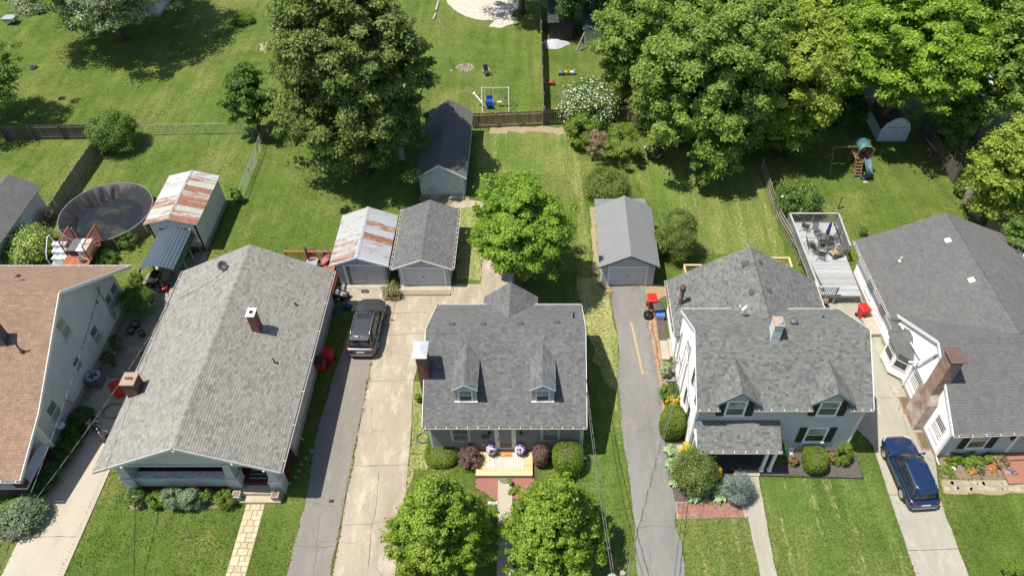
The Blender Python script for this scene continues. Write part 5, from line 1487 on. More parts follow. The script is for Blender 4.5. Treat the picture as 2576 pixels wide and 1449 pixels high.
garage_door(g1, 6.0, 37.82, 2.62, 1.86, WHITE)
mb = MB(); mb.slab([V(3.9,44.1,2.15),V(7.85,44.1,2.15),V(7.85,45.2,1.95),V(3.9,45.2,1.95)], .06); mb.build('lean_to_roof', ROOF_M, g1)
mb = MB(); mb.box(4.1,7.7,43.95,44.95,0,1.9); mb.build('lean_to', SIDE_S, g1)
# centre garage, grey shingles
g2 = thing('garage', 'small grey shingled garage with white sectional door beside the rust roofed garage', 'garage', (-8.6,40.6,0))
gable_box(g2, -10.35, -6.78, 37.76, 43.6, 2.0, -8.57, 2.78, SIDE_S, found=FOUND)
roof_slope(g2, [(-10.72,43.9,2.02),(-10.72,37.5,2.02),(-8.58,37.5,2.92),(-8.58,43.9,2.92)], SH_C, DECKB, seed=51, thick=.1)
roof_slope(g2, [(-6.48,37.5,2.02),(-6.48,43.9,2.02),(-8.58,43.9,2.92),(-8.58,37.5,2.92)], SH_C, DECKB, seed=52, thick=.1)
ridge_caps(g2, (-8.58,37.5,2.92), (-8.58,43.9,2.92), V(-.9,0,2.1), V(.9,0,2.1), SH_C, half=.15)
gutter(g2, (-10.75,43.9,2.0), (-10.75,37.5,2.0), (-1,0,0), spacing=.5); gutter(g2, (-6.45,37.5,2.0), (-6.45,43.9,2.0), (1,0,0), spacing=.5)
for p, q in (((-10.75,37.47,1.95),(-8.58,37.47,2.87)),((-8.58,37.47,2.87),(-6.45,37.47,1.95))):
 mb = MB(); mb.bar(p, q, .03, .12); mb.build('rake_board', TRIM, g2)
garage_door(g2, -8.62, 37.75, 2.95, 1.84, WHITE)
mb = MB(); mb.box(-8.68,-8.48,37.7,37.75,2.45,2.6); mb.build('gable_light', BLACK, g2)
mb = MB(); mb.box(-10.3,-6.7,37.2,37.7,0,.09); mb.build('threshold', CONC, g2)
# rust roofed garage
g3 = thing('garage', 'garage with patchy rusted metal roof and sliding doors next to the grey garage', 'garage', (-13.1,40.3,0))
gable_box(g3, -14.78, -11.35, 37.95, 42.75, 2.1, -13.08, 2.84, SIDE_S, found=FOUND)
metal_roof(g3, -13.1, -15.18, 2.14, 2.97, 37.68, 43.05, [RUST2,RUST1,RUST2,RUST2,RUST0,RUST2,RUST0,RUST2], ribs=1, rise=.008)
metal_roof(g3, -13.1, -10.98, 2.14, 2.97, 37.68, 43.05, [RUST0,RUST2,RUST0,RUST2,RUST0,RUST2,RUST0,RUST2], ribs=1, rise=.008)
mb = MB(); mb.add([(-13.26,37.66,2.93),(-13.1,37.66,3.0),(-12.94,37.66,2.93),(-13.26,43.07,2.93),(-13.1,43.07,3.0),(-12.94,43.07,2.93)], [(0,1,4,3),(1,2,5,4)]); mb.build('ridge_flashing', RUST0, g3)
for s in (-15.2,-10.96):
 mb = MB(); mb.bar((s,37.66,2.08),(-13.1,37.66,2.91),.04,.15); mb.build('rake_board', TRIM, g3)
mb = MB(); mb.box(-14.3,-14.12,37.86,37.94,.05,1.95); mb.box(-14.3,-11.5,37.84,37.94,1.951,2.07); mb.build('door_frame', TRIM, g3)
mb = MB(); mb.box(-14.1,-13.2,37.92,37.945,.05,1.94); mb.build('doorway_shade', BLACK, g3)  # flat black panel painted as the shade inside the open door
mb = MB(); mb.box(-13.85,-12.75,37.87,37.9,.08,1.93); mb.build('sliding_door', SIDE_S, g3)
mb = MB(); mb.box(-12.73,-11.45,37.87,37.9,.08,1.93); mb.build('sliding_door', SIDE_S, g3)
mb = MB(); mb.box(-14.8,-11.3,37.5,37.85,0,.06); mb.build('threshold', CONC, g3)
# far shed
g4 = thing('shed', 'long white clapboard shed with dark shingle roof under the big shade tree', 'shed', (-8.25,52,0))
gable_box(g4, -9.98, -6.45, 47.86, 56.4, 2.1, -8.23, 3.2, SIDE_SH, expo=.2, found=FOUND, z0=.2)
roof_slope(g4, [(-10.27,56.8,2.07),(-10.27,47.58,2.07),(-8.24,47.58,3.36),(-8.24,56.8,3.36)], SH_D, DECKB, seed=53, thick=.09)
roof_slope(g4, [(-6.2,47.58,2.07),(-6.2,56.8,2.07),(-8.24,56.8,3.36),(-8.24,47.58,3.36)], SH_D, DECKB, seed=54, thick=.09)
for p, q in (((-10.3,47.56,2.02),(-8.24,47.56,3.3)),((-8.24,47.56,3.3),(-6.17,47.56,2.02))):
 mb = MB(); mb.bar(p, q, .03, .13); mb.build('rake_board', TRIM, g4)
for k in range(9):
 mb = MB(); mb.box(-7.72+k*.13,-7.72+k*.13+.122,47.82,47.845,.3,2.05); mb.build('door_board', SIDE_SH, g4)
mb = MB(); mb.box(-6.62,-6.58,47.8,47.83,.3,2.0); mb.box(-7.74,-6.55,47.8,47.822,2.051,2.09); mb.build('door_trim', TRIM, g4)
mb = MB(); mb.box(-7.7,-6.5,47.35,47.8,0,.16); mb.build('doorstep', CONC, g4)
mb = MB(); mb.box(-9.2,-8.5,47.45,47.8,0,.12); mb.build('footing_block', CONC, g4)
mb = MB(); mb.tube([(-9.0,47.5,2.3),(-9.05,47.5,3.5)], .015, 4); mb.build('antenna_rod', DARK, g4)
# left shed with rust stripes
s0 = G(360,566,2.7); s1 = G(496,568,2.7); s2 = G(552,443,2.7); sy0 = (s0.y+s1.y)/2; sy1 = s2.y; sx0, sx1 = s0.x, (s1.x+s2.x)/2; sxm = (sx0+sx1)/2; szr = 3.25
g5 = thing('shed', 'white shed with brown and silver striped metal roof behind the carport', 'shed', (sxm,(sy0+sy1)/2,0))
gable_box(g5, sx0+.25, sx1-.2, sy0+.14, sy1-.2, 2.68, sxm, szr-.12, SIDE_L, expo=.2, front_boards=False)
SH5 = [RUST1,RUST1,RUSTF,RUST0,RUST1,RUST1,RUST1,RUSTF,RUST1,RUST0]
metal_roof(g5, sxm, sx0, 2.72, szr, sy0, sy1, [RUST1,RUST1,RUSTF,RUST1,RUST2,RUST0,RUST0,RUSTF,RUST0,RUST0], ribs=3, rise=.015)
metal_roof(g5, sxm, sx1, 2.72, szr, sy0, sy1, [RUST1,RUST1,RUSTF,RUST1,RUST1,RUST1,RUST1,RUSTF,RUST1,RUST0], ribs=3, rise=.015)
mb = MB(); mb.add([(sxm-.1,sy0-.02,szr+.0),(sxm,sy0-.02,szr+.04),(sxm+.1,sy0-.02,szr),(sxm-.1,sy1,szr),(sxm,sy1,szr+.04),(sxm+.1,sy1,szr)], [(0,1,4,3),(1,2,5,4)]); mb.build('ridge_flashing', RUST2, g5)
for k, dx in enumerate((-.75,.05,.85)):
 wn = window(g5, (sxm+dx,sy0+.135,1.8), FX, FY, .62, .62, hung=False, sill=False, trimw=.06)
 mb = MB(); mb.fbox((sxm+dx,sy0+.135,1.8), FX, FY, -.26, .26, .031, .045, .29, .32)
 for u_ in (-.14,.14): mb.fbox((sxm+dx,sy0+.135,1.8), FX, FY, u_-.012, u_+.012, .031, .046, .05, .56)
 mb.build('glazing_bar', TRIM, wn)
mb = MB(); mb.box(sx0+.22,sx1-.17,sy0+.11,sy1-.17,-.02,.42); mb.build('foundation', mat('dark_stone_foundation', (.14,.13,.11), (.09,.085,.075), scale=5, bumps=.6), g5)
mb = MB(); mb.lathe((sx1-.7,sy0+.08,2.25), [(.05,-.05),(.08,0),(.03,.05)], 8); mb.build('wall_light', TRIM, g5)
# far-left garage
g6 = thing('garage', 'white garage with grey shingle roof cut off by the left edge behind the round bush', 'garage', (-41.2,43,0))
gable_box(g6, -42.9, -39.7, 38.6, 46.1, 2.3, -41.3, 3.35, SIDE_L, expo=.2, found=FOUND)
roof_slope(g6, [(-43.3,46.3,2.32),(-43.3,38.3,2.32),(-41.3,38.3,3.5),(-41.3,46.3,3.5)], SH_R, DECKB, seed=55, thick=.1)
roof_slope(g6, [(-39.3,38.3,2.32),(-39.3,46.3,2.32),(-41.3,46.3,3.5),(-41.3,38.3,3.5)], SH_R, DECKB, seed=56, thick=.1)
# white barn shed under the right trees
a = G(2206,357); b = G(2278,355)
bw = (b.x-a.x)/2; bxm_ = (a.x+b.x)/2; byf = (a.y+b.y)/2
g7 = thing('barn_shed', 'small white barn shaped shed half hidden under the bright green maple', 'shed', (bxm_,byf+1.5,0))
prof = [(-bw,0),(-bw,1.25),(-bw*.82,1.85),(-bw*.35,2.35),(0,2.5),(bw*.35,2.35),(bw*.82,1.85),(bw,1.25),(bw,0)]
mb = MB(); n_ = len(prof); mb.add([(bxm_+p[0],byf,p[1]) for p in prof]+[(bxm_+p[0],byf+3.2,p[1]) for p in prof], [tuple(range(n_)), tuple(range(2*n_-1,n_-1,-1))]+[(i,n_+i,n_+(i+1)%n_,(i+1)%n_) for i in range(n_)]); mb.build('body', mat('white_vinyl', (.66,.70,.76), (.56,.60,.66), scale=2, rough=.5), g7)
mb = MB()
for i in range(1,7):
 p, q = prof[i], prof[i+1]; mb.slab([V(bxm_+p[0]*1.03,byf-.08,p[1]+.02),V(bxm_+q[0]*1.03,byf-.08,q[1]+.02),V(bxm_+q[0]*1.03,byf+3.3,q[1]+.02),V(bxm_+p[0]*1.03,byf+3.3,p[1]+.02)], -.03)
mb.build('roof', mat('dark_brown_roof', (.09,.075,.07), (.06,.05,.05)), g7)
for s in (-1,1):
 mb = MB(); mb.box(bxm_+s*.38-.36,bxm_+s*.38+.36,byf-.03,byf-.003,.15,1.75); mb.build('door', mat('white_vinyl_door', (.70,.74,.79), (.6,.64,.69), rough=.5), g7)
 mb = MB(); mb.box(bxm_+s*.1-.02,bxm_+s*.1+.02,byf-.05,byf-.031,.9,1.0); mb.build('latch', BLACK, g7)
 mb = MB(); mb.box(bxm_+s*.38-.3,bxm_+s*.38+.3,byf-.04,byf-.031,1.45,1.5); mb.build('strap_hinge', BLACK, g7)

# houses and sheds at the far edge
f1 = thing('far_house', 'pale house corner peeking out at the top behind the shady tree', 'house', (*at(400,20), 0))
c = G(401,43); wall(f1, (c.x-9,c.y), (c.x,c.y), .3, 3.0, SIDE_L, expo=.2, foundation=FOUND); wall(f1, (c.x,c.y), (c.x,c.y+8), .3, 3.0, SIDE_L, expo=.2, foundation=FOUND)
roof_slope(f1, [(c.x-9.3,c.y-.4,3.0),(c.x+.4,c.y-.4,3.0),(c.x+.4,c.y+4,5.4),(c.x-9.3,c.y+4,5.4)], SH_B, DECKB, seed=57)
roof_slope(f1, [(c.x+.4,c.y+8.4,3.0),(c.x-9.3,c.y+8.4,3.0),(c.x-9.3,c.y+4,5.4),(c.x+.4,c.y+4,5.4)], SH_B, DECKB, seed=58)
window(f1, (c.x-2.6,c.y,1.0), FX, FY, 1.5, 1.3, hung=False)
f2 = thing('lean_to_shed', 'dark flat roofed shed in deep shade at the far end of the narrow yard', 'shed', (*at(1405,60), 0))
p = G(1382,103); q = G(1440,103)
DKW = mat('dark_shed_wood', (.05,.045,.042), (.035,.032,.03), scale=4)
for i in range(7):
 x_ = p.x+(q.x-p.x)*i/7; mb = MB(); mb.box(x_+.005,x_+(q.x-p.x)/7-.005,p.y,p.y+.05,0,2.1); mb.build('wall_board', DKW, f2)
mb = MB(); mb.box(p.x,q.x,p.y+.06,p.y+4.5,0,2.1); mb.build('body', DKW, f2)
mb = MB(); mb.slab([V(p.x-.2,p.y-.25,2.12),V(q.x+.2,p.y-.25,2.12),V(q.x+.2,p.y+4.7,2.3),V(p.x-.2,p.y+4.7,2.3)], .08); mb.build('roof', mat('charcoal_felt', (.05,.05,.055), (.035,.035,.04), scale=2), f2)
f3 = thing('lean_to_shed', 'grey shed with leaning boards beside the leafy trees at the top', 'shed', (*at(1478,80), 0))
p = G(1470,118); mb = MB(); mb.box(p.x,p.x+3,p.y,p.y+6,0,2.0); mb.build('body', SIDE_SH, f3)
mb = MB(); mb.slab([V(p.x-.25,p.y-.3,2.05),V(p.x+3.2,p.y-.3,2.05),V(p.x+3.2,p.y+6.2,2.3),V(p.x-.25,p.y+6.2,2.3)], .08); mb.build('roof', mat('grey_felt', (.12,.125,.115), (.09,.095,.09)), f3)
for k in range(4):
 board_piece('leaning_board', WOOD_OLD, f3, (p.x-.9+k*.12,p.y-.9,0.02), (p.x-.05,p.y-.3+k*.05,1.8), .14, .03)
f4 = thing('far_shed', 'pale roofed shed glimpsed through leaves at the right edge', 'shed', (*at(2470,250), 0))
p = G(2440,262); mb = MB(); mb.box(p.x,p.x+3.4,p.y,p.y+3,0,2.1); mb.build('body', SIDE_L, f4)
mb = MB(); mb.slab([V(p.x-.2,p.y-.2,2.1),V(p.x+3.6,p.y-.2,2.1),V(p.x+3.6,p.y+3.2,2.5),V(p.x-.2,p.y+3.2,2.5)], .08); mb.build('roof', mat('pale_felt_roof', (.42,.42,.42), (.34,.34,.34)), f4)

# ================================================================ FENCES
picket_fence('board_fence', 'dark shaded board fence along the back of the far left yard', [at(20,352), at(236,350)], 1.5, WOOD_DARK_SHADED, w=.2)  # the shade on this fence is put into its dark wood colour
picket_fence('board_fence', 'weathered grey green board fence running past the covered pool', [at(258,378), at(236,413), at(182,493), at(148,548)], 1.5, mat('mossy_fence_wood', (.26,.25,.18), (.18,.17,.125), scale=6, obj=.2, stretch=(3,3,.5)), w=.14, posts=2.55)
picket_fence('board_fence', 'brown board fence joining the long shed at the foot of the swing set', [at(1190,323), at(1365,316)], 1.55, WOOD_BROWN, w=.14)
picket_fence('board_fence', 'dark grey board fence between brown fence and white flowering bush', [at(1367,316), at(1575,306)], 1.6, WOOD_DARK_SHADED, w=.16)
picket_fence('board_fence', 'shadowed board fence under the big shade tree behind the long shed', [at(660,352), at(1060,330)], 1.5, WOOD_DARK_SHADED, w=.16)  # tree shade on these boards is painted in as darker wood
picket_fence('board_fence', 'long tall board fence seen edge on that divides the two far yards', [at(1368,314), at(1363,180), at(1358,20)], 1.85, WOOD_OLD, w=.16, post_side=1)
picket_fence('board_fence', 'weathered leaning board fence on the right beside the white house roof', [at(2406,477), at(2437,527), at(2471,572), at(2570,722), at(2640,830)], 1.7, WOOD_OLD, w=.14, posts=2.5, post_side=-1, jitter=.04)
picket_fence('board_fence', 'broken dark fence section near the brush pile by the barn shed', [at(2312,322), at(2345,395), at(2396,462)], 1.7, WOOD_DARK_SHADED, w=.16, posts=2.5, post_side=-1, jitter=.06)
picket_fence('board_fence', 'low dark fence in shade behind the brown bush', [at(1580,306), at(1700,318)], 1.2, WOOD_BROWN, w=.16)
# horizontal board fence on the left of the grey deck
def rail_fence(label, pts, h, rails, m, sp=2.3):
 root = thing('rail_fence', label, 'fence', (pts[0][0], pts[0][1], 0)); Z = V(0,0,1)
 for i in range(len(pts)-1):
  a = V(pts[i][0],pts[i][1],0); b = V(pts[i+1][0],pts[i+1][1],0); k = max(1,int((b-a).length/sp))
  for j in range(k+1):
   if i and j == 0: continue
   c = a.lerp(b, j/k); board_piece('post', m, root, c, c+Z*(h+.03), .09, .09, up=(b-a).normalized())
  for j in range(k):
   for r in range(rails):
    z = .18+(h-.25)*r/(rails-1); off = (b-a).normalized().cross(Z)*.06
    board_piece('rail', m, root, a.lerp(b,j/k)+Z*z+off, a.lerp(b,(j+1)/k-.004)+Z*z+off, .03, .13)
 return root
rail_fence('four board grey rail fence running beside the left side of the grey deck', [at(1914,430), at(1956,556), at(2010,650), at(2062,752)], 1.25, 4, WOOD_OLD)
def chain_fence(label, pts, h=1.1, sp=2.6):
 root = thing('chain_link_fence', label, 'fence', (pts[0][0], pts[0][1], 0)); Z = V(0,0,1)
 net = MB()
 for i in range(len(pts)-1):
  a = V(pts[i][0],pts[i][1],0); b = V(pts[i+1][0],pts[i+1][1],0); L = (b-a).length; k = max(1,round(L/sp)); U = (b-a)/L
  for j in range(k+1):
   if i and j == 0: continue
   c = a.lerp(b,j/k); mb = MB(); mb.tube([c, c+Z*(h+.02)], .03, 6); mb.build('post', GALV, root)
  mb = MB(); mb.tube([a+Z*h, b+Z*h], .024, 6); mb.build('top_rail', GALV, root)
  n_ = int(L/.12)
  for j in range(-8, n_):
   for s in (1,-1):
    u0 = j*.12; u1 = u0+h*.9
    if s < 0: u0, u1 = u1, u0
    p0 = a+U*min(max(u0,0),L)+Z*.04; p1 = a+U*min(max(u1,0),L)+Z*(h-.02)
    if abs(u1-u0) > 0 and (p1-p0).length > .3 and 0 <= u0 <= L and 0 <= u1 <= L: net.bar(p0, p1, .005, .005)
 o = net.build('wire_mesh', GALV, root); o['kind'] = 'stuff'
 return root
chain_fence('low chain link fence along the back of the pool lawn', [at(330,343), at(361,341), at(600,337), at(640,352)])
chain_fence('chain link fence with a bush at its end between pool lawn and shaded yard', [at(662,358), at(652,392), at(610,505)])

# ================================================================ POOL AND DECK
pc = G(268,540,.9)
pl_, pr_ = G(147,548,1.2), G(390,505,1.2); pt, pb = G(285,460,1.2), G(245,610,1.2)
pcx, pcy = (pl_.x+pr_.x)/2, (pt.y+pb.y)/2; PRX = (pr_.x-pl_.x)/2+.05; PRY = (pt.y-pb.y)/2
pool = thing('pool', 'oval above ground pool lined in wrinkled black with dirty dark water', 'pool', (pcx,pcy,0))
n_ = 72; rngp = random.Random(3)
mb = MB(); prof_o = [(1.0,0),(1.0,1.18)]
ring = lambda r, z, k, amp=0.0: V(pcx+PRX*(r+amp*rngp.gauss(0,1))*math.cos(2*math.pi*k/n_), pcy+PRY*(r+amp*rngp.gauss(0,1))*math.sin(2*math.pi*k/n_), z)
w_ = MB(); w_.add([ring(1,0,k) for k in range(n_)]+[ring(1,1.2,k) for k in range(n_)], [(k,(k+1)%n_,n_+(k+1)%n_,n_+k) for k in range(n_)]); w_.build('side_wall', mat('olive_pool_wall', (.12,.125,.075), (.09,.095,.06), scale=3), pool, True)
for k in range(18):
 t = 2*math.pi*k/18; mb = MB(); mb.bar((pcx+PRX*1.01*math.cos(t),pcy+PRY*1.01*math.sin(t),0),(pcx+PRX*1.01*math.cos(t),pcy+PRY*1.01*math.sin(t),1.2),.1,.06,up=(math.cos(t),math.sin(t),0)); mb.build('upright', GALV, pool)
t_ = MB(); t_.tube([ring(1.0,1.21,k) for k in range(n_+1)], .05, 6); t_.build('rim', mat('grey_pool_rim', (.22,.22,.22), (.14,.14,.14), rough=.4), pool)
LIN = mat('black_liner', (.022,.022,.025), (.04,.04,.044), rough=.5, spec=.2)
lv = MB(); rows = 7; m_ = 144
vs = []
for j in range(rows):
 f_ = j/(rows-1)
 for k in range(m_):
  t = 2*math.pi*k/m_; a_ = .02*math.sin(13*t+3*math.sin(3*t))+.02*math.sin(29*t+2*math.sin(5*t))+.012*math.sin(53*t)
  r = .99-.30*f_+a_*math.sin(math.pi*f_)*1.6+ (.0 if j else 0); z = 1.22-.85*f_**1.3+a_*2.2*math.sin(math.pi*min(1,f_*1.2))
  vs.append(V(pcx+PRX*r*math.cos(t), pcy+PRY*r*math.sin(t), z))
lv.add(vs, [(j*m_+k,(j+1)*m_+k,(j+1)*m_+(k+1)%m_,j*m_+(k+1)%m_) for j in range(rows-1) for k in range(m_)]); lv.build('liner', LIN, pool, True)
m, nt, bb = _nt('stagnant_water')
f_ = ramp(nt, noise(nt, pos(nt), .45, 4, .6), [(.52,(.014,.016,.015)),(.62,(.045,.04,.024)),(.76,(.12,.085,.045))])
sp_ = ramp(nt, noise(nt, pos(nt), 9, 2, .5), [(.70,(0,0,0)),(.75,(1,1,1))])
f_ = mixc(nt, math_n(nt,'MULTIPLY',sp_,.5), f_, (.16,.13,.07)); nt.links.new(f_, bb.inputs['Base Color']); bb.inputs['Roughness'].default_value = .07; bb.inputs['Specular IOR Level'].default_value = .5
wt = MB(); wt.add([V(pcx+PRX*.74*math.cos(2*math.pi*k/n_), pcy+PRY*.74*math.sin(2*math.pi*k/n_), .42) for k in range(n_)], [tuple(range(n_))]); wt.build('water', m, pool)

def lattice(root, O, U, w, h, m, step=.16, slat=.03, name='lattice', clip=None, z0=0.0):
 """framed diagonal lattice panel"""
 O = V(*O); U = Vector(U); Nn = V(U.y,-U.x,0); Z = V(0,0,1); mb = MB()
 k = int((w+h)/step)
 for i in range(-int(h/step), int(w/step)+1):
  for s in (1,-1):
   u0 = i*step; pts = []
   a_, b_ = (u0, 0.0), (u0+h, h)
   if s < 0: a_, b_ = (u0+h, 0.0), (u0, h)
   # clip to 0..w
   (ua,za),(ub,zb_) = a_, b_
   def cl(ua,za,ub,zb_):
    d = ub-ua
    if d == 0: return None
    t0, t1 = 0.0, 1.0
    for lim, sg in ((0,1),(w,-1)):
     ta = (lim-ua)/d
     if (d > 0) == (sg > 0): t0 = max(t0, ta)
     else: t1 = min(t1, ta)
    return (t0,t1) if t1-t0 > .02 else None
   r = cl(ua,za,ub,zb_)
   if not r: continue
   p = O+U*(ua+(ub-ua)*r[0])+Z*(za+(zb_-za)*r[0]); q = O+U*(ua+(ub-ua)*r[1])+Z*(za+(zb_-za)*r[1])
   mb.bar(p+Nn*.006*s, q+Nn*.006*s, .01, slat, up=Nn)
 mb.fbox(O, U, Nn, -.04, .04, -.03, .03, 0, h); mb.fbox(O, U, Nn, w-.04, w+.04, -.03, .03, 0, h); mb.fbox(O, U, Nn, -.05, w+.05, -.035, .035, h, h+.07)
 return mb.build(name, m, root)
dz = .95
q0 = G(196,602,dz); q1 = G(250,606,dz); q2 = G(226,668,dz)
dx0, dx1, dyf, dyb = G(182,655,dz).x-.6, q1.x+.25, G(200,668,dz).y, q0.y-.1
pd = thing('pool_deck', 'red stained pool deck with lattice panels at the edge of the black pool', 'deck', ((dx0+dx1)/2,(dyf+dyb)/2,0))
k = int((dx1-dx0)/.145)
for i in range(k):
 x_ = dx0+(i+.5)*(dx1-dx0)/k; board_piece('deck_board', WOOD_RED, pd, (x_,dyf,dz), (x_,dyb,dz), (dx1-dx0)/k-.008, .04)
for x_ in (dx0+.1,(dx0+dx1)/2,dx1-.1):
 for y_ in (dyf+.1,dyb-.1): board_piece('post', WOOD_RED, pd, (x_,y_,-.02), (x_,y_,dz-.02), .09, .09, up=(1,0,0))
for y_ in (dyf+.03, dyb-.03): board_piece('joist', WOOD_RED, pd, (dx0,y_,dz-.1), (dx1,y_,dz-.1), .04, .16)
lattice(pd, (dx1+.03,dyf+.4,dz), (0,1,0), dyb-dyf-.4, 1.5, WOOD_RED)
lattice(pd, (dx0-.03,dyb-1.6,dz), (0,1,0), 1.6, 1.3, WOOD_RED)
lattice(pd, (dx0-.6,dyf-.9,.5), (1,0,0), 1.6, .8, WOOD_RED)
lattice(pd, (dx0+1.2,dyf-.9,.5), (1,0,0), 1.5, .8, WOOD_RED)
mb = MB(); mb.box(dx0-1.6,dx1+.6,dyf-2.2,dyf-.95,.42,.5); mb.build('lower_landing', WOOD_RED, pd)
mb = MB()
for x_ in (dx0-1.5,dx1+.5):
 for y_ in (dyf-2.1,dyf-1.05): mb.box(x_-.05,x_+.05,y_-.05,y_+.05,0,.42)
mb.build('landing_post', WOOD_RED, pd)
for i in range(3):
 mb = MB(); mb.box(dx0+.2,dx1-.2,dyf-.3*(i+1)+.02,dyf-.3*i,0,dz-.17*(i+1)); mb.build('step', WOOD_RED, pd)
bn = thing('bench', 'red wooden bench along the pool side of the red deck', 'bench', (q0.x+.8,dyb-.25,dz))
bxa, bxb = dx0+1.5, dx1-.6
for i in range(3): board_piece('seat_board', WOOD_RED, bn, (bxa,dyb-.45+i*.14,dz+.44), (bxb,dyb-.45+i*.14,dz+.44), .13, .04)
for x_ in (bxa+.12,bxb-.12): board_piece('leg', WOOD_RED, bn, (x_,dyb-.3,dz+.02), (x_,dyb-.3,dz+.42), .3, .08, up=(1,0,0))
st = thing('storage_box', 'dark grey deck storage box on the left of the red deck', 'box', (dx0+.7,dyb-1.2,dz))
mb = MB(); mb.box(dx0+.35,dx0+1.0,dyb-1.75,dyb-.55,dz+.02,dz+.55); mb.build('body', mat('dark_plastic_box', (.05,.055,.065), (.035,.04,.05), rough=.5), st)
mb = MB(); mb.box(dx0+.3,dx0+1.05,dyb-1.8,dyb-.5,dz+.55,dz+.62); mb.build('lid', mat('grey_plastic_lid', (.13,.145,.15), (.1,.11,.12), rough=.45), st)
cu = thing('cupboard', 'white topped cabinet with a row of bottles on the right of the red deck', 'cabinet', (dx1-.5,dyf+1.3,dz))
mb = MB(); mb.box(dx1-.8,dx1-.15,dyf+.7,dyf+1.9,dz+.02,dz+.8); mb.build('body', TRIM, cu)
mb = MB(); mb.box(dx1-.85,dx1-.1,dyf+.65,dyf+1.95,dz+.8,dz+.85); mb.build('top', TRIM, cu)
# white pool steps
ps0 = G(158,648); px0 = G(141,640,.6).x;
sp = thing('pool_steps', 'white plastic pool steps with curved handrails on the left of the red deck', 'steps', (ps0.x,ps0.y,0))
WP = mat('white_plastic', (.72,.72,.78), (.62,.62,.7), rough=.4)
sxc, syc = G(157,640,.8).x-.2, G(157,640,.8).y
for i in range(4):
 mb = MB(); mb.box(sxc-.5,sxc+.5,syc-.75+i*.38,syc-.75+(i+1)*.38+.04,0 if i == 0 else .35*i,.35*(i+1)-.04); mb.build('riser', WP, sp)
 mb = MB(); mb.box(sxc-.52,sxc+.52,syc-.78+i*.38,syc-.75+(i+1)*.38,.35*(i+1)-.04,.35*(i+1)); mb.build('tread', WP, sp)
mb = MB(); mb.add([(sxc-.5,syc-.3,0),(sxc+.5,syc-.3,0),(sxc+.5,syc+.8,0),(sxc-.5,syc+.8,0),(sxc-.5,syc-.3,.3),(sxc+.5,syc-.3,.3),(sxc+.5,syc+.8,1.3),(sxc-.5,syc+.8,1.3)],[(0,3,2,1),(4,5,6,7),(0,1,5,4),(1,2,6,5),(2,3,7,6),(3,0,4,7)]); mb.build('body', WP, sp)
for s in (-1,1):
 mb = MB(); mb.tube([(sxc+s*.56,syc-.7,.1),(sxc+s*.56,syc-.68,1.0),(sxc+s*.56,syc-.4,1.35),(sxc+s*.56,syc+.5,2.05),(sxc+s*.56,syc+.78,2.0),(sxc+s*.56,syc+.8,1.2)], .04, 8); mb.build('handrail', WP, sp)
# glass table and chair by the house
tp = G(150,668,.75)
gt = thing('glass_table', 'round glass patio table beside the white pool steps', 'table', (tp.x,tp.y,0))
mb = MB(); mb.lathe((tp.x,tp.y,.72), [(.55,0),(.56,.012),(.55,.024)], 28); mb.build('table_top', mat_glass('table_glass', (.16,.17,.15), .1), gt)
mb = MB(); mb.tube([(tp.x+.57*math.cos(t),tp.y+.57*math.sin(t),.73) for t in np.linspace(0,2*math.pi,29)], .02, 6); mb.build('rim', GALV, gt)
for k in range(4):
 t = .8+k*math.pi/2; mb = MB(); mb.tube([(tp.x+.45*math.cos(t),tp.y+.45*math.sin(t),0),(tp.x+.35*math.cos(t),tp.y+.35*math.sin(t),.72)], .02, 6); mb.build('leg', GALV, gt)
bk = G(1320*.18+17,541+490*.18,dz);
pt_ = thing('bucket', 'pale bucket standing below the white topped cabinet on the red deck', 'bucket', (dx1-.55,dyf+.35,dz))
mb = MB(); mb.lathe((dx1-.55,dyf+.35,dz+.02), [(.14,0),(.18,.38),(.19,.4),(.16,.4),(.13,.04)], 16); mb.build('shell', mat('pale_bucket', (.5,.47,.38), (.4,.37,.3)), pt_)
mb = MB(); mb.tube([(dx1-.55+.18*math.cos(t),dyf+.35,dz+.42+.2*math.sin(t)) for t in np.linspace(0,math.pi,9)], .008, 5); mb.build('handle', GALV, pt_)

# ================================================================ CARPORT
zc = 2.1
c0, c1, c2_, c3 = G(381,586,zc), G(474,577,zc), G(458,674,zc), G(352,683,zc)
kx0, kx1 = (c0.x+c3.x)/2, (c1.x+c2_.x)/2; ky1, ky0 = (c0.y+c1.y)/2, (c2_.y+c3.y)/2
cp_ = thing('carport', 'open carport with slate blue ribbed metal roof in front of the striped shed', 'carport', ((kx0+kx1)/2,(ky0+ky1)/2,0))
CPM = mat('slate_blue_metal', (.095,.125,.155), (.08,.105,.13), rough=.4, metal=.3)
prof = []
for k in range(37):
 u_ = k/36; x_ = kx0+(kx1-kx0)*u_
 z_ = 2.0+.42*(1-abs(2*u_-1)**1.7) - (.35*max(0,(abs(2*u_-1)-.9)/.1))
 prof.append((x_, z_+(.03 if k%3==1 else 0)))
np_ = 10
for i in range(1):
 pass
for j in range(12):                                                  # sheets side by side across the arch
 seg = prof[j*3:j*3+4]
 mb = MB(); mb.add([(x_,ky0,z_) for x_, z_ in seg]+[(x_,ky1,z_) for x_, z_ in seg], [(i,i+1,5+i,4+i) for i in range(3)]); mb.build('roof_sheet', CPM, cp_)
for y_ in np.linspace(ky0+.1, ky1-.1, 4):
 for x_ in (kx0+.06, kx1-.06):
  mb = MB(); mb.tube([(x_,y_,0),(x_,y_,1.75),(x_+(.3 if x_ < (kx0+kx1)/2 else -.3),y_,2.12)], .035, 6); mb.build('leg', GALV, cp_)
 mb = MB(); mb.tube([(x_,y_,z_-.05) for x_, z_ in prof[2:-2:4]], .03, 5); mb.build('roof_bow', GALV, cp_)
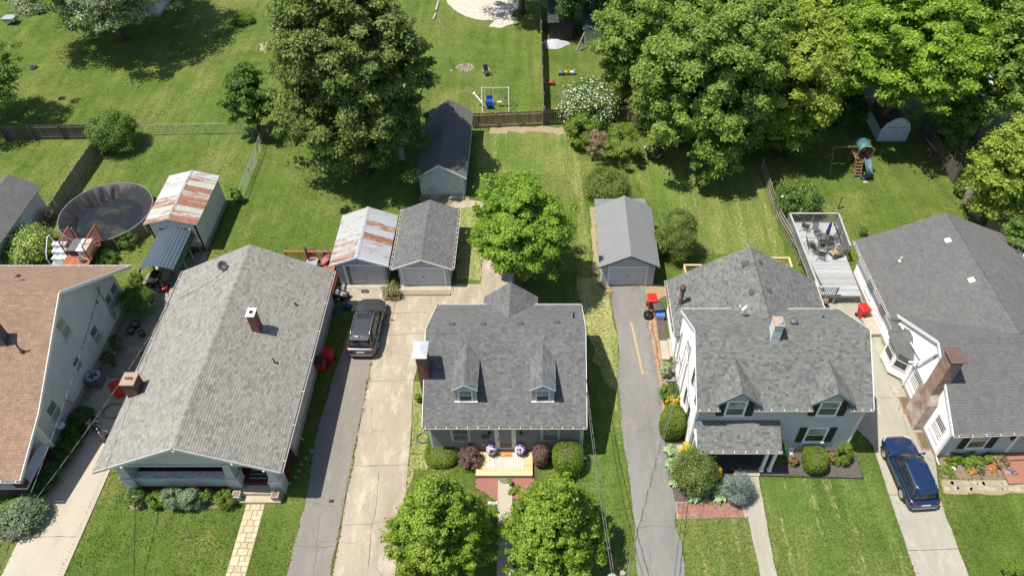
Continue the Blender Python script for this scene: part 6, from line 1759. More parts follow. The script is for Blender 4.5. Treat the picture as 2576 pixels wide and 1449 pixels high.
for x_ in (kx0+.06, kx1-.06):
 mb = MB(); mb.tube([(x_,ky0+.1,.06),(x_,ky1-.1,.06)], .03, 5); mb.build('base_rail', GALV, cp_)
# tan canoe-shaped cover, smoker, grate cart and mower under it
def cover_shape(label, x, y_, L, w, h, m, name, cat, rot):
 root = thing(name, label, cat, (x,y_,0), rot, local=True); mb = MB(); vs = []; n1, n2 = 11, 9
 for i in range(n1):
  u_ = -1+2*i/(n1-1); ww = w*math.sqrt(max(.03,1-u_*u_)); hh = h*(.75+.25*math.cos(u_*2))
  for j in range(n2):
   t = math.pi*j/(n2-1); vs.append((ww*math.cos(t), u_*L, hh*math.sin(t)*(1+.06*math.sin(5*u_+3*t))))
 mb.add(vs, [(i*n2+j,i*n2+j+1,(i+1)*n2+j+1,(i+1)*n2+j) for i in range(n1-1) for j in range(n2-1)]); mb.build('cover', m, root, True)
 mb = MB(); mb.tube([(0,-L,h*.55),(0,0,h*1.02),(0,L,h*.55)], .03, 5); mb.build('strap', WOOD_OLD, root); return root
p = G(398,690,.4); cover_shape('tan covered small boat parked under the front of the carport', p.x, p.y+1.2, 1.9, .62, .75, mat('tan_tarp', (.42,.36,.27), (.33,.28,.2), bumps=.5, bscale=6), 'covered_boat', 'boat', .1)
p = G(391,736)
sm = thing('smoker_grill', 'black barrel smoker grill under the front edge of the carport', 'grill', (p.x,p.y,0))
mb = MB(); vs = []
mb.tube([(p.x,p.y-.1,.85),(p.x,p.y+1.15,.85)], .36, 14); mb.build('barrel', BLACK, sm, False)
mb = MB(); mb.box(p.x-.62,p.x-.34,p.y,p.y+1.1,.86,.9); mb.build('side_shelf', WOOD_OLD, sm)
mb = MB(); mb.tube([(p.x+.1,p.y+1.0,1.15),(p.x+.1,p.y+1.0,1.75)], .07, 8); mb.build('smoke_stack', BLACK, sm)
for sx in (-.25,.25):
 for sy in (.05,1.0):
  mb = MB(); mb.tube([(p.x+sx,p.y+sy,.0),(p.x+sx*.7,p.y+sy,.6)], .025, 6); mb.build('leg', BLACK, sm)
mb = MB(); mb.tube([(p.x+.3,p.y+.2,1.05),(p.x+.42,p.y+.2,1.1),(p.x+.42,p.y+.9,1.1),(p.x+.3,p.y+.9,1.05)], .018, 6); mb.build('handle', GALV, sm)
p = G(388,744)
gc = thing('grate_rack', 'small wire rack leaning in front of the smoker grill', 'rack', (p.x,p.y,0))
mb = MB()
for k in range(7): mb.bar((p.x-.4+k*.13,p.y-.3,.03),(p.x-.4+k*.13,p.y+.25,.45),.02,.02)
mb.bar((p.x-.42,p.y-.3,.03),(p.x+.42,p.y-.3,.03),.03,.03); mb.bar((p.x-.42,p.y+.25,.45),(p.x+.42,p.y+.25,.45),.03,.03); mb.build('wire_frame', GALV, gc)
mb = MB(); mb.bar((p.x-.4,p.y+.25,0),(p.x-.4,p.y+.25,.45),.03,.03); mb.bar((p.x+.4,p.y+.25,0),(p.x+.4,p.y+.25,.45),.03,.03); mb.build('leg', GALV, gc)
p = G(411,735)
lm = thing('lawn_mower', 'red lawn mower beside the black smoker grill at the carport', 'mower', (p.x,p.y,0))
mb = MB(); mb.lathe((p.x,p.y+.25,.12), [(.3,0),(.32,.12),(.26,.2),(.12,.24)], 14, 1, 1.15); mb.build('deck', mat('red_enamel', (.32,.02,.03), (.24,.015,.02), rough=.3), lm, True)
mb = MB(); mb.lathe((p.x,p.y+.25,.34), [(.13,0),(.13,.14),(.09,.18)], 12); mb.build('engine', BLACK, lm)
for sx in (-.3,.3):
 for sy in (-.02,.52):
  mb = MB(); mb.disc((p.x+sx-.03,p.y+sy,.1), (1,0,0), .1, .06, 12); mb.build('wheel', RUBBER, lm)
mb = MB(); mb.tube([(p.x-.22,p.y,.25),(p.x-.22,p.y-.55,.9),(p.x+.22,p.y-.55,.9),(p.x+.22,p.y,.25)], .015, 6); mb.build('handle', BLACK, lm)
# ================================================================ VEHICLES
def subsurf(o, lv=2):
 m = o.modifiers.new('s', 'SUBSURF'); m.levels = lv; m.render_levels = lv
 o.data.shade_smooth(); return o
def loft(sections, close=True):
 mb = MB(); n = len(sections[0]); vs = [p for s in sections for p in s]; fs = []
 for i in range(len(sections)-1):
  for k in range(n): fs.append((i*n+k, i*n+(k+1)%n, (i+1)*n+(k+1)%n, (i+1)*n+k))
 fs.append(tuple(range(n-1,-1,-1))); fs.append(tuple((len(sections)-1)*n+k for k in range(n)))
 mb.add(vs, fs); return mb
def car(label, loc, rotz, L, W, H, paint, trimm, wheel_m, rails, hood=.27, belt=.98, rear_deck=.05, name='parked_car', spoiler=True, sunroof=False):
 """SUV: lofted lower body, dark glass cabin, painted roof and pillars; front is +y"""
 root = thing(name, label, 'car', loc, rotz, local=True)
 w = W/2; h2 = L/2
 def sec(y, hw, zb, zs, zt, crown=.0):
  half = [(0,zb),(hw*.8,zb),(hw*.97,zb+.1),(hw,zb+.28*(zs-zb)+.05),(hw*1.0,zs-.16),(hw*.965,zs-.04),(hw*.9,zs),(hw*.55,zt-.005),(0,zt)]
  pts = [V(x,y,z) for x, z in half] + [V(-x,y,z) for x, z in reversed(half[1:-1])]
  return pts
 hoodz = belt+.0
 S = [sec(-h2, w*.72, .45, .62, .63), sec(-h2+.03, w*.9, .34, .88, .9), sec(-h2+.16, w*.96, .26, belt-.01, belt), sec(-h2+.55, w, .22, belt+.01, belt+.02),
   sec(-.9, w, .22, belt+.02, belt+.03), sec(0, w*.985, .22, belt+.01, belt+.03), sec(.75, w, .22, belt, belt+.04), sec(1.15, w, .22, belt-.01, belt+.07),
   sec(h2-.75, w*.99, .22, belt-.06, belt+.02), sec(h2-.28, w*.93, .24, belt-.17, belt-.1), sec(h2-.08, w*.8, .3, belt-.34, belt-.28), sec(h2, w*.6, .4, .58, .6)]
 body = subsurf(loft(S).build('body', paint, root))
 # cabin
 zr = H-.02
 def csec(z, y0, y1, hw, r):
  return [V(-hw+r,y0,z),V(0,y0-.04,z),V(hw-r,y0,z),V(hw,y0+r,z),V(hw,(y0+y1)/2,z),V(hw,y1-r*1.4,z),V(hw-r*1.4,y1,z),V(0,y1+.1,z),V(-hw+r*1.4,y1,z),V(-hw,y1-r*1.4,z),V(-hw,(y0+y1)/2,z),V(-hw,y0+r,z)]
 yr0, yf0 = -h2+.22, h2-1.35           # belt line ends
 yr1, yf1 = -h2+.62, h2-2.1            # roof ends
 zz = [belt-.03, belt+.3*(zr-belt), belt+.72*(zr-belt), zr-.05]
 ks = [0,.32,.74,1.0]
 C = [csec(z, yr0+(yr1-yr0)*k, yf0+(yf1-yf0)*k, w*(.9-.18*k), .16) for z, k in zip(zz, ks)]
 cab = loft(C).build('windows', mat_glass('car_glass', (.012,.014,.018), .04), root); cab.data.shade_smooth()
 # roof panel
 R = [csec(zr-.06, yr1-.12, yf1+.06, w*.735, .2), csec(zr-.015, yr1-.1, yf1+.0, w*.71, .22), csec(zr+.015, yr1+.1, yf1-.2, w*.58, .25), csec(zr+.025, yr1+.35, yf1-.5, w*.3, .2)]
 subsurf(loft(R).build('roof', paint, root), 1)
 # pillars
 for s in (-1,1):
  for (p, q, ww) in (((s*w*.86,yf0-.1,belt),(s*w*.69,yf1,zr-.05),.09), ((s*w*.895,-.15,belt),(s*w*.735,-.2,zr-.05),.07), ((s*w*.89,-h2+1.05,belt),(s*w*.735,-h2+1.25,zr-.05),.12), ((s*w*.8,yr0+.04,belt),(s*w*.66,yr1-.02,zr-.05),.13)):
   mb = MB(); mb.bar(p, q, ww, .05, up=(s,0,.2)); mb.build('pillar', paint, root)
  if rails:
   mb = MB(); mb.tube([(s*w*.63,yr1+.15,zr+.0),(s*w*.65,yr1+.35,zr+.06),(s*w*.65,yf1-.45,zr+.06),(s*w*.63,yf1-.2,zr+.0)], .022, 6); mb.build('roof_rail', rails, root)
  mb = MB(); mb.lathe((s*(w+.1),h2-1.55,belt+.12), [(.02,-.08),(.11,-.05),(.12,.04),(.06,.08)], 10, 1, .6); mb.bar((s*w*.9,h2-1.5,belt+.05),(s*(w+.08),h2-1.55,belt+.1),.05,.05); mb.build('mirror', paint, root)
  for y_ in (h2-.95, -h2+1.0):
   R_ = .36
   wl = MB(); wl.disc((s*(w-.21),y_,R_), (s,0,0), R_, .22, 24); ty = wl.build('wheel', RUBBER, root)
   rm = MB(); rm.disc((s*(w+.008),y_,R_), (s,0,0), R_*.66, .006, 20)
   for k in range(5):
    t = 2*math.pi*k/5; rm.bar((s*(w+.016),y_,R_),(s*(w+.016),y_+R_*.62*math.cos(t),R_+R_*.62*math.sin(t)),.07,.02,up=(s,0,0))
   rm.build('rim', wheel_m, ty)
   ar = MB(); ar.tube([(s*(w-.01),y_+(R_+.06)*math.cos(t),R_+(R_+.06)*math.sin(t)) for t in np.linspace(-.15,math.pi+.15,15)], .045, 6); ar.build('wheel_arch', trimm, root)
  mb = MB(); mb.box(s*w*.98-.03,s*w*.98+.03,-h2+1.45,h2-1.4,.26,.4); mb.build('sill_trim', trimm, root)
  tl = MB(); tl.bar((s*w*.66,-h2+.06,belt-.12),(s*w*.95,-h2+.28,belt-.1),.12,.1); tl.build('tail_light', mat('tail_light_red', (.30,.012,.02), (.2,.01,.015), rough=.15), root)
  hl = MB(); hl.bar((s*w*.6,h2-.12,belt-.3),(s*w*.9,h2-.36,belt-.2),.1,.08); hl.build('headlight', mat('headlight_lens', (.5,.52,.55), (.35,.37,.4), rough=.1), root)
  for y_ in (.1,-.95):
   dh = MB(); dh.box(s*(w+.005)-.015,s*(w+.005)+.015,y_-.1,y_+.1,belt-.14,belt-.1); dh.build('door_handle', paint, root)
 mb = MB(); mb.box(-w*.75,w*.75,-h2-.015,-h2+.08,.42,.5); mb.build('rear_bumper_trim', wheel_m, root)
 mb = MB(); mb.box(-.26,.26,-h2+.0,-h2+.03,.66,.8); mb.build('licence_plate', mat('plate_white', (.6,.6,.62), (.5,.5,.52)), root)
 mb = MB(); mb.bar((0,yr1-.05,zr+.0),(0,yr1-.12,zr+.09),.03,.07); mb.build('antenna_fin', BLACK, root)
 if spoiler:
  mb = MB(); mb.add([(-w*.66,yr1+.02,zr-.02),(w*.66,yr1+.02,zr-.02),(w*.6,yr1-.28,zr-.07),(-w*.6,yr1-.28,zr-.07),(-w*.66,yr1+.02,zr-.06),(w*.66,yr1+.02,zr-.06),(w*.6,yr1-.28,zr-.1),(-w*.6,yr1-.28,zr-.1)],[(0,3,2,1),(4,5,6,7),(0,1,5,4),(1,2,6,5),(2,3,7,6),(3,0,4,7)]); mb.build('spoiler', paint, root)
 if sunroof:
  mb = MB(); mb.box(-w*.46,w*.46,yf1-.75,yf1-.3,zr+.0,zr+.03); mb.build('sunroof', mat_glass('car_glass'), root)
 wp = MB(); wp.bar((-.3,yr0+.02,belt+.06),(.25,yr0+.08,belt+.1),.02,.02); wp.build('rear_wiper', BLACK, root)
 return root
def car_paint(name, c, metal=.5):
 m, nt, b = _nt(name)
 fl = noise(nt, pos(nt), 300, 2, .5)
 col = mixc(nt, math_n(nt,'MULTIPLY',fl,.35), c, tuple(min(1,x*1.6+.02) for x in c)); nt.links.new(col, b.inputs['Base Color'])
 b.inputs['Metallic'].default_value = metal; b.inputs['Roughness'].default_value = .33; b.inputs['Coat Weight'].default_value = .7; b.inputs['Coat Roughness'].default_value = .05
 return m
BLUE_P = car_paint('dark_blue_metallic', (.012,.034,.105)); GREY_P = car_paint('charcoal_metallic', (.07,.07,.074))
CHROME = mat('satin_chrome', (.7,.7,.72), (.6,.6,.62), rough=.2, metal=.9)
CLAD = mat('black_cladding', (.025,.025,.027), (.035,.035,.037), rough=.6)
a = G(2218,1148); b = G(2262,1252); d = (a-b).normalized()
rz = math.atan2(-d.x, d.y)
mid = (a+b)/2; ctr = mid + Vector((math.cos(rz), math.sin(rz), 0))*.9
car('dark blue hatchback SUV parked nose in on the right concrete driveway', (ctr.x,ctr.y,.03), rz, 4.62, 1.82, 1.62, BLUE_P, CLAD, CHROME, mat('dull_rail', (.3,.3,.33), (.24,.24,.27), rough=.3, metal=.6))
r0 = G(908,908);
car('charcoal grey SUV with silver roof rails parked beside the bungalow', (r0.x+.12, r0.y+2.55, .034), math.radians(-1.0), 4.95, 1.95, 1.74, GREY_P, GREY_P, CHROME, CHROME, sunroof=True)

# ================================================================ BINS
def wheelie_bin(label, p, rotz, body, lid, group=None, sticker=False, h=1.02, tilt=0):
 root = thing('wheelie_bin', label, 'bin', p, rotz, group=group, local=True)
 mb = MB(); b0, t0 = .22, .29
 def ring(z, s, sy): return [V(-s,-sy,z),V(s,-sy,z),V(s,sy,z),V(-s,sy,z)]
 S = [ring(.04,b0,b0),ring(h*.5,(b0+t0)/2,(b0+t0*1.12)/2),ring(h*.9,t0,t0*1.15),ring(h*.91,t0+.035,t0*1.15+.035),ring(h*.97,t0+.035,t0*1.15+.035)]
 o = loft(S).build('body', body, root); bv = o.modifiers.new('b','BEVEL'); bv.width = .035; bv.segments = 3
 S = [ring(h*.97,t0+.05,t0*1.15+.05),ring(h*.99,t0+.055,t0*1.15+.055),ring(h*1.04,t0*.8,t0*.95)]
 o = loft(S).build('lid', lid, root); bv = o.modifiers.new('b','BEVEL'); bv.width = .03; bv.segments = 3
 mb = MB(); mb.tube([(-.2,t0*1.15+.1,h*.95),(.2,t0*1.15+.1,h*.95)], .018, 6); mb.bar((-.2,t0*1.15,h*.95),(-.2,t0*1.15+.1,h*.95),.03,.03); mb.bar((.2,t0*1.15,h*.95),(.2,t0*1.15+.1,h*.95),.03,.03); mb.build('handle', body, root)
 for s in (-1,1):
  mb = MB(); mb.disc((s*.24,b0-.02,.125), (s,0,0), .125, .06, 16); mb.build('wheel', RUBBER, root)
 mb = MB(); mb.tube([(-.24,b0-.02,.125),(.24,b0-.02,.125)], .015, 6); mb.build('axle', BLACK, root)
 if sticker:
  mb = MB(); mb.add([(-.12,-.281,.62),(.08,-.281,.62),(.11,-.29,.68),(.02,-.299,.74),(-.1,-.292,.69)], [(0,1,2,3,4)]); mb.build('sticker', TRIM, root)
 return root
RED = mat('red_plastic', (.52,.03,.02), (.45,.025,.018), rough=.4, scale=2); BLKP = mat('black_plastic', (.03,.031,.033), (.045,.046,.048), rough=.45, scale=2)
GRYP = mat('dark_grey_plastic', (.07,.073,.075), (.09,.093,.095), rough=.45); BLUP = mat('blue_plastic', (.08,.20,.52), (.06,.16,.44), rough=.45)
def gp(x, y, z=0.0): p = G(x, y); return V(p.x, p.y, z)
wheelie_bin('red bin with black lid in the shade beside the bungalow wall', gp(808,938)+V(.05,.25,0), -.15, RED, BLKP, sticker=True)
wheelie_bin('red bin with red lid behind the black lidded one at the bungalow', gp(829,916)+V(0,.25,0), -.2, RED, RED)
wheelie_bin('bright red bin by the grey driveway above the black rubbish bag', gp(1633,781)+V(.15,.3,0), .05, RED, RED)
wheelie_bin('dark grey bin between the bright red bin and the blue lidded box', gp(1650,796)+V(.1,.25,0), .1, GRYP, GRYP, h=.85)
wheelie_bin('red bin standing on the concrete patio beside the white house', gp(2164,806,.03)+V(.1,.3,0), .25, RED, RED, sticker=True)
wheelie_bin('red bin squeezed between left brick chimney and the gravel', gp(306,1000)+V(-.1,.2,0), .6, RED, RED)
# blue lidded recycling box
p = gp(1660,806); rb = thing('recycling_box', 'recycling box with blue lid beside the dark grey bin', 'box', p)
mb = MB(); mb.box(p.x-.3,p.x+.3,p.y,p.y+.42,0,.42); mb.build('body', mat('slatted_grey', (.22,.2,.18), (.14,.13,.12), scale=8), rb)
for k in range(5): mb = MB(); mb.box(p.x-.27+k*.12,p.x-.21+k*.12,p.y-.015,p.y-.001,.03,.38); mb.build('slat', TRIM, rb)
mb = MB(); mb.add([(p.x-.34,p.y-.05,.43),(p.x+.34,p.y-.05,.43),(p.x+.34,p.y+.46,.43),(p.x-.34,p.y+.46,.43),(p.x-.3,p.y-.01,.5),(p.x+.3,p.y-.01,.5),(p.x+.3,p.y+.42,.5),(p.x-.3,p.y+.42,.5)],[(0,3,2,1),(4,5,6,7),(0,1,5,4),(1,2,6,5),(2,3,7,6),(3,0,4,7)]); mb.build('lid', BLUP, rb)
# rubbish bag
def bag(label, p, r, h, m, seed):
 root = thing('rubbish_bag', label, 'bag', p); mb = MB(); rg = random.Random(seed); n1, n2 = 8, 14; vs = []
 for i in range(n1):
  f_ = i/(n1-1); rr = r*(math.sin(math.pi*min(1,.18+f_*.74))**.7)*(1 if f_ < .8 else .55)
  for k in range(n2):
   t = 2*math.pi*k/n2; j = 1+rg.gauss(0,.07); vs.append(V(p.x+rr*j*math.cos(t), p.y+rr*j*math.sin(t), p.z+h*f_))
 mb.add(vs, [(i*n2+k,i*n2+(k+1)%n2,(i+1)*n2+(k+1)%n2,(i+1)*n2+k) for i in range(n1-1) for k in range(n2)]+[tuple(range(n2-1,-1,-1))]); mb.build('sack', m, root, True)
 mb = MB(); mb.lathe((p.x,p.y,p.z+h*.97), [(r*.2,0),(r*.12,.04),(r*.3,.14)], 8); mb.build('knot', m, root); return root
BAGM = mat('shiny_black_bag', (.012,.012,.013), (.02,.02,.021), rough=.25, spec=.6)
bag('shiny black rubbish bag in front of the bright red bin', gp(1630,797), .36, .5, BAGM, 1)
bag('blue plastic bag slumped by the front of the grey SUV', gp(876,775), .3, .42, mat('dark_blue_bag', (.03,.07,.13), (.02,.05,.1), rough=.3), 2)
# black tote leaning by the rust garage, with worn lettering strokes
p = gp(858,748); tb = thing('storage_tote', 'black plastic tote with worn white lettering lying near the rust roofed garage', 'tote', p, -.45, local=True)
mb = MB(); S = [[V(-.62,-.3,z),V(.62,-.3,z),V(.62,.3,z),V(-.62,.3,z)] for z in (0,)]
o = loft([[V(-.55,-.26,.0),V(.55,-.26,.0),V(.55,.26,.0),V(-.55,.26,.0)],[V(-.62,-.32,.5),V(.62,-.32,.5),V(.62,.32,.5),V(-.62,.32,.5)]]).build('body', BLKP, tb)
rg = random.Random(5); lt = MB()
for row_, (n_l, z) in enumerate(((10,.1),(9,-.1))):
 for k in range(n_l):
  x_ = -.42+.085*k; lt.box(x_,x_+.05,z-.05*rg.uniform(.6,1.2),z+.045*rg.uniform(.5,1.1),.503,.506)
lt.build('lettering', TRIM, tb)
# rubble by the bungalow corner
rg = random.Random(8); rub = mat('grey_rubble', (.12,.115,.11), (.07,.068,.065), scale=5, bumps=.6)
rp = thing('rubble_heap', 'heap of broken grey stones at the shaded rear corner of the bungalow', 'rubble', gp(842,770))
for i in range(34):
 c = gp(842+rg.uniform(-16,22), 772+rg.uniform(-18,22)); r_ = rg.uniform(.1,.22); n_ = 6
 mb = MB(); mb.add([V(c.x+r_*rg.uniform(.7,1.2)*math.cos(6.28*k/n_), c.y+r_*rg.uniform(.6,1.1)*math.sin(6.28*k/n_), z) for z in (0,) for k in range(n_)]+[V(c.x+r_*.6*rg.uniform(.7,1.2)*math.cos(6.28*k/n_), c.y+r_*.6*math.sin(6.28*k/n_), r_*rg.uniform(.5,.9)) for k in range(n_)], [tuple(range(n_-1,-1,-1)),tuple(range(n_,2*n_))]+[(k,(k+1)%n_,n_+(k+1)%n_,n_+k) for k in range(n_)]); mb.build('stone', rub, rp)
def stones(label, pts, r, m, seed=1, name='stone_edging', cat='stones'):
 rg = random.Random(seed); root = thing(name, label, cat, V(pts[0][0],pts[0][1],0))
 for (x_, y_) in pts:
  r_ = r*rg.uniform(.7,1.2); n_ = 7; mb = MB()
  base = [V(x_+r_*rg.uniform(.8,1.1)*math.cos(6.28*k/n_), y_+r_*.8*rg.uniform(.8,1.1)*math.sin(6.28*k/n_), -.02) for k in range(n_)]
  top = [V(x_+(v.x-x_)*.62, y_+(v.y-y_)*.62, r_*rg.uniform(.5,.8)) for v in base]
  mb.add(base+top, [tuple(range(n_-1,-1,-1)),tuple(range(n_,2*n_))]+[(k,(k+1)%n_,n_+(k+1)%n_,n_+k) for k in range(n_)]); mb.build('stone', m, root)
 return root
TANST = mat('tan_stone', (.42,.36,.27), (.32,.27,.2), scale=4, obj=.2, bumps=.5); WST = mat('pale_stone', (.5,.48,.44), (.4,.38,.34), scale=4, obj=.15)
stones('four pale edging stones beside the cottage walk', [at(1232+i*6, 1266+rg.uniform(-1,1)) for i in range(4)], .14, WST, 2)
fpc = gp(1171,172)
stones('ring of pale stones around the ashes of a fire pit on the far lawn', [(fpc.x+.75*math.cos(6.283*k/16)*rg.uniform(.9,1.1), fpc.y+.62*math.sin(6.283*k/16)) for k in range(16)], .15, TANST, 3, 'fire_pit', 'fire pit')
sheet('ash_patch', [(fpc.x+.6*math.cos(6.283*k/14), fpc.y+.5*math.sin(6.283*k/14)) for k in range(14)], .02, mat('ash', (.12,.11,.105), (.22,.2,.19), scale=6))
stones('loose pale rocks along the shaded wall of the bungalow', [at(795-i*11+rg.uniform(-4,4), 1120+i*16) for i in range(7)], .2, mat('shaded_rock', (.28,.27,.24), (.2,.19,.17), scale=4, bumps=.5), 4)
stones('tan edging stones in front of the grey green bush at lower left', [at(6+i*22, 1352-i*1.5) for i in range(5)], .32, TANST, 6)
stones('loose rocks in the dark bed beside the white sided house', [at(*q) for q in ((298,858),(306,873),(287,888),(268,920),(245,985),(318,830))], .18, WST, 7)

# ================================================================ COTTAGE PORCH THINGS
dm = thing('doormat', 'brown doormat with the word hello at the cottage door', 'doormat', (-2.24,23.66,.32))
MATM = mat('coir_mat', (.50,.26,.09), (.42,.21,.07), scale=20, bumps=.5)
mb = MB(); mb.box(-2.6,-1.88,23.47,23.86,.321,.338); mb.build('mat', MATM, dm)
cu_ = bpy.data.curves.new('hello_text', 'FONT'); cu_.body = 'hello'; cu_.size = .2; cu_.extrude = .001; cu_.shear = .25
fo = bpy.data.objects.new('hello_tmp', cu_); COL.objects.link(fo); bpy.context.view_layer.update()
me = bpy.data.meshes.new_from_object(fo.evaluated_get(bpy.context.evaluated_depsgraph_get())); bpy.data.objects.remove(fo)
me.materials.clear(); me.materials.append(BLACK); lo = bpy.data.objects.new('lettering', me); link(lo, dm); lo.location = V(-2.34,23.53,.3395)-off_of(dm)
mb = MB(); mb.tube([(-2.58,23.53,.34),(-2.5,23.515,.34),(-2.42,23.53,.34),(-2.33,23.55,.34)], .006, 4); mb.build('flourish', BLACK, dm)
hm = thing('walk_mat', 'half round dark grey mat on the walk below the pine deck', 'mat', gp(1271,1199))
c = gp(1271,1197); mb = MB(); mb.prism([(c.x+.42*math.cos(math.pi+math.pi*k/14), c.y+.5*math.sin(math.pi+math.pi*k/14)) for k in range(15)], .031, .045); mb.build('mat', mat('dark_mat', (.13,.14,.13), (.17,.18,.17), scale=12), hm)
mb = MB(); mb.tube([(c.x+.41*math.cos(math.pi+math.pi*k/14), c.y+.49*math.sin(math.pi+math.pi*k/14), .046) for k in range(15)], .012, 4); mb.build('border', BLACK, hm)
LILAC = mat('lilac_petal', (.55,.38,.72), (.72,.62,.82), scale=20, island=.15); PURP = mat('purple_petal', (.22,.13,.36), (.34,.22,.48), island=.2)
LEAF_G = mat_leaf('garden_leaf', (.055,.12,.022), (.11,.19,.04))
def flower_pot(label, x, y_, z):
 root = thing('flower_pot', label, 'flower pot', (x,y_,z))
 mb = MB(); mb.add([(x-.15,y_-.15,z),(x+.15,y_-.15,z),(x+.15,y_+.15,z),(x-.15,y_+.15,z),(x-.21,y_-.21,z+.45),(x+.21,y_-.21,z+.45),(x+.21,y_+.21,z+.45),(x-.21,y_+.21,z+.45)],[(0,3,2,1),(4,5,6,7),(0,1,5,4),(1,2,6,5),(2,3,7,6),(3,0,4,7)]); mb.build('pot', mat('woven_pot', (.20,.18,.155), (.13,.12,.1), scale=14, bumps=.6), root)
 rg_ = np.random.default_rng(int(abs(x*100)))
 d_ = sphere_dirs(260, rg_); d_[:,2] = np.abs(d_[:,2]); P = np.array([x,y_,z+.5])+d_*np.array([.3,.3,.28])*rg_.uniform(.6,1,(260,1)); vs, q = leaf_quads(P, d_, .09, rg_, .7); npmesh('foliage', vs, q, LEAF_G, root)
 d_ = sphere_dirs(90, rg_); d_[:,2] = np.abs(d_[:,2]); P = np.array([x,y_,z+.52])+d_*np.array([.33,.33,.33]); vs, q = leaf_quads(P, d_, .13, rg_, .95); npmesh('blossom', vs, q, LILAC, root)
 d_ = sphere_dirs(40, rg_); d_[:,2] = np.abs(d_[:,2]); P = np.array([x,y_+.1,z+.75])+d_*np.array([.22,.16,.25]); vs, q = leaf_quads(P, d_, .1, rg_, .9); npmesh('purple_blossom', vs, q, PURP, root)
 return root
flower_pot('tall pot of lilac flowers on the left of the cottage door', -3.1, 23.66, .32); flower_pot('tall pot of lilac flowers on the right of the cottage door', -1.4, 23.68, .32)
def hose(label, c, r, m, turns=4, seed=1):
 rg = random.Random(seed); pts = []
 for k in range(turns*18):
  t = 2*math.pi*k/18; rr = r*(1+.12*math.sin(t*.37+seed)); pts.append(V(c.x+rr*math.cos(t)+rg.gauss(0,.01), c.y+rr*.9*math.sin(t), .02+.012*(k//18)))
 mb = MB(); mb.tube(pts, .016, 5); o = mb.build('garden_hose', m, loc=c); return tag(o, label, 'hose')
hose('coiled grey green garden hose at the left front corner of the cottage', gp(1066,1102), .4, mat('green_hose', (.10,.13,.11), (.08,.1,.09), rough=.5))
hose('loose dark hose coiled on the gravel beside the bungalow eave', gp(285,1035), .6, BLACK, 3, 4)
# planter of grass on the driveway
p = gp(984,757); pb_ = thing('planter', 'low wooden planter of feathery ornamental grass in front of the grey garage', 'planter', p)
mb = MB(); mb.box(p.x-.62,p.x+.62,p.y-.02,p.y+.75,0,.3); mb.build('box', WOOD_BROWN, pb_)
GRS = mat('straw_grass', (.22,.22,.085), (.34,.31,.15), scale=2, island=.35)
rg = random.Random(2); mb = MB()
for i in range(420):
 t = rg.uniform(0,6.28); b_ = V(p.x+rg.gauss(0,.25), p.y+.36+rg.gauss(0,.16), .3); d_ = V(math.cos(t),math.sin(t),0)*rg.uniform(.15,.6); s_ = V(-math.sin(t),math.cos(t),0)*.014; hh = rg.uniform(.4,.85)
 m_ = b_+d_*.4+V(0,0,hh); e_ = b_+d_+V(0,0,hh*.75); mb.add([b_-s_,b_+s_,m_+s_,e_,m_-s_],[(0,1,2,4),(4,2,3)])
mb.build('grass', GRS, pb_)
mb = MB(); mb.box(p.x-.56,p.x+.56,p.y+.04,p.y+.69,.28,.302); mb.build('soil', SOIL, pb_)
kb_ = MB(); kb_.box(-10.35,-6.7,36.75,37.0,0,.14); o = kb_.build('timber_beam', WOOD_BROWN, loc=V(-8.5,36.9,0)); tag(o, 'long brown timber lying in front of the white garage door', 'timber')
# plank on the right driveway
a_ = gp(1587,812,.05); b_ = gp(1617,944,.05); mb = MB(); mb.bar(a_, b_, .14, .035); o = mb.build('plank', mat('tan_plank', (.42,.32,.19), (.34,.26,.15), scale=4, stretch=(3,.4,1)), loc=a_); tag(o, 'long tan plank lying on the grey asphalt driveway', 'plank')
a_ = gp(1590,815,.06)+V(.05,0,.03); b_ = gp(1613,925,.06)+V(.06,0,.03); mb = MB(); mb.bar(a_, b_, .06, .03); o = mb.build('plank', WOOD_OLD, loc=a_); tag(o, 'thin grey strip of wood lying on top of the tan plank', 'plank')
# concrete side steps and window well of the two storey house
ss = thing('side_steps', 'two pale concrete steps at the left wall of the two storey house', 'steps', (8.2,31.1,0))
p = gp(1668,905); mb = MB(); mb.box(p.x-.1,p.x+.42,p.y-.1,p.y+1.5,0,.2); mb.build('step', CONC, ss); mb = MB(); mb.box(p.x+.421,p.x+.95,p.y-.05,p.y+1.5,0,.4); mb.build('step', CONC, ss)
ww = thing('window_well', 'grey framed window well at the left wall of the two storey house', 'window well', gp(1690,962))
p = gp(1690,962);
mb = MB(); mb.box(p.x-.42,p.x+.4,p.y-.03,p.y+.05,0,.22); mb.box(p.x-.42,p.x-.34,p.y+.051,p.y+1.1,0,.22); mb.box(p.x-.42,p.x+.4,p.y+1.101,p.y+1.18,0,.22); mb.build('frame', mat('well_grey', (.3,.31,.32), (.22,.23,.24)), ww)
mb = MB(); mb.box(p.x-.339,p.x+.4,p.y+.052,p.y+1.1,0,.06); mb.build('grit', GRAVEL, ww)

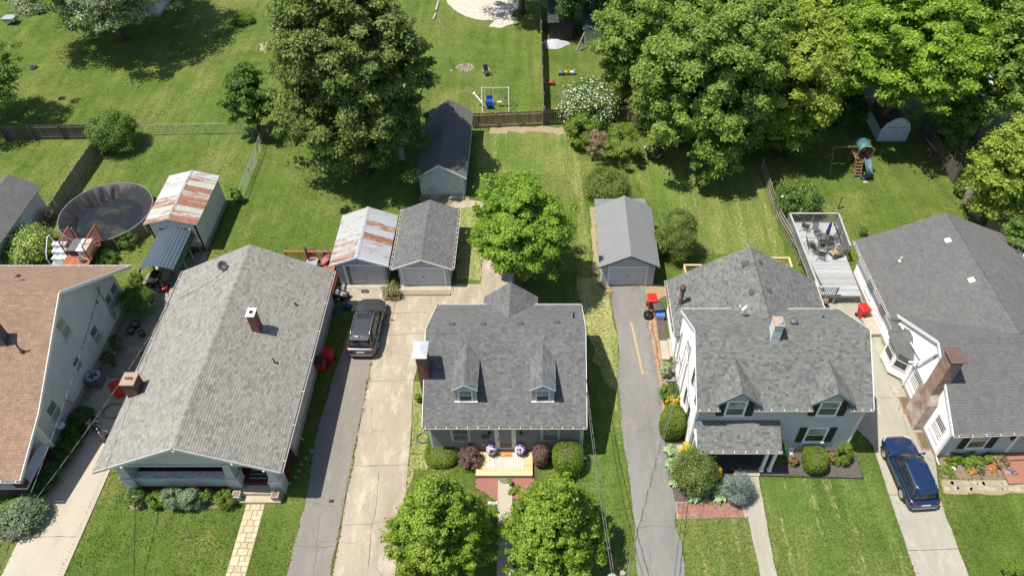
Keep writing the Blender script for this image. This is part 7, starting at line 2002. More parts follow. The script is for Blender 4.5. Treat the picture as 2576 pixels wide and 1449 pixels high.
# ================================================================ LEFT ALLEY THINGS
p = gp(238,975); ac = thing('air_conditioner', 'outdoor air conditioner unit with round fan grille beside the white sided house', 'air conditioner', p)
c = V(p.x+.1,p.y+.35,0); mb = MB(); mb.box(c.x-.42,c.x+.42,c.y-.42,c.y+.42,.06,.82); mb.build('coil_cabinet', mat('ac_dark', (.09,.085,.08), (.06,.058,.055), scale=10), ac)
for k in range(12):
 mb = MB(); mb.box(c.x-.43,c.x+.43,c.y-.435,c.y+.435,.1+k*.06,.115+k*.06); mb.build('louver', mat('ac_grey', (.24,.24,.24), (.2,.2,.2)), ac)
mb = MB(); mb.lathe((c.x,c.y,.82), [(.3,0),(.44,0),(.46,.03),(.42,.06),(.36,.06),(.33,.02)], 24); mb.build('top_ring', mat('ac_top', (.42,.44,.46), (.34,.36,.38), rough=.5), ac)
mb = MB(); mb.lathe((c.x,c.y,.8), [(.34,0),(.34,.03)], 20); mb.build('fan_well', BLACK, ac)
mb = MB()
for k in range(5): t = 2*math.pi*k/5; mb.bar((c.x,c.y,.85),(c.x+.32*math.cos(t),c.y+.32*math.sin(t),.845),.14,.01)
mb.lathe((c.x,c.y,.845),[(.08,0),(.08,.03)],12); mb.build('fan', DARK, ac)
mb = MB(); mb.box(c.x-.5,c.x+.5,c.y-.5,c.y+.5,0,.06); mb.build('pad', CONC, ac)
# motorcycle under the eave
p = gp(262,1100); mc = thing('motorcycle', 'black and chrome motorcycle parked in the shade under the bungalow eave', 'motorcycle', (p.x,p.y,0.03), math.radians(62), local=True)
for y_ in (-.75,.75):
 mb = MB(); mb.tube([(0,y_+.28*math.cos(t),.33+.28*math.sin(t)) for t in np.linspace(0,2*math.pi,21)], .06, 8); wl = mb.build('wheel', RUBBER, mc); mb = MB(); mb.disc((-.03,y_,.33),(1,0,0),.16,.06,14); mb.build('hub', CHROME, wl)
mb = MB(); mb.lathe((0,.15,.78), [(.05,-.1),(.16,-.02),(.15,.08),(.04,.14)], 12, .9, 2.0); mb.build('fuel_tank', mat('black_gloss', (.012,.012,.014), (.02,.02,.022), rough=.15, spec=.6), mc, True)
mb = MB(); mb.lathe((0,-.4,.72), [(.1,-.06),(.17,0),(.12,.05)], 12, .9, 2.0); mb.build('seat', RUBBER, mc, True)
mb = MB(); mb.box(-.17,.17,-.2,.3,.28,.62); mb.build('engine', CHROME, mc)
mb = MB(); mb.tube([(.18,.25,.4),(.24,-.2,.28),(.24,-1.0,.3)], .05, 8); mb.tube([(.2,.1,.45),(.28,-.2,.36),(.28,-.95,.38)], .045, 8); mb.build('exhaust', CHROME, mc)
mb = MB(); mb.tube([(-.42,.35,1.02),(-.2,.5,1.08),(.2,.5,1.08),(.42,.35,1.02)], .02, 6); mb.tube([(-.09,.48,1.05),(-.09,.75,.35)], .03, 6); mb.tube([(.09,.48,1.05),(.09,.75,.35)], .03, 6); mb.build('handlebar', CHROME, mc)
mb = MB(); mb.lathe((0,.68,.92), [(.03,-.1),(.1,0),(.08,.06)], 12); mb.build('headlight', CHROME, mc)
for s in (-1,1): mb = MB(); mb.box(s*.3-.1,s*.3+.1,-.95,-.5,.45,.75); mb.build('saddlebag', RUBBER, mc)
mb = MB(); mb.add([(-.2,.72,1.02),(.2,.72,1.02),(.16,.55,1.4),(-.16,.55,1.4)],[(0,1,2,3),(3,2,1,0)]); mb.build('windscreen', mat_glass('screen_glass', (.3,.3,.3), .05), mc)
mb = MB(); mb.tube([(-.05,0,.3),(-.3,-.05,.0)], .015, 5); mb.build('kickstand', BLACK, mc)
a_ = gp(196,1032)+V(0,0,1.15); b_ = gp(222,1052); mb = MB(); mb.bar(V(b_.x-.95,b_.y+.5,1.25), V(b_.x,b_.y,.02), .12, .04); o = mb.build('leaning_board', mat('yellow_board', (.36,.28,.13), (.28,.21,.1)), loc=b_); tag(o, 'yellowish board leaning against the white sided wall above the hedge', 'board')
for i, (q, r_) in enumerate((((332,838),.28),((345,822),.3),((360,845),.22))):
 p = gp(*q); pt = thing('plant_pot', ['dark empty pot nearest the alley corner bush', 'large dark pot behind the alley corner bush', 'small dark pot on the gravel by the alley corner bush'][i], 'plant pot', p)
 mb = MB(); mb.lathe(p, [(r_*.7,0),(r_,.36),(r_*1.08,.4),(r_*.9,.4),(r_*.8,.3)], 16); mb.build('pot', BLKP, pt); mb = MB(); mb.lathe(p, [(r_*.8,.3),(r_*.8,.33)], 14); mb.build('soil', SOIL, pt)
# hanging basket / bird bath on wire at lower left
p = gp(43,1240); go = thing('gazing_ball', 'blue glass gazing ball on a stand beside the lower left bush', 'garden ball', p)
mb = MB(); mb.lathe((p.x,p.y,.62), [(.01,-.16),(.1,-.12),(.16,0),(.1,.12),(.01,.16)], 16); mb.build('ball', mat('cobalt_glass', (.02,.03,.35), (.03,.05,.5), rough=.05, spec=.8), go, True)
mb = MB(); mb.lathe(p, [(.16,0),(.06,.1),(.05,.4),(.13,.48)], 12); mb.build('stand', CONC, go)
p = G(117,1270,.0)
pr = thing('flower_bracket', 'round white basket on the wall of the white sided house above the hedge', 'basket', V(-29.3,25.0,1.0)); c = V(-29.15,25.2,1.0)
mb = MB(); mb.lathe(c, [(.1,-.18),(.22,0),(.24,.02),(.2,.02)], 16); mb.build('bowl', TRIM, pr); mb = MB(); mb.tube([(c.x,c.y,c.z),(c.x-.15,c.y,c.z+.5),(c.x-.3,c.y,c.z+.5)], .01, 5); mb.build('hook', BLACK, pr)

# ================================================================ PORCH OF THE BUNGALOW
rgz = thing('porch_rug', 'dark rug with grey stripes on the bungalow porch by the steps', 'rug', (-16.2,22.5,.75))
RUGD = mat('dark_maroon_rug', (.05,.018,.02), (.04,.015,.017)); RUGL = mat('grey_stripe', (.26,.26,.27), (.2,.2,.21))
mb = MB(); mb.box(-17.0,-15.45,21.7,23.6,.753,.762); mb.build('rug', RUGD, rgz)
for k in range(7): mb = MB(); mb.box(-16.98,-15.47,21.8+k*.25,21.8+k*.25+.09,.763,.766); mb.build('stripe', RUGL, rgz)
for i, x in enumerate((-22.2,-20.6,-19.0)):
 pc_ = thing('porch_chair', ['wire porch chair at the left end behind the bungalow porch wall', 'wire porch chair in the middle behind the bungalow porch wall', 'wire porch chair near the steps behind the bungalow porch wall'][i], 'chair', (x,22.6,.75))
 GM = mat('worn_white_metal', (.32,.33,.36), (.2,.2,.22))
 mb = MB(); mb.box(x-.24,x+.24,22.4,22.86,1.17,1.2); mb.build('seat', GM, pc_); mb = MB(); mb.box(x-.24,x+.24,22.84,22.87,1.21,1.65); mb.build('backrest', GM, pc_)
 for sx in (-.22,.22):
  for y_ in (22.42,22.84): mb = MB(); mb.tube([(x+sx,y_,.75),(x+sx,y_,1.17)], .015, 5); mb.build('leg', GM, pc_)
  mb = MB(); mb.tube([(x+sx,22.42,1.17),(x+sx,22.42,1.37),(x+sx,22.84,1.4)], .015, 5); mb.build('arm', GM, pc_)
for i, x in enumerate((-17.45,-15.25)):
 um = thing('stone_urn', ['square concrete urn on the left of the bungalow steps', 'square concrete urn with a bracket on the right of the bungalow steps'][i], 'urn', (x,20.85,0.36 if 0 else 0))
 mb = MB(); mb.add([(x-.16,20.68,.25),(x+.16,20.68,.25),(x+.16,21.0,.25),(x-.16,21.0,.25),(x-.22,20.62,.75),(x+.22,20.62,.75),(x+.22,21.06,.75),(x-.22,21.06,.75)],[(0,3,2,1),(4,5,6,7),(0,1,5,4),(1,2,6,5),(2,3,7,6),(3,0,4,7)]); mb.build('body', mat('urn_concrete', (.44,.41,.35), (.34,.31,.26), scale=5), um)
 mb = MB(); mb.box(x-.17,x+.17,20.67,21.01,.751,.76); mb.build('soil', SOIL, um)
# ================================================================ BALUSTRADES AND DECKS
def balustrade(root, p, q, z0, h, m, cap_m=None, sp=.13, capw=.14, posts=True):
 p = V(p[0],p[1],0); q = V(q[0],q[1],0); L = (q-p).length; U = (q-p)/L; Z = V(0,0,1); k = max(2,int(L/sp))
 for i in range(1,k):
  c = p+U*(L*i/k); board_piece('baluster', m, root, c+Z*(z0+.08), c+Z*(z0+h-.06), .04, .04, up=U)
 board_piece('bottom_rail', m, root, p+Z*(z0+.07), q+Z*(z0+.07), .05, .07)
 board_piece('top_rail', cap_m or m, root, p-U*capw/2+Z*(z0+h), q+U*capw/2+Z*(z0+h), capw, .045)
 if posts:
  n_ = max(1,int(round(L/1.9)))
  for i in range(n_+1):
   c = p+U*(L*i/n_); board_piece('post', m, root, c+Z*.0, c+Z*(z0+h-.03), .09, .09, up=U)
# grey deck behind the two storey house / white house
DZ = .8; RH = .95
a0 = G(1988,539,DZ+RH); a1 = G(2109,535,DZ+RH); a2 = G(2139,617,DZ+RH); a3 = G(2060,722,DZ+RH)
gx_l0, gx_l1 = a0.x, a3.x; gyb = (a0.y+a1.y)/2; gyf = a3.y
gd = thing('grey_deck', 'grey painted back deck with baluster railing beside the white house', 'deck', ((a0.x+a1.x)/2,(gyb+gyf)/2,0))
DKR = mat('grey_deck_rail', (.36,.37,.35), (.28,.29,.28), scale=4, obj=.1)
xr = 22.35
k = int((gyb-gyf)/.145)
for i in range(k):
 y_ = gyf+(i+.5)*(gyb-gyf)/k; t = i/k
 xl = gx_l1+(gx_l0-gx_l1)*t; xx = min(a1.x+(a2.x-a1.x)*max(0,(gyb-y_)/(gyb-a2.y)) if y_ > a2.y else xr, xr)
 board_piece('deck_board', DECK_GREY, gd, (xl,y_,DZ), (xx,y_,DZ), (gyb-gyf)/k-.01, .04)
balustrade(gd, (gx_l1,gyf), (gx_l0,gyb), DZ, RH, DKR); balustrade(gd, (gx_l0,gyb), (a1.x,gyb), DZ, RH, DKR); balustrade(gd, (a1.x,gyb), (a2.x,a2.y), DZ, RH, DKR)
balustrade(gd, (gx_l1,gyf), (gx_l1+1.4,gyf), DZ, RH, DKR)
for y_ in (gyf+.05,(gyf+gyb)/2,gyb-.05): board_piece('joist', DKR, gd, (gx_l0+.1,y_,DZ-.12), (xr-.3 if y_ < a2.y else a1.x,y_,DZ-.12), .05, .2)
for x_ in (gx_l1+1.5,xr-.2): board_piece('post', DKR, gd, (x_,gyf+.1,0), (x_,gyf+.1,DZ-.02), .1, .1, up=(1,0,0))
# furniture
WIRE = mat('black_wire_mesh', (.045,.043,.04), (.07,.066,.06), rough=.5)
def mesh_panel(mb, P, n=9):
 """woven wire panel from 4 corners"""
 P = [Vector(p) for p in P]
 for i in range(n+1):
  t = i/n; mb.bar(P[0].lerp(P[1],t), P[3].lerp(P[2],t), .022, .008); mb.bar(P[0].lerp(P[3],t), P[1].lerp(P[2],t), .022, .008)
def wire_chair(label, p, rz):
 root = thing('patio_chair', label, 'chair', p, rz, group='black wire patio chairs', local=True)
 mb = MB(); mesh_panel(mb, [(-.25,-.25,.42),(.25,-.25,.42),(.25,.25,.4),(-.25,.25,.4)]); mb.build('seat', WIRE, root)
 mb = MB(); mesh_panel(mb, [(-.25,.25,.42),(.25,.25,.42),(.24,.4,.95),(-.24,.4,.95)]); mb.build('backrest', WIRE, root)
 for s in (-1,1):
  mb = MB(); mb.tube([(s*.27,-.28,.0),(s*.27,-.26,.62),(s*.27,.3,.64)], .016, 5); mb.build('front_leg', WIRE, root)
  mb = MB(); mb.tube([(s*.25,.42,.96),(s*.25,.26,.42),(s*.27,.4,.0)], .016, 5); mb.build('rear_leg', WIRE, root)
 return root
def dp(x, y): p = G(x, y, DZ+.02); return V(p.x,p.y,DZ+.02)
tc = dp(2070,618)
wire_chair('black wire patio chair alone in the far left corner of the grey deck', dp(2024,578), 2.6)
wire_chair('black wire patio chair behind the round table at the far side', dp(2052,590), .3)
wire_chair('black wire patio chair left of the round table', dp(2036,622), 1.5)
wire_chair('black wire patio chair right of the round table by the folded parasol', dp(2091,608), -1.4)
wire_chair('black wire patio chair in front of the round table', dp(2063,648), 2.9)
wire_chair('black wire patio chair tucked at the left front of the round table', dp(2048,634), 2.1)
tb = thing('patio_table', 'round black wire patio table in the middle of the grey deck', 'table', tc)
mb = MB(); R_ = .62
for i in range(-8,9):
 u_ = i/8.5*R_; h_ = math.sqrt(max(0,R_*R_-u_*u_)); mb.bar(tc+V(u_,-h_,.7), tc+V(u_,h_,.7), .03, .008); mb.bar(tc+V(-h_,u_,.7), tc+V(h_,u_,.7), .03, .008)
mb.tube([tc+V(R_*math.cos(t),R_*math.sin(t),.7) for t in np.linspace(0,2*math.pi,33)], .022, 6); mb.build('table_top', WIRE, tb)
for k in range(4): t = .5+k*math.pi/2; mb = MB(); mb.tube([tc+V(.5*math.cos(t),.5*math.sin(t),0), tc+V(.35*math.cos(t),.35*math.sin(t),.35), tc+V(.48*math.cos(t),.48*math.sin(t),.7)], .018, 6); mb.build('leg', WIRE, tb)
um = thing('parasol', 'folded navy blue parasol standing in the round deck table', 'parasol', tc)
mb = MB(); mb.tube([tc+V(0,0,.0), tc+V(.0,.0,2.3)], .022, 8); mb.build('pole', BLACK, um)
mb = MB(); n1, n2 = 10, 14; vs = []
for i in range(n1):
 f_ = i/(n1-1); r_ = [.05,.13,.15,.14,.12,.10,.12,.11,.08,.02][i]
 for kk in range(n2): t = 2*math.pi*kk/n2; j = 1+.25*math.sin(7*t); vs.append(tc+V(r_*j*math.cos(t), r_*j*math.sin(t), 1.15+1.2*f_))
mb.add(vs, [(i*n2+kk,i*n2+(kk+1)%n2,(i+1)*n2+(kk+1)%n2,(i+1)*n2+kk) for i in range(n1-1) for kk in range(n2)]); mb.build('canopy', mat('navy_canvas', (.03,.035,.14), (.045,.05,.19), scale=6), um, True)
mb = MB(); mb.lathe(tc, [(.2,0),(.18,.05),(.05,.08)], 14); mb.build('base', BLACK, um)
# wooden lounge chair
p = dp(2098,642); lc = thing('lounge_chair', 'slatted wooden lounge chair with dark frame at the front of the deck table', 'chair', p, -1.15, local=True)
for k in range(6): board_piece('seat_slat', mat('honey_slat', (.34,.25,.15), (.27,.19,.11), obj=.15), lc, (-.3,-.35+k*.12,.34-.02*k), (.3,-.35+k*.12,.34-.02*k), .1, .02)
for k in range(5): board_piece('back_slat', WOOD_DARK_SHADED, lc, (-.24+k*.12,.3,.25), (-.24+k*.12,.72,.95), .1, .02, up=(0,1,0))
for s in (-1,1):
 board_piece('arm', WOOD_DARK_SHADED, lc, (s*.36,-.4,.52), (s*.36,.45,.5), .1, .03); board_piece('front_leg', WOOD_DARK_SHADED, lc, (s*.33,-.38,0), (s*.33,-.38,.5), .08, .04, up=(0,1,0)); board_piece('rear_leg', WOOD_DARK_SHADED, lc, (s*.33,.55,0), (s*.33,-.3,.36), .04, .09)
# flower box on patio
p = gp(2058,722); p = G(2056,728); fb = thing('flower_box', 'red tub of red and yellow flowers at the foot of the grey deck', 'planter', (p.x,p.y,.03))
mb = MB(); mb.lathe((p.x,p.y,.03), [(.2,0),(.26,.3),(.28,.32),(.22,.32)], 16); mb.build('tub', mat('red_tub', (.45,.06,.03), (.36,.05,.025)), fb)
rg_ = np.random.default_rng(4); d_ = sphere_dirs(120, rg_); d_[:,2] = np.abs(d_[:,2]); P = np.array([p.x,p.y,.36])+d_*.28; vs, q = leaf_quads(P, d_, .1, rg_, .8); npmesh('blossom', vs, q, mat('yellow_red_petal', (.6,.32,.03), (.5,.04,.03), scale=14), fb)

# red rear deck of the bungalow
rz_ = .6; ra = G(716,633,rz_+.95); rbx = -14.95
rd = thing('rear_deck', 'red brown deck with baluster rail between the bungalow and the rust roofed garage', 'deck', (-16.5,38.2,0))
ya_, yb2 = 36.1, ra.y
k = int((yb2-ya_)/.145)
for i in range(k): y_ = ya_+(i+.5)*(yb2-ya_)/k; board_piece('deck_board', WOOD_RED, rd, (ra.x,y_,rz_), (rbx,y_,rz_), (yb2-ya_)/k-.008, .04)
balustrade(rd, (ra.x,yb2), (rbx,yb2), rz_, .95, WOOD_RED); balustrade(rd, (rbx,yb2), (rbx,ya_), rz_, .95, WOOD_RED)
board_piece('joist', WOOD_RED, rd, (ra.x,ya_+.1,rz_-.12), (rbx,ya_+.1,rz_-.12), .05, .2); board_piece('joist', WOOD_RED, rd, (ra.x,yb2-.1,rz_-.12), (rbx,yb2-.1,rz_-.12), .05, .2)
PINK = mat('pink_mesh_fabric', (.42,.16,.17), (.34,.13,.14))
def pink_chair(label, p, rz):
 root = thing('folding_chair', label, 'chair', p, rz, local=True)
 mb = MB(); mb.slab([V(-.25,-.25,.42),V(.25,-.25,.42),V(.25,.25,.4),V(-.25,.25,.4)], .02); mb.build('seat', PINK, root)
 mb = MB(); mb.bar((0,.25,.42),(0,.42,1.0),.5,.02,up=(0,1,0)); mb.build('backrest', PINK, root)
 for s in (-1,1):
  mb = MB(); mb.tube([(s*.27,-.28,0),(s*.27,-.2,.62),(s*.27,.33,.64)], .016, 5); mb.build('front_leg', DARK, root); mb = MB(); mb.tube([(s*.27,.44,1.02),(s*.27,.25,.4),(s*.27,.4,0)], .016, 5); mb.build('rear_leg', DARK, root)
 return root
rp_ = lambda x, y: (lambda p: V(p.x,p.y,rz_+.02))(G(x,y,rz_+.02))
pink_chair('pink folding chair on the red deck next to the folded parasol', rp_(792,660), .3); pink_chair('pink folding chair on the red deck nearest the rust roofed garage', rp_(820,664), -.3)
p = rp_(790,676); pk = thing('patio_table', 'small square grey table on the red deck behind the bungalow', 'table', p)
mb = MB(); mb.box(p.x-.4,p.x+.4,p.y-.35,p.y+.35,p.z+.68,p.z+.71); mb.build('table_top', GALV, pk)
for sx in (-.34,.34):
 for sy in (-.3,.3): mb = MB(); mb.tube([(p.x+sx,p.y+sy,p.z),(p.x+sx,p.y+sy,p.z+.68)], .018, 5); mb.build('leg', DARK, pk)
p = rp_(782,672); pz = thing('parasol', 'folded dusky red parasol on the red deck behind the bungalow', 'parasol', p)
mb = MB(); mb.tube([p, p+V(0,0,2.1)], .02, 6); mb.build('pole', GALV, pz); mb = MB(); mb.lathe(p+V(0,0,.8), [(.04,0),(.12,.1),(.13,.3),(.1,.8),(.06,1.2),(.01,1.3)], 12); mb.build('canopy', mat('dusky_red_canvas', (.20,.08,.10), (.15,.06,.08), scale=5), pz, True); mb = MB(); mb.lathe(p, [(.2,0),(.18,.06),(.04,.1)], 12); mb.build('base', DARK, pz)

# pine landings behind the two storey house
for lab, q, w_ in (('fresh pine railing corner seen behind the left rear wing', (1742,668), 1.2), ('fresh pine railing corner seen behind the right rear wing', (1962,650), 1.3)):
 p = G(*q, 1.0); ln = thing('pine_landing', lab, 'landing', (p.x,p.y,0));
 for k in range(6): board_piece('deck_board', WOOD_NEW, ln, (p.x-w_/2,p.y-.9+k*.15,.3), (p.x+w_/2,p.y-.9+k*.15,.3), .14, .04)
 balustrade(ln, (p.x-w_/2,p.y), (p.x+w_/2,p.y), .3, .75, WOOD_NEW); balustrade(ln, (p.x+w_/2 if 'right' in lab else p.x-w_/2,p.y-.05), (p.x+w_/2 if 'right' in lab else p.x-w_/2,p.y-.9), .3, .75, WOOD_NEW)

# ================================================================ PLAY EQUIPMENT
p0 = G(2086,443); p1 = G(2140,436);
ply = thing('playset', 'wooden playset with two yellow swings, green canopy and blue slide', 'playset', (p1.x,p1.y,0))
PW = mat('playset_wood', (.26,.17,.10), (.19,.12,.07), scale=5, obj=.15)
tx0, tx1, ty0, ty1 = p1.x+.05, p1.x+1.25, p1.y+.05, p1.y+1.25; PZ_ = 1.35
for x_ in (tx0,tx1):
 for y_ in (ty0,ty1): board_piece('post', PW, ply, (x_,y_,-.02), (x_,y_,2.45), .09, .09, up=(1,0,0))
for k in range(9): board_piece('platform_board', PW, ply, (tx0,ty0+.07+k*.135,PZ_), (tx1,ty0+.07+k*.135,PZ_), .125, .035)
for k in range(8):
 board_piece('railing_slat', PW, ply, (tx0+.08+k*.15,ty1,PZ_+.05), (tx0+.08+k*.15,ty1,PZ_+.75), .1, .02, up=(0,1,0)); board_piece('railing_slat', PW, ply, (tx1,ty0+.08+k*.15,PZ_+.05), (tx1,ty0+.08+k*.15,PZ_+.75), .1, .02, up=(1,0,0))
mb = MB(); n1 = 12; vs = []
for j, y_ in enumerate((ty0,ty1)):
 for k in range(n1+1): t = math.pi*k/n1; vs.append(V((tx0+tx1)/2-.6*math.cos(t), y_, 2.2+.5*math.sin(t)))
mb.add(vs, [(k,k+1,n1+2+k,n1+1+k) for k in range(n1)]); o = mb.build('canopy', mat('green_blue_canopy', (.06,.16,.17), (.045,.12,.13), rough=.5), ply, True); md = o.modifiers.new('s','SOLIDIFY'); md.thickness = .02
mb = MB(); mb.tube([V((tx0+tx1)/2-.62*math.cos(t), ty0-.02, 2.2+.52*math.sin(t)) for t in np.linspace(0,math.pi,13)], .03, 6); mb.build('canopy_hoop', mat('yellow_trim', (.4,.36,.14), (.3,.27,.1)), ply)
BW = V(p0.x,p0.y+.75,2.2); board_piece('swing_beam', PW, ply, (p0.x,ty0+.6,2.22), (tx0,ty0+.6,2.22), .09, .13)
board_piece('a_frame_leg', PW, ply, (p0.x,p0.y,0), (p0.x+.02,ty0+.55,2.2), .09, .09, up=(1,0,0)); board_piece('a_frame_leg', PW, ply, (p0.x,ty0+1.35,0), (p0.x+.02,ty0+.65,2.2), .09, .09, up=(1,0,0))
board_piece('brace', PW, ply, (p0.x-.35,ty0+.9,.9), (p0.x+.02,ty0+.5,1.5), .06, .08)
YEL = mat('yellow_plastic', (.62,.48,.06), (.52,.4,.05), rough=.4)
for u_ in (.3,.62):
 cx_ = p0.x+(tx0-p0.x)*u_; mb = MB(); mb.tube([(cx_+.22*math.cos(t),ty0+.6,.52+.1*math.sin(t)+.06) for t in np.linspace(math.pi,2*math.pi,9)], .05, 6); sw = mb.build('swing_seat', YEL, ply)
 mb = MB(); mb.tube([(cx_-.22,ty0+.6,.55),(cx_-.2,ty0+.6,2.16)], .01, 4); mb.tube([(cx_+.22,ty0+.6,.55),(cx_+.2,ty0+.6,2.16)], .01, 4); mb.build('chain', DARK, sw)
sl = G(2172,454); sx_ = tx1-.28;
S = [(sx_-.0,ty0,PZ_+.05),(sx_+.08,ty0-.5,1.0),(sx_+.2,ty0-1.1,.45),(sl.x,sl.y+.35,.16),(sl.x+.02,sl.y+.05,.13)]
mb = MB(); vs = []; prof_s = [(-.27,.2),(-.22,.2),(-.2,.02),(.2,.02),(.22,.2),(.27,.2),(.25,-.03),(-.25,-.03)]
for q in S: vs += [V(q[0]+a_, q[1], q[2]+b_) for a_, b_ in prof_s]
n_ = len(prof_s); mb.add(vs, [(i*n_+k,(i+1)*n_+k,(i+1)*n_+(k+1)%n_,i*n_+(k+1)%n_) for i in range(len(S)-1) for k in range(n_)]); mb.build('slide', mat('faded_blue_plastic', (.16,.22,.27), (.11,.16,.2), rough=.4), ply, True)
for k in range(5): board_piece('ladder_rung', PW, ply, (tx0+.05,ty0-.55+k*.11,.2+k*.24), (tx0+.55,ty0-.55+k*.11,.2+k*.24), .12, .04)
for x_ in (tx0+.03,tx0+.57): board_piece('ladder_rail', PW, ply, (x_,ty0-.65,0), (x_,ty0-.05,1.35), .05, .09)
mb = MB(); c = gp(2176,460); mb.box(c.x-.15,c.x+.2,c.y-.1,c.y+.15,0,.05); o = mb.build('paving_slab', CONC, loc=c); tag(o, 'small pale slab lying at the foot of the blue slide', 'slab')
# swing set on the far lawn
def pxy(x, y): return G(1168.0+ (x-1364/2*0)*0, 0)
z5 = lambda x, y: ((1360+x/8.525)*.8587, (170+y/8.525)*.8587)
s0_ = G(*z5(455,1360)); s1_ = G(*z5(1120,1345)); yS = (s0_.y+s1_.y)/2+.9; HS = 2.0
sset = thing('swing_set', 'white metal swing set with blue glider seats behind the brown fence', 'swing set', (s0_.x,yS,0))
for x_ in (s0_.x,s1_.x):
 for dy in (-.9,.9): mb = MB(); mb.tube([(x_,yS+dy,0),(x_,yS+dy*.08,HS)], .04, 8); mb.build('leg', TRIM, sset)
mb = MB(); mb.tube([(s0_.x-.05,yS,HS),(s1_.x+.05,yS,HS)], .035, 8); mb.build('top_bar', mat('pale_green_bar', (.45,.52,.45), (.36,.42,.36)), sset)
Ls = s1_.x-s0_.x; BL2 = mat('royal_blue_plastic', (.035,.13,.5), (.025,.1,.42), rough=.35)
xg = s0_.x+Ls*.26
for y_ in (-.35,.35):
 mb = MB(); mb.box(xg-.32,xg+.32,yS+y_-.18,yS+y_+.18,.4,.46); mb.box(xg-.32,xg+.32,yS+y_+(.15 if y_ > 0 else -.2),yS+y_+(.2 if y_ > 0 else -.15),.461,.85); mb.build('glider_seat', BL2, sset)
mb = MB(); mb.box(xg-.3,xg+.3,yS-.5,yS+.5,.18,.22); mb.build('glider_floor', BL2, sset)
for sx in (-.36,.36):
 mb = MB(); mb.tube([(xg+sx,yS-.35,.2),(xg+sx,yS-.02,HS)], .015, 5); mb.tube([(xg+sx,yS+.35,.2),(xg+sx,yS+.02,HS)], .015, 5); mb.build('glider_hanger', TRIM, sset)
xs = s0_.x+Ls*.63; mb = MB(); mb.box(xs-.22,xs+.22,yS-.1,yS+.1,.5,.53); sw = mb.build('swing_seat', TRIM, sset)
mb = MB(); mb.tube([(xs-.2,yS,.52),(xs-.2,yS,HS)], .012, 4); mb.tube([(xs+.2,yS,.52),(xs+.2,yS,HS)], .012, 4); mb.build('chain', GALV, sw)
xs = s0_.x+Ls*.86; mb = MB(); mb.lathe((xs,yS,.55), [(.14,0),(.17,.1),(.13,.14)], 10); mb.bar((xs,yS+.12,.6),(xs,yS+.2,1.0),.2,.03,up=(0,1,0)); sw = mb.build('toddler_seat', mat('slate_blue_plastic', (.14,.18,.28), (.1,.13,.22)), sset)
mb = MB(); mb.tube([(xs-.1,yS,.65),(xs,yS,HS)], .012, 4); mb.tube([(xs+.1,yS,.65),(xs,yS,HS)], .012, 4); mb.build('rope', GALV, sw)
mb = MB(); mb.tube([(s0_.x-.05,yS-.4,.7),(s0_.x-.75,yS+.1,1.35)], .07, 8); mb.lathe((s0_.x-.75,yS+.1,1.35),[(.05,-.1),(.14,0),(.05,.1)],10); mb.build('side_toy', TRIM, sset)
# folding chair by the fire pit
p = gp(1224,190); fc = thing('camp_chair', 'dark folding camp chair standing alone on the far lawn right of the fire pit', 'chair', p, .3, local=True)
NV = mat('dark_navy_cloth', (.03,.032,.045), (.045,.047,.06));
mb = MB(); mb.slab([V(-.27,-.25,.42),V(.27,-.25,.42),V(.25,.25,.36),V(-.25,.25,.36)], .02); mb.build('seat', NV, fc); mb = MB(); mb.bar((0,.25,.36),(0,.4,.95),.52,.02,up=(0,1,0)); mb.build('backrest', NV, fc)
for s in (-1,1): mb = MB(); mb.tube([(s*.3,-.3,0),(s*.26,.4,.95)], .014, 5); mb.tube([(s*.28,.35,0),(s*.3,-.28,.62)], .014, 5); mb.build('leg', GALV, fc); mb = MB(); mb.bar((s*.3,-.28,.62),(s*.28,.3,.64),.07,.015); mb.build('arm', GALV, fc)
p = gp(1136,178); sp_ = thing('fire_tools', 'thin dark poker stand left of the fire pit ring', 'stand', p); mb = MB(); mb.tube([p, p+V(-.03,.05,1.5)], .02, 5); mb.tube([p+V(.2,.1,0), p+V(.18,.12,1.3)], .015, 5); mb.bar(p+V(-.2,0,.9), p+V(.2,0,.95), .03, .03); mb.build('rods', DARK, sp_); mb = MB(); mb.lathe(p, [(.16,0),(.14,.05),(.04,.07)], 10); mb.build('base', TANST, sp_)
for lab, a_, b_ in (('longer squared timber lying on the far lawn near the gravel', (1103,6), (1097,29)), ('shorter squared timber lying below the longer one on the far lawn', (1096,37), (1090,52))):
 a_ = gp(*a_,.08); b_ = gp(*b_,.08); mb = MB(); mb.bar(a_, b_, .2, .16); o = mb.build('timber', TANST, loc=a_); tag(o, lab, 'timber')
# tyre
p = gp(84,172); mb = MB(); mb.tube([(p.x+.28*math.cos(t),p.y+.28*math.sin(t),.12) for t in np.linspace(0,2*math.pi,25)], .12, 8); ty = thing('tyre', 'old tyre lying flat on the upper left lawn', 'tyre', p); mb.build('rubber', mat('faded_rubber', (.13,.12,.12), (.09,.085,.085)), ty, True); mb = MB(); mb.tube([(p.x+.3*math.cos(t),p.y+.3*math.sin(t),.235) for t in np.linspace(0,2*math.pi,25)], .02, 5); mb.build('tread_ridge', RUBBER, ty)
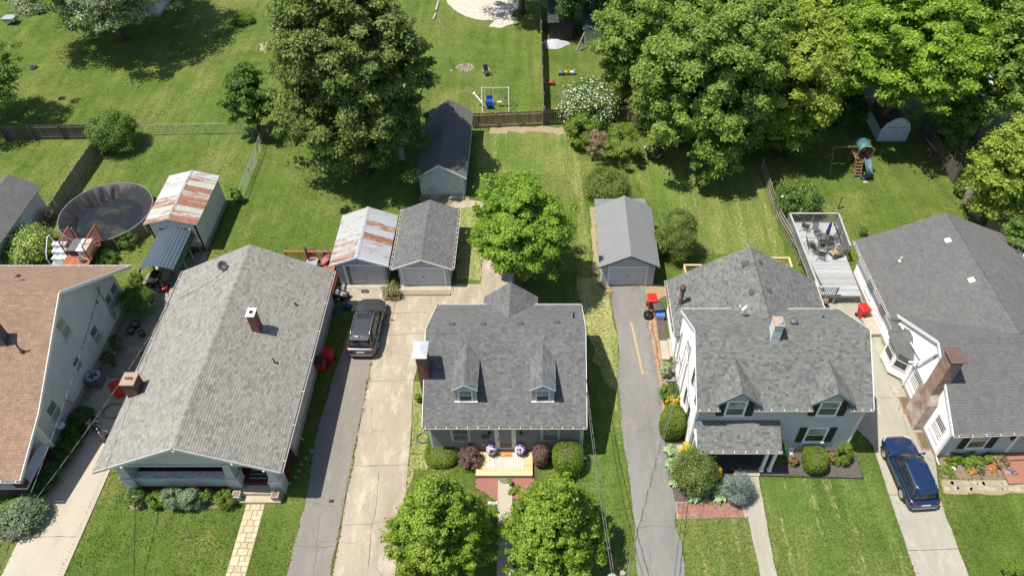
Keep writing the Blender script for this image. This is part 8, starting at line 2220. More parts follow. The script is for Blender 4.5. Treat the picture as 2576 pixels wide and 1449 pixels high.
# tipped barrel grill and covered heap at the top left
p = gp(30,60); bg_ = thing('barrow', 'tipped grey wheelbarrow on the shaded lawn in the top left corner', 'wheelbarrow', p)
mb = MB(); mb.add([(p.x-.5,p.y-.4,.35),(p.x+.5,p.y-.4,.35),(p.x+.4,p.y+.3,.1),(p.x-.4,p.y+.3,.1),(p.x-.65,p.y-.5,.75),(p.x+.65,p.y-.5,.75),(p.x+.6,p.y+.6,.7),(p.x-.6,p.y+.6,.7)],[(0,3,2,1),(4,5,6,7),(0,1,5,4),(1,2,6,5),(2,3,7,6),(3,0,4,7)]); mb.build('tray', mat('pale_blue_grey_metal', (.36,.39,.44), (.28,.3,.35), rough=.4), bg_); mb = MB(); mb.disc((p.x-.05,p.y+.75,.2),(1,0,0),.2,.09,16); mb.build('wheel', RUBBER, bg_)
mb = MB(); mb.tube([(p.x-.35,p.y-.9,.5),(p.x-.2,p.y+.7,.25)], .025, 5); mb.tube([(p.x+.35,p.y-.9,.5),(p.x+.2,p.y+.7,.25)], .025, 5); mb.build('handle', WOOD_OLD, bg_); mb = MB(); mb.tube([(p.x-.3,p.y-.35,0),(p.x-.3,p.y-.3,.4)], .025, 5); mb.tube([(p.x+.3,p.y-.35,0),(p.x+.3,p.y-.3,.4)], .025, 5); mb.build('leg', DARK, bg_)
p = gp(86,36); rm_ = thing('ride_on_mower', 'dark ride on mower with blue bonnet in the top left shade', 'mower', p, .2, local=True)
mb = MB(); mb.box(-.75,.3,-.35,.35,.35,.7); mb.build('body', BLKP, rm_); mb = MB(); mb.box(.31,1.0,-.28,.28,.35,.85); mb.build('bonnet', mat('pale_blue_enamel', (.3,.38,.55), (.22,.3,.45), rough=.3), rm_); mb = MB(); mb.box(-.5,-.05,-.25,.25,.71,.8); mb.box(-.6,-.5,-.25,.25,.71,1.15); mb.build('seat', RUBBER, rm_)
for x_, r_ in ((-.5,.28),(.75,.2)):
 for s in (-1,1): mb = MB(); mb.disc((x_,s*.4,r_),(0,s,0),r_,.16,16); mb.build('wheel', RUBBER, rm_)
mb = MB(); mb.tube([(.2,0,.7),(.05,0,1.0)], .02, 5); mb.tube([(.05+.0,.17*math.cos(t),1.0+.17*math.sin(t)*.4) for t in np.linspace(0,6.28,13)], .015, 5); mb.build('steering_wheel', BLACK, rm_)
# tarp heap and toys on the narrow far lawn
def tarp(label, q, r, h, m, seed):
 p = gp(*q); root = thing('tarp', label, 'tarp', p); rg = random.Random(seed); mb = MB(); n1, n2 = 6, 16; vs = [p+V(0,0,h)]
 for i in range(1,n1):
  for k in range(n2): t = 6.283*k/n2; f_ = i/(n1-1); vs.append(p+V(r*f_*(1+.25*math.sin(3*t+seed))*math.cos(t), r*f_*.8*math.sin(t), max(.01, h*(1-f_**1.4)+.06*math.sin(9*t+i)*f_)))
 mb.add(vs, [(0,1+k,1+(k+1)%n2) for k in range(n2)]+[(1+i*n2+k,1+(i+1)*n2+k,1+(i+1)*n2+(k+1)%n2,1+i*n2+(k+1)%n2) for i in range(n1-2) for k in range(n2)]); mb.build('sheet', m, root, True); mb = MB(); mb.tube([p+V(r*.9*math.cos(t),r*.7*math.sin(t),.03) for t in np.linspace(0,3,10)], .015, 4); mb.build('rope', GALV, root); return root
tarp('pale grey crumpled tarp in front of the dark flat roofed shed', (1396,112), 1.3, .5, mat('pale_tarp', (.46,.46,.5), (.36,.36,.4), scale=3), 1)
TOYC = [(.5,.42,.05),(.12,.2,.5),(.5,.06,.06),(.6,.6,.62),(.3,.45,.2)]
def toy(label, q, c, kind):
 p = gp(*q); root = thing('toy', label, 'toy', p); m = mat('toy_%s' % kind, c, rough=.4)
 mb = MB(); mb.box(p.x-.25,p.x+.25,p.y-.15,p.y+.15,.12,.32); mb.build('body', m, root); mb = MB(); mb.bar((p.x+.1,p.y,.3),(p.x+.18,p.y,.55),.22,.05,up=(1,0,0)); mb.build('seat_back', m, root)
 for sx in (-.18,.18):
  for sy in (-.17,.17): mb = MB(); mb.disc((p.x+sx,p.y+sy-.03,.1),(0,1,0),.1,.05,12); mb.build('wheel', BLACK, root)
 return root
toy('yellow ride on toy on the narrow far lawn', (1424,188), TOYC[0], 'yellow'); toy('white and blue ride on toy next to the yellow one', (1412,189), TOYC[1], 'blue'); toy('white toy right of the yellow ride on toy', (1440,188), TOYC[3], 'white')
toy('red toy beside the tall dividing fence', (1388,214), TOYC[2], 'red')
# board and tyre swing near the shade tree
p = gp(1014,405); wb = thing('notice_board', 'upright cream board leaning on a rack by the shade tree', 'board', p); mb = MB(); mb.box(p.x-.2,p.x+.2,p.y-.03,p.y+.03,.05,1.4); mb.build('panel', mat('cream_board', (.5,.46,.34), (.42,.38,.28)), wb); mb = MB(); mb.bar((p.x-.35,p.y+.3,0),(p.x-.1,p.y+.04,1.35),.05,.05); mb.bar((p.x-.35,p.y-.3,0),(p.x-.25,p.y,1.4),.04,.04); mb.build('prop', GALV, wb)
p = gp(980,392); mb = MB(); mb.tube([(p.x+.34*math.cos(t),p.y,.42+.34*math.sin(t)) for t in np.linspace(0,2*math.pi,25)], .07, 8); ho = thing('wheel_hoop', 'large dark hoop standing beside the cream board by the shade tree', 'hoop', p); mb.build('ring', DARK, ho); mb = MB(); mb.box(p.x-.2,p.x+.2,p.y-.15,p.y+.15,0,.06); mb.build('foot', DARK, ho)
# brush pile and logs at the right
rg = random.Random(12); bp_ = thing('brush_pile', 'heap of split logs and dead branches behind the broken fence', 'brush pile', gp(2370,370))
for i in range(60):
 c = gp(2372+rg.uniform(-45,40), 372+rg.uniform(-60,50)); t = rg.uniform(0,3.14); L_ = rg.uniform(.8,2.2); dz_ = rg.uniform(.05,.7)
 mb = MB(); mb.tube([c+V(-L_/2*math.cos(t),-L_/2*math.sin(t),dz_), c+V(L_/2*math.cos(t),L_/2*math.sin(t),dz_+rg.uniform(-.1,.5))], [rg.uniform(.04,.16),.03], 6); mb.build('branch', [BARK,WOOD_OLD,mat('split_log', (.36,.23,.12), (.28,.17,.09), scale=4)][i%3], bp_)
# posts on the right lawn and by the maple
p = gp(2107,526); mb = MB(); mb.bar(p, p+V(.15,.2,1.1), .1, .1); o = mb.build('leaning_post', BARK, loc=p); tag(o, 'short leaning brown post on the lawn behind the grey deck corner', 'post')
for lab, q, h_ in (('thin metal stake leaning by the bungalow steps', (738,1258), .9),):
 p = gp(*q); mb = MB(); mb.tube([p, p+V(-.3,.1,h_)], .015, 5); o = mb.build('stake', DARK, loc=p); tag(o, lab, 'stake')
p = gp(834,1261); mb = MB(); mb.box(p.x-.12,p.x+.12,p.y-.08,p.y+.08,0,.1); mb.box(p.x-.08,p.x+.1,p.y-.05,p.y+.05,.101,.14); o = mb.build('lawn_light', BLACK, loc=p); tag(o, 'small black lawn light by the shadow edge of the bungalow', 'light')
p = gp(918,735); sb_ = thing('cinder_block', 'grey cinder block on the concrete in front of the rust roofed garage', 'block', p); mb = MB(); mb.box(p.x-.24,p.x+.24,p.y-.12,p.y-.06,0,.2); mb.box(p.x-.24,p.x+.24,p.y+.06,p.y+.12,0,.2); mb.box(p.x-.24,p.x-.18,p.y-.06,p.y+.06,0,.2); mb.box(p.x-.03,p.x+.03,p.y-.06,p.y+.06,0,.2); mb.box(p.x+.18,p.x+.24,p.y-.06,p.y+.06,0,.2); mb.build('shell', mat('dark_block', (.16,.15,.14), (.1,.095,.09)), sb_)
p = gp(1408,700); mb = MB(); mb.bar(p, p+V(1.0,.1,.06), .12, .08);
p = gp(1995,1128);
gc_ = thing('garden_chair', 'small pale metal garden chair against the two storey front wall', 'chair', (15.0-.35,23.6,.04)); c = V(14.65,23.55,.04)
mb = MB(); mb.box(c.x-.18,c.x+.18,c.y-.18,c.y+.18,.4,.43); mb.build('seat', SIDE_D, gc_); mb = MB()
for k in range(4): mb.bar((c.x-.16+k*.105,c.y+.18,.43),(c.x-.16+k*.105,c.y+.24,.85),.03,.02,up=(0,1,0))
mb.build('backrest', SIDE_D, gc_)
for sx in (-.16,.16):
 for sy in (-.16,.16): mb = MB(); mb.tube([(c.x+sx,c.y+sy,.04),(c.x+sx,c.y+sy,.4)], .015, 5); mb.build('leg', SIDE_D, gc_)
# wire plant ring and bowl in the right flowerbed
c = gp(2462,1172); wr2 = thing('wire_basket', 'empty round wire basket in the right flowerbed', 'basket', c); mb = MB(); mb.tube([(c.x+.28*math.cos(t),c.y+.24*math.sin(t),.2) for t in np.linspace(0,6.283,21)], .02, 5); mb.build('ring', GALV, wr2); mb = MB()
for k in range(10): t = 6.283*k/10; mb.tube([(c.x+.28*math.cos(t),c.y+.24*math.sin(t),.2),(c.x+.16*math.cos(t),c.y+.14*math.sin(t),.0)], .01, 4)
mb.build('wire', GALV, wr2)
c = gp(2397,1180); mb = MB(); mb.lathe(V(c.x,c.y,0), [(.08,0),(.14,.06),(.13,.16),(.03,.2)], 12); o = mb.build('garden_globe', TRIM, True and None, True, loc=V(c.x,c.y,0)); tag(o, 'small round white garden globe in the right flowerbed', 'globe')
mb = MB(); c = gp(2000,1342);
# ================================================================ UTILITY POLE AND WIRES
pz_ = 8.6; pp = G(1566,1440,pz_)
up = thing('utility_pole', 'wooden utility pole with a grey transformer at the bottom edge', 'utility pole', (pp.x,pp.y,0))
mb = MB(); mb.tube([(pp.x,pp.y,-.2),(pp.x,pp.y,pz_)], [.16,.11], 12); mb.build('pole', mat('silvered_pole', (.34,.30,.25), (.26,.23,.19), scale=5, stretch=(4,4,.4)), up)
mb = MB(); mb.lathe((pp.x-.42,pp.y-.15,pz_-1.0), [(.2,0),(.24,.05),(.24,.75),(.2,.82),(.06,.86)], 18); tr = mb.build('transformer', mat('transformer_grey', (.40,.41,.42), (.33,.34,.35), rough=.5), up, True)
mb = MB(); mb.bar((pp.x-.25,pp.y-.1,pz_-.5),(pp.x,pp.y,pz_-.5),.08,.08); mb.build('bracket', GALV, tr)
mb = MB()
for s in (-.1,.1): mb.lathe((pp.x-.42+s,pp.y-.15,pz_-.15), [(.03,0),(.05,.05),(.03,.1),(.05,.15),(.02,.2)], 8)
mb.build('bushing', mat('porcelain', (.5,.46,.42), (.4,.36,.32), rough=.3), tr)
def wire(label, a_, b_, sag, r=.014, twist=True, m=None, pts=None):
 a_ = Vector(a_); b_ = Vector(b_); n_ = 60; P = []
 for i in range(n_+1):
  t = i/n_; p = a_.lerp(b_, t); p.z -= sag*4*t*(1-t); P.append(p)
 root = thing('service_wire', label, 'wire', a_)
 mb = MB(); mb.tube(P, r, 5); mb.build('messenger', m or mat('bare_wire', (.25,.24,.22), (.14,.13,.12), rough=.5), root)
 if twist:
  L_ = (b_-a_).length; k = int(L_*5); Q = []
  for i in range(k+1):
   t = i/k; p = a_.lerp(b_, t); p.z -= sag*4*t*(1-t); an = i*1.15; Q.append(p+V(.028*math.cos(an),0,.028*math.sin(an)))
  mb = MB(); mb.tube(Q, .012, 4); mb.build('twisted_conductor', BLACK, root)
 return root
wire('twisted wire from the pole to the right gable of the cottage', (pp.x-.3,pp.y,pz_-.4), (2.44,26.2,4.55), .55)
wire('thin lower wire from the pole to the right gable of the cottage', (pp.x-.3,pp.y,pz_-1.1), (2.44,25.6,4.2), .7, twist=False)
wire('twisted wire from the pole to the left wall of the two storey house', (pp.x+.15,pp.y,pz_-.35), (8.52,28.4,5.2), .5)
wire('thin wire from the pole to the left wall of the two storey house', (pp.x+.15,pp.y,pz_-1.1), (8.52,28.0,4.6), .6, twist=False)
lw = G(-40,1420,8.0)
wire('twisted wire sloping over the alley to the bungalow left eave', tuple(lw), (-24.4,33.0,3.4), .5)
wire('twisted wire crossing the white sided wall to its service mast', tuple(G(-30,1500,7.6)), (-29.2,34.1,3.75), .5)
wire('thin wire over the far left garage to the pool side pole', (-44,36,6.0), tuple(G(180,575,3.4)), .3, twist=False)
p = G(180,600,0)
mb = MB(); q_ = G(180,575,3.4); mb.tube([(q_.x,q_.y,0),(q_.x,q_.y,3.45)], .04, 8); o = mb.build('pool_pole', GALV, loc=V(q_.x,q_.y,0)); tag(o, 'slim metal pole standing beside the pool and the mossy fence', 'pole')
# ================================================================ TREES
L_OLIVE = mat_leaf('olive_leaf', (.095,.135,.032), (.185,.21,.065), (.035,.06,.014))
L_MID = mat_leaf('mid_green_leaf', (.075,.135,.026), (.14,.20,.045), (.03,.06,.012))
L_LIME = mat_leaf('lime_maple_leaf', (.125,.205,.022), (.20,.275,.042), (.06,.115,.012))
L_MAPLE = mat_leaf('bright_maple_leaf', (.125,.20,.02), (.215,.285,.042), (.055,.105,.01))
L_WILLOW = mat_leaf('willow_leaf', (.125,.185,.032), (.20,.25,.06), (.05,.085,.015))
L_YEL = mat_leaf('yellow_green_leaf', (.165,.22,.03), (.27,.30,.06), (.07,.11,.016))
L_FRONT = mat_leaf('pear_leaf', (.12,.19,.018), (.235,.275,.05), (.05,.09,.009))
L_DARK = mat_leaf('dark_green_leaf', (.04,.085,.02), (.075,.125,.03), (.018,.04,.01))
L_SILV = mat_leaf('silver_maple_leaf', (.13,.165,.085), (.26,.29,.19), (.05,.075,.03))
L_GREYG = mat_leaf('grey_green_leaf', (.13,.175,.105), (.20,.24,.15), (.06,.085,.05))
L_BUSH = mat_leaf('bush_leaf', (.07,.13,.025), (.125,.19,.04), (.03,.06,.012))
L_BRIGHT = mat_leaf('bright_shrub_leaf', (.105,.16,.02), (.165,.215,.038), (.055,.095,.011))
L_PURP = mat_leaf('purple_leaf', (.085,.045,.042), (.16,.095,.085), (.04,.02,.02), transl=.2)
L_GOLD = mat_leaf('gold_leaf', (.42,.32,.035), (.55,.42,.06), (.22,.19,.02))
L_BROWN = mat_leaf('brown_leaf', (.14,.105,.06), (.21,.165,.10), (.07,.05,.03), transl=.15)
L_RED = mat_leaf('red_tinged_leaf', (.22,.13,.06), (.15,.2,.05), (.1,.09,.03))
L_HOSTA = mat_leaf('hosta_leaf', (.14,.21,.10), (.22,.28,.16), (.08,.13,.05), transl=.2)
L_JUN = mat_leaf('juniper_leaf', (.095,.13,.115), (.15,.18,.16), (.045,.065,.055), transl=.1)
L_HYD = mat_leaf('hydrangea_leaf', (.14,.20,.05), (.33,.36,.13), (.06,.10,.02))
PET_W = mat('white_petal', (.66,.63,.50), (.5,.47,.36), scale=9, island=.15)

def fit(cx, cy, hw, hv, zb):
 """world centre and radii of an ellipsoid that covers the given pixel box, its underside at height zb"""
 zc = zb+2
 for _ in range(12):
  P = G(cx, cy, zc); dep = P.y*_cp + (CAM_H-zc)*_sp; k = dep/F_PX
  R = hw*k; v = hv*k; rz = math.sqrt(max((v*v-(R*_sp)**2), (.25*R)**2))/_cp
  rz = min(max(rz, .35*R), 1.6*R); zc = zb+rz
 return P, R, rz
def tpx(name, label, cx, cy, hw, hv, zb, leafmat, **kw):
 P, R, rz = fit(cx, cy, hw, hv, zb)
 return tree(name, label, P.x, P.y, zb+2*rz, R, leafmat, zb=zb, **kw)
def spx(name, label, cx, cy, hw, hv, leafmat, z0=0.0, **kw):
 P, R, rz = fit(cx, cy, hw, hv, z0)
 return shrub(name, label, P.x, P.y, R, 2*rz, leafmat, z0=z0, **kw)

tpx('shade_tree', 'huge dense shade tree with olive green crown left of the long shed', 868, 165, 212, 262, .6, L_OLIVE, low=-1.0, droop=.22, cone=.28, nclump=520, nleaf=190000, leaf=.25, rc=1.0, lobes=.32, shell=.45, trunk=.5, seed=3, limbs=30, flat=.55)
tpx('slender_tree', 'slender green tree standing left of the huge shade tree', 625, 244, 64, 108, .4, L_BUSH, nclump=90, nleaf=26000, leaf=.2, rc=.62, trunk=.14, seed=4, cone=.25)
b_ = G(312,98)
tree('silver_maple', 'tall silvery maple at the top left whose crown leaves the frame', b_.x, b_.y, 15, 8.2, L_SILV, zb=1.0, low=-1.0, nclump=300, nleaf=70000, leaf=.28, rc=1.3, lobes=.4, trunk=.5, seed=5, limbs=26, shell=.4)
b_ = G(-40,318)
tree('edge_tree', 'tree reaching in from the left edge above the dark board fence', b_.x, b_.y, 9.5, 5.2, L_MID, zb=1.2, nclump=110, nleaf=26000, leaf=.22, rc=1.0, lobes=.45, trunk=.28, seed=6)
b_ = G(30,20)
tree('corner_tree', 'shady tree in the extreme top left corner over the wheelbarrow', b_.x-3, b_.y+7, 12, 6.5, L_MID, zb=3.0, nclump=110, nleaf=24000, leaf=.28, rc=1.4, trunk=.3, seed=7)
tpx('lime_maple', 'round lime green maple standing between the small garages and the cottage', 1318, 577, 137, 148, 1.2, L_LIME, nclump=200, nleaf=90000, leaf=.19, rc=.72, lobes=.28, trunk=.17, seed=8, flat=.5, shell=.5)
tpx('willow', 'broad drooping willow at the top with fine olive foliage', 1785, 190, 205, 215, .8, L_WILLOW, low=-1.0, nclump=420, nleaf=160000, leaf=.25, rc=.9, lobes=.4, droop=.35, trunk=.42, seed=9, limbs=34, shell=.45)
tpx('yellow_green_tree', 'yellow green tree with hanging leaves between the willow and the bright maple', 2010, 210, 120, 205, .8, L_YEL, low=-1.0, nclump=240, nleaf=90000, leaf=.24, rc=.95, droop=.3, trunk=.3, seed=10)
tpx('bright_maple', 'large bright green maple spreading over the white barn shed', 2290, 125, 205, 190, 2.6, L_MAPLE, nclump=360, nleaf=120000, leaf=.28, rc=1.0, lobes=.35, trunk=.42, seed=11, flat=.42, shell=.5, limbs=30)
tpx('right_edge_tree', 'yellow leaved tree at the right edge beside the leaning fence', 2545, 430, 105, 165, .6, L_YEL, nclump=150, nleaf=42000, leaf=.22, rc=.9, trunk=.3, seed=12)
tpx('upper_edge_tree', 'loose pale green tree at the right edge above the yellow leaved one', 2545, 165, 120, 170, 1.0, L_WILLOW, nclump=170, nleaf=42000, leaf=.25, rc=1.0, lobes=.4, trunk=.4, seed=13)
tpx('lower_edge_tree', 'dark green tree behind the leaning fence at the right edge', 2590, 600, 62, 90, .3, L_MID, nclump=70, nleaf=18000, leaf=.18, rc=.7, trunk=.2, seed=14)
tpx('leafy_tree', 'mid green leafy tree between the narrow yard and the willow', 1590, 100, 105, 150, .6, L_WILLOW, low=-1.0, nclump=170, nleaf=46000, leaf=.24, rc=.95, trunk=.3, seed=15)
tpx('greyish_tree', 'dull grey green tree in front of the willow on its left', 1655, 215, 72, 110, .5, mat_leaf('dull_leaf', (.095,.125,.045), (.15,.175,.075), (.045,.065,.02)), nclump=110, nleaf=30000, leaf=.15, rc=.75, trunk=.22, seed=16)
b_ = G(1335,70)
tree('dark_tree', 'dark leaved tree overhanging the gravel lot at the top', b_.x-1, b_.y+3, 12, 5.6, L_MID, zb=2.5, nclump=110, nleaf=26000, leaf=.26, rc=1.2, trunk=.32, seed=17)
for i, (x_, y_, hw, lm, lab) in enumerate(((1700,-40,130,L_MID,'tall background tree behind the grey shed at the top'), (1900,-20,140,L_WILLOW,'tall background tree behind the willow'), (2110,10,130,L_YEL,'tall background tree between willow and bright maple'), (2450,-10,130,L_MAPLE,'tall background tree behind the bright maple'), (1480,-90,100,L_DARK,'dark background tree shading the flat roofed shed'))):
 tpx('background_tree', lab, x_, y_, hw, 160, .8, lm, nclump=120, nleaf=30000, leaf=.32, rc=1.4, trunk=.35, seed=20+i, group='background trees along the top')
tpx('understorey_tree', 'dark green low tree beneath the yellow green tree by the shaded lawn', 1880, 335, 95, 62, .3, L_MID, nclump=80, nleaf=20000, leaf=.2, rc=.8, trunk=.16, seed=26)
tpx('understorey_tree', 'dark low tree in the shade left of the white barn shed', 2115, 270, 75, 62, .3, L_DARK, nclump=70, nleaf=16000, leaf=.22, rc=.8, trunk=.16, seed=27)
tpx('understorey_tree', 'mid green low tree in front of the yellow green tree over the shaded lawn', 2000, 330, 70, 70, .3, L_MID, nclump=80, nleaf=18000, leaf=.2, rc=.75, trunk=.14, seed=29)
tpx('understorey_tree', 'dark low thicket tree beside the broken fence at the right', 2420, 300, 62, 75, .2, L_MID, nclump=70, nleaf=16000, leaf=.2, rc=.75, trunk=.14, seed=28)
for x_, lab, sd in ((-5.25,'leafy front yard tree on the left of the cottage walk',30), (.62,'leafy front yard tree on the right of the cottage walk',31)):
 tree('front_tree', lab, x_, 17.5, 8.3, 3.5, L_FRONT, zb=.1, nlobe=50, low=-1.0, nclump=520, nleaf=120000, leaf=.125, rc=.4, trunk=.16, seed=sd, cone=.84, shell=.5, flat=.62, aspect=.7)

# ================================================================ SHRUBS AND PLANTS
spx('round_shrub', 'clipped round green shrub at the left front of the cottage', 1111, 1138, 41, 31, L_BRIGHT, shape='clipped', nleaf=9000, leaf=.07, seed=1)
spx('round_shrub', 'clipped round green shrub at the right front of the cottage', 1428, 1150, 40, 40, L_BRIGHT, shape='clipped', nleaf=9000, leaf=.07, seed=2)
spx('barberry', 'spreading purple brown shrub left of the pine deck', 1183, 1150, 31, 30, L_PURP, nleaf=5000, leaf=.07, seed=3)
spx('barberry', 'upright purple brown shrub right of the pine deck', 1361, 1147, 21, 30, L_PURP, shape='clipped', nleaf=4000, leaf=.07, seed=4)
spx('round_shrub', 'tall clipped oval shrub beside the grey asphalt driveway', 1693, 1063, 31, 47, L_BRIGHT, shape='clipped', nleaf=9000, leaf=.08, seed=5)
spx('small_shrub', 'low green shrub above the gold leaved one by the asphalt driveway', 1683, 985, 24, 24, L_BUSH, nleaf=2600, leaf=.08, seed=6)
spx('small_shrub', 'gold leaved shrub above the tall clipped oval one', 1692, 1003, 18, 18, L_GOLD, nleaf=2200, leaf=.08, seed=7)
spx('small_shrub', 'mottled green shrub between side steps and window well', 1674, 930, 16, 24, L_HOSTA, nleaf=2200, leaf=.08, seed=8)
spx('mixed_shrub', 'large rounded olive shrub in the bed beside the brick strip', 1748, 1186, 58, 62, L_OLIVE, nleaf=16000, leaf=.08, seed=9, nclump=110, lobes=.2)
spx('small_shrub', 'gold leaved shrub behind the large olive shrub', 1734, 1130, 22, 20, L_GOLD, nleaf=2600, leaf=.08, seed=10)
spx('small_shrub', 'gold leaved shrub right of the large olive shrub', 1801, 1186, 16, 20, L_GOLD, nleaf=2200, leaf=.08, seed=11)
spx('juniper', 'spiky blue grey juniper beside the concrete walk', 1857, 1228, 40, 42, L_JUN, nleaf=9000, leaf=.14, aspect=.12, seed=12, nclump=70)
def hosta(label, q, r, seed):
 p = gp(*q); return tuft('hosta', label, p.x, p.y, r, .42, L_HOSTA, n=60, seed=seed, z0=.02, width=.13, arch=.55)
hosta('upper hosta clump at the driveway edge of the olive shrub bed', (1688,1135), .55, 1); hosta('middle hosta clump at the driveway edge of the olive shrub bed', (1692,1172), .55, 2); hosta('lower hosta clump at the driveway edge of the olive shrub bed', (1698,1212), .5, 3)
hosta('hosta clump behind the brick strip on its left', (1745,1252), .5, 4); hosta('large hosta clump between olive shrub and juniper', (1812,1246), .7, 5)
spx('globe_shrub', 'round clipped globe shrub in the middle of the dark mulch bed', 2051, 1157, 31, 31, L_BRIGHT, shape='clipped', nleaf=8000, leaf=.07, seed=13)
spx('small_shrub', 'small red tinged shrub left of the globe shrub', 1996, 1157, 14, 15, L_RED, nleaf=1600, leaf=.07, seed=14)
spx('small_shrub', 'small red tinged shrub between globe and cone shrubs', 2090, 1152, 14, 16, L_RED, nleaf=1600, leaf=.07, seed=15)
spx('cone_shrub', 'upright cone shaped evergreen at the right end of the mulch bed', 2124, 1138, 23, 40, L_BRIGHT, shape='cone', nleaf=7000, leaf=.07, seed=16, nclump=70)
spx('cone_shrub', 'dark upright evergreen in the shade beside the porch columns', 1964, 1138, 20, 34, L_BUSH, shape='cone', nleaf=5000, leaf=.07, seed=17, nclump=60)
for lab, q, r_, lm, h_, kind in (('leafy green shrub at the left corner of the right flowerbed', (2396,1160), .5, L_BRIGHT, .6, 's'), ('spreading fern green shrub in the right flowerbed', (2436,1164), .75, L_BRIGHT, .6, 's'), ('green shrub under the right house window', (2481,1157), .4, L_BRIGHT, .5, 's'),
  ('brown twiggy shrub near the red brick step', (2512,1166), .5, L_BROWN, .55, 's'), ('yellow green grass tuft at the corner of the right flowerbed', (2382,1187), .45, L_BRIGHT, .4, 't'), ('orange leaved plant left in the right flowerbed', (2441,1188), .33, mat_leaf('orange_leaf', (.4,.17,.06), (.5,.26,.1), (.25,.11,.05)), .3, 't'),
  ('orange leaved plant right in the right flowerbed', (2493,1181), .36, mat_leaf('orange_leaf', (.4,.17,.06), (.5,.26,.1), (.25,.11,.05)), .3, 't'), ('purple leaved plant left in the right flowerbed', (2464,1188), .32, L_PURP, .3, 't'), ('purple and white leaved plant by the red brick step', (2537,1190), .42, mat_leaf('variegated_leaf', (.2,.16,.22), (.4,.36,.45), (.09,.07,.1)), .32, 't')):
 p = gp(*q)
 if kind == 's': shrub('bed_shrub', lab, p.x, p.y, r_, h_, lm, nleaf=1500, leaf=.1, seed=int(q[0]), nclump=20)
 else: tuft('bed_plant', lab, p.x, p.y, r_, h_, lm, n=110, seed=int(q[0]), width=.04)
for lab, q, hw, hv, lm in (('green shrub at the left end of the bungalow porch bed', (343,1250), 24, 26, L_BUSH), ('low mixed shrub second from the left in the bungalow porch bed', (392,1256), 24, 22, L_BRIGHT), ('grey green shrub in the middle of the bungalow porch bed', (437,1252), 30, 30, L_GREYG), ('grey green shrub right of the middle in the bungalow porch bed', (482,1254), 28, 30, L_GREYG), ('small green shrub between grey green and yellow ones at the bungalow', (520,1246), 17, 20, L_BUSH), ('yellow green shrub beside the bungalow steps', (565,1252), 27, 26, L_BRIGHT)):
 spx('porch_shrub', lab, q[0], q[1], hw, hv, lm, nleaf=3800, leaf=.08, seed=int(q[0]))
spx('lower_left_shrub', 'large pale grey green leafy shrub beside the left driveway', 52, 1300, 54, 44, L_GREYG, nleaf=9000, leaf=.11, seed=40, nclump=90, aspect=.8)
spx('small_shrub', 'small bright shrub behind the large grey green one at lower left', 30, 1268, 22, 16, L_BRIGHT, nleaf=1800, leaf=.09, seed=41)
spx('small_shrub', 'low green plant in front of the large grey green shrub', 14, 1330, 26, 16, L_BUSH, nleaf=2000, leaf=.09, seed=42)
for i, (q, lab) in enumerate((((206,1050), 'top'), ((190,1085), 'second'), ((170,1125), 'third'), ((148,1165), 'fourth'), ((120,1205), 'fifth'), ((86,1232), 'lowest'))):
 spx('ivy_hedge', '%s clump of the dark ivy hedge along the left driveway' % lab, q[0], q[1], 30, 26, L_DARK, nleaf=3600, leaf=.1, seed=50+i, group='dark ivy hedge')
for i, (q, lab) in enumerate((((272,905), 'lower dark ground plant under the white sided wall'), ((292,862), 'upper dark ground plant under the white sided wall'))):
 spx('ground_plant', lab, q[0], q[1], 18, 22, L_DARK, nleaf=1600, leaf=.08, seed=60+i)
spx('alley_shrub', 'rounded dark green shrub at the rear corner of the white sided house', 345, 758, 44, 42, L_BUSH, nleaf=8000, leaf=.09, seed=70, nclump=70)
spx('alley_shrub', 'yellow green shrub behind the rounded dark one near the carport', 342, 706, 18, 22, L_BRIGHT, nleaf=2400, leaf=.09, seed=71)
spx('hydrangea', 'big rounded pale flowering bush beside the far left garage', 66, 618, 68, 54, L_HYD, nleaf=15000, leaf=.13, seed=72, nclump=130, aspect=.8)
spx('pool_shrub', 'leafy shrub along the lattice side of the pool deck', 318, 604, 28, 24, L_BUSH, nleaf=3200, leaf=.1, seed=73)
spx('pool_shrub', 'shrub in front of the pool deck next to the brown roof', 262, 652, 34, 20, L_BUSH, nleaf=3200, leaf=.1, seed=74)
spx('corner_bush', 'dense dark green bush where the board fences meet', 284, 330, 62, 56, L_MID, nleaf=14000, leaf=.14, seed=75, nclump=110, lobes=.3)
spx('white_blossom_tree', 'white flowering bush behind the dark grey fence', 1482, 264, 76, 66, L_BUSH, nleaf=15000, leaf=.15, seed=76, nclump=110, lobes=.3, blossom=(PET_W, .15, .15))
spx('bright_shrub', 'bright green shrub in front of the white flowering bush', 1468, 332, 46, 44, L_BRIGHT, nleaf=8000, leaf=.13, seed=77)
spx('bright_shrub', 'bright green shrub right of the brown twiggy bush', 1562, 366, 46, 50, L_BRIGHT, nleaf=8000, leaf=.13, seed=78)
spx('brown_bush', 'upright brown half dead bush between the two bright shrubs', 1504, 366, 30, 54, L_BROWN, nleaf=7000, leaf=.11, seed=79, lobes=.1, aspect=.3)
spx('viburnum', 'spreading green shrub directly behind the metal roofed garage', 1521, 464, 62, 46, L_OLIVE, nleaf=12000, leaf=.11, seed=80, nclump=100)
spx('round_yard_shrub', 'large rounded green shrub right of the metal roofed garage', 1700, 590, 57, 66, L_OLIVE, nleaf=16000, leaf=.1, seed=81, nclump=120, lobes=.1)
spx('deck_bush', 'green bush with pale blossoms at the far corner of the grey deck', 2008, 500, 60, 54, L_MID, nleaf=12000, leaf=.13, seed=82, nclump=90, lobes=.3, blossom=(PET_W, .02, .12))
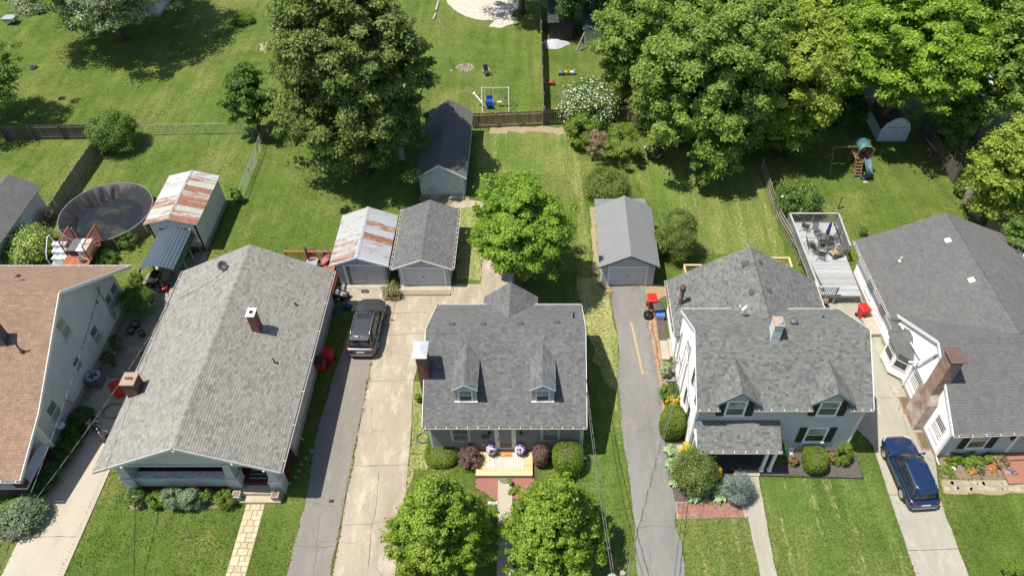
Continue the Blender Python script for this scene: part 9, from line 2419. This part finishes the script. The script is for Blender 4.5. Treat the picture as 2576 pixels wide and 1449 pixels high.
spx('dark_bush', 'dark shrub tucked behind the lime green maple', 1256, 470, 28, 26, L_DARK, nleaf=4000, leaf=.11, seed=83)
spx('fence_vine', 'small leafy vine at the end of the chain link fence', 594, 492, 14, 22, L_BUSH, nleaf=1600, leaf=.11, seed=84)
spx('peony', 'low dark leaved plant with white flowers on the right back lawn', 1646, 382, 22, 20, L_DARK, nleaf=2400, leaf=.11, seed=85, blossom=(PET_W, .06, .14))
spx('small_conifer', 'yellow green young conifer at the bottom right corner', 2556, 1435, 30, 32, L_BRIGHT, nleaf=3500, leaf=.1, aspect=.3, seed=86)
spx('weed_patch', 'tall green weeds on the far lawn right of the tree shadow', 612, 48, 28, 20, L_BRIGHT, nleaf=2600, leaf=.2, aspect=.3, seed=87)
spx('sapling', 'small sapling on the right lawn between the deck and the white house', 2172, 582, 12, 12, L_BUSH, nleaf=500, leaf=.1, seed=88)
spx('porch_flower', 'pink flowering plant at the right wall of the rear wing', 2074, 762, 10, 22, L_BUSH, nleaf=1000, leaf=.08, seed=89, blossom=(mat('pink_petal', (.6,.3,.36), (.5,.22,.3)), .12, .09))
spx('patio_plant', 'bright leafy plant on the patio at the foot of the grey deck', 2088, 727, 16, 9, L_BRIGHT, nleaf=1000, leaf=.09, seed=90)
spx('gap_plant', 'leafy weeds in the gap between the two small garages', 990, 716, 9, 14, L_BUSH, nleaf=900, leaf=.09, seed=91)
spx('chimney_plant', 'yellow green plant at the foot of the cottage chimney', 1052, 1000, 9, 26, L_BRIGHT, nleaf=1200, leaf=.09, seed=92)
spx('thicket', 'dark green thicket behind the dead branches under the willow', 1640, 300, 50, 40, L_DARK, nleaf=6000, leaf=.15, seed=93)
spx('thicket', 'green thicket right of the dead branches at the willow foot', 1720, 300, 40, 40, L_BUSH, nleaf=6000, leaf=.15, seed=94)
spx('bramble', 'leafy bramble growing through the leaning fence at the right', 2425, 470, 22, 24, L_BUSH, nleaf=2600, leaf=.13, seed=95)
# bare branches
def twig_bush(label, q, h, spread, n, m, seed, z0=0):
 p = gp(*q); root = thing('bare_branches', label, 'branches', p); rg = random.Random(seed); mb = MB()
 for i in range(n):
  t = rg.uniform(0,6.28); k = rg.uniform(.2,1); e = p+V(spread*k*math.cos(t), spread*k*math.sin(t), h*rg.uniform(.6,1)); md = p.lerp(e,.5)+V(rg.gauss(0,.1),rg.gauss(0,.1),.1)
  mb.tube([p+V(rg.gauss(0,.1),rg.gauss(0,.1),0), md, e], [.035,.022,.008], 4)
  for j in range(3):
   s_ = md.lerp(e, rg.random()); mb.tube([s_, s_+V(rg.gauss(0,.3),rg.gauss(0,.3),rg.uniform(.05,.4))], [.012,.004], 3)
 mb.build('twig', m, root); return root
DEADW = mat('dead_wood', (.30,.25,.20), (.2,.165,.13))
twig_bush('fan of bare dead branches under the willow', (1664,345), 2.2, 1.0, 22, DEADW, 1)
twig_bush('fine bare twiggy bush left of the white flowering bush', (1432,305), 2.4, 1.5, 60, mat('grey_twig', (.20,.19,.15), (.14,.135,.105)), 2)
twig_bush('dead twigs heaped beside the far left garage', (118,560), 1.1, .9, 30, DEADW, 3)

# ================================================================ GRASS BLADES
for x0_, x1_, y0_, y1_ in ((-6.7,2.3,23.9,33.5),(-24.3,-15,21.4,40.6),(-46,-29.3,21,36.3),(8.5,18.1,22.6,35.2),(22.4,38,23.5,40),(4.1,8,37.5,45.2),(-10.5,-6.6,37.4,43.8),(-15,-11.2,37.5,43),(-10.1,-6.3,47.5,56.6),(sx0,sx1,sy0,sy1),(pcx-PRX,pcx+PRX,pcy-PRY,pcy+PRY),(-43.2,-39.4,38.4,46.3),(gx_l1,xr,gyf,gyb),(kx0,kx1,ky0,ky1)):
 EXCL.append([(x0_,y0_),(x1_,y0_),(x1_,y1_),(x0_,y1_)])
def inside(P, poly):
 r = np.zeros(len(P), bool); n = len(poly); j = n-1
 for i in range(n):
  (xi, yi), (xj, yj) = poly[i], poly[j]
  if yi != yj: r ^= ((yi > P[:,1]) != (yj > P[:,1])) & (P[:,0] < (xj-xi)*(P[:,1]-yi)/(yj-yi)+xi)
  j = i
 return r
rngg = np.random.default_rng(77); n_ = 330000
yy = 15+70*rngg.random(n_)**1.35; P = np.stack([(rngg.random(n_)-.52)*(yy*1.25+44)*1.02, yy], 1)
w1 = np.sin(P[:,0]*.9+1.7*np.sin(P[:,1]*.55))+np.sin(P[:,1]*1.1+1.3*np.sin(P[:,0]*.7))+rngg.normal(size=n_)*.9
P = P[w1 > -.2]
for poly in EXCL: P = P[~inside(P, poly)]
k = len(P); hgt = rngg.uniform(.03,.085,k); t = rngg.uniform(0,6.28,k); wd = rngg.uniform(.02,.05,k)
ln = rngg.normal(size=(k,2))*.05
A = np.concatenate([P, np.full((k,1),.004)], 1); S = np.stack([np.cos(t)*wd, np.sin(t)*wd, np.zeros(k)], 1)
vs = np.empty((k*3,3)); vs[0::3] = A-S; vs[1::3] = A+S; vs[2::3] = A+np.concatenate([ln, hgt[:,None]], 1)
E_ = []
for poly in EXCL:
 q_ = np.array(poly);
 for i in range(len(q_)):
  a_, b_ = q_[i], q_[(i+1)%len(q_)]; m_ = int(np.linalg.norm(b_-a_)*22)
  if m_: E_.append(a_+(b_-a_)*rngg.random((m_,1))+rngg.normal(size=(m_,2))*.045)
E_ = np.concatenate(E_); E_ = E_[(E_[:,1] > 13) & (np.sin(E_[:,0]*3.1)+np.sin(E_[:,1]*2.3) > -.7)]
k2 = len(E_); t = rngg.uniform(0,6.28,k2); wd = rngg.uniform(.02,.045,k2)
A = np.concatenate([E_, np.full((k2,1),.004)], 1); S = np.stack([np.cos(t)*wd, np.sin(t)*wd, np.zeros(k2)], 1)
v2 = np.empty((k2*3,3)); v2[0::3] = A-S; v2[1::3] = A+S; v2[2::3] = A+np.concatenate([rngg.normal(size=(k2,2))*.05, rngg.uniform(.04,.11,(k2,1))], 1)
vs = np.concatenate([vs, v2]); k += k2
o = npmesh('lawn_grass', vs, np.arange(k*3).reshape(k,3), mat_leaf('grass_blade', (.10,.165,.03), (.19,.22,.06), (.06,.11,.02), gain=1.05))
tag(o, 'blades and tufts of grass growing all over the lawns', 'grass', kind='stuff')
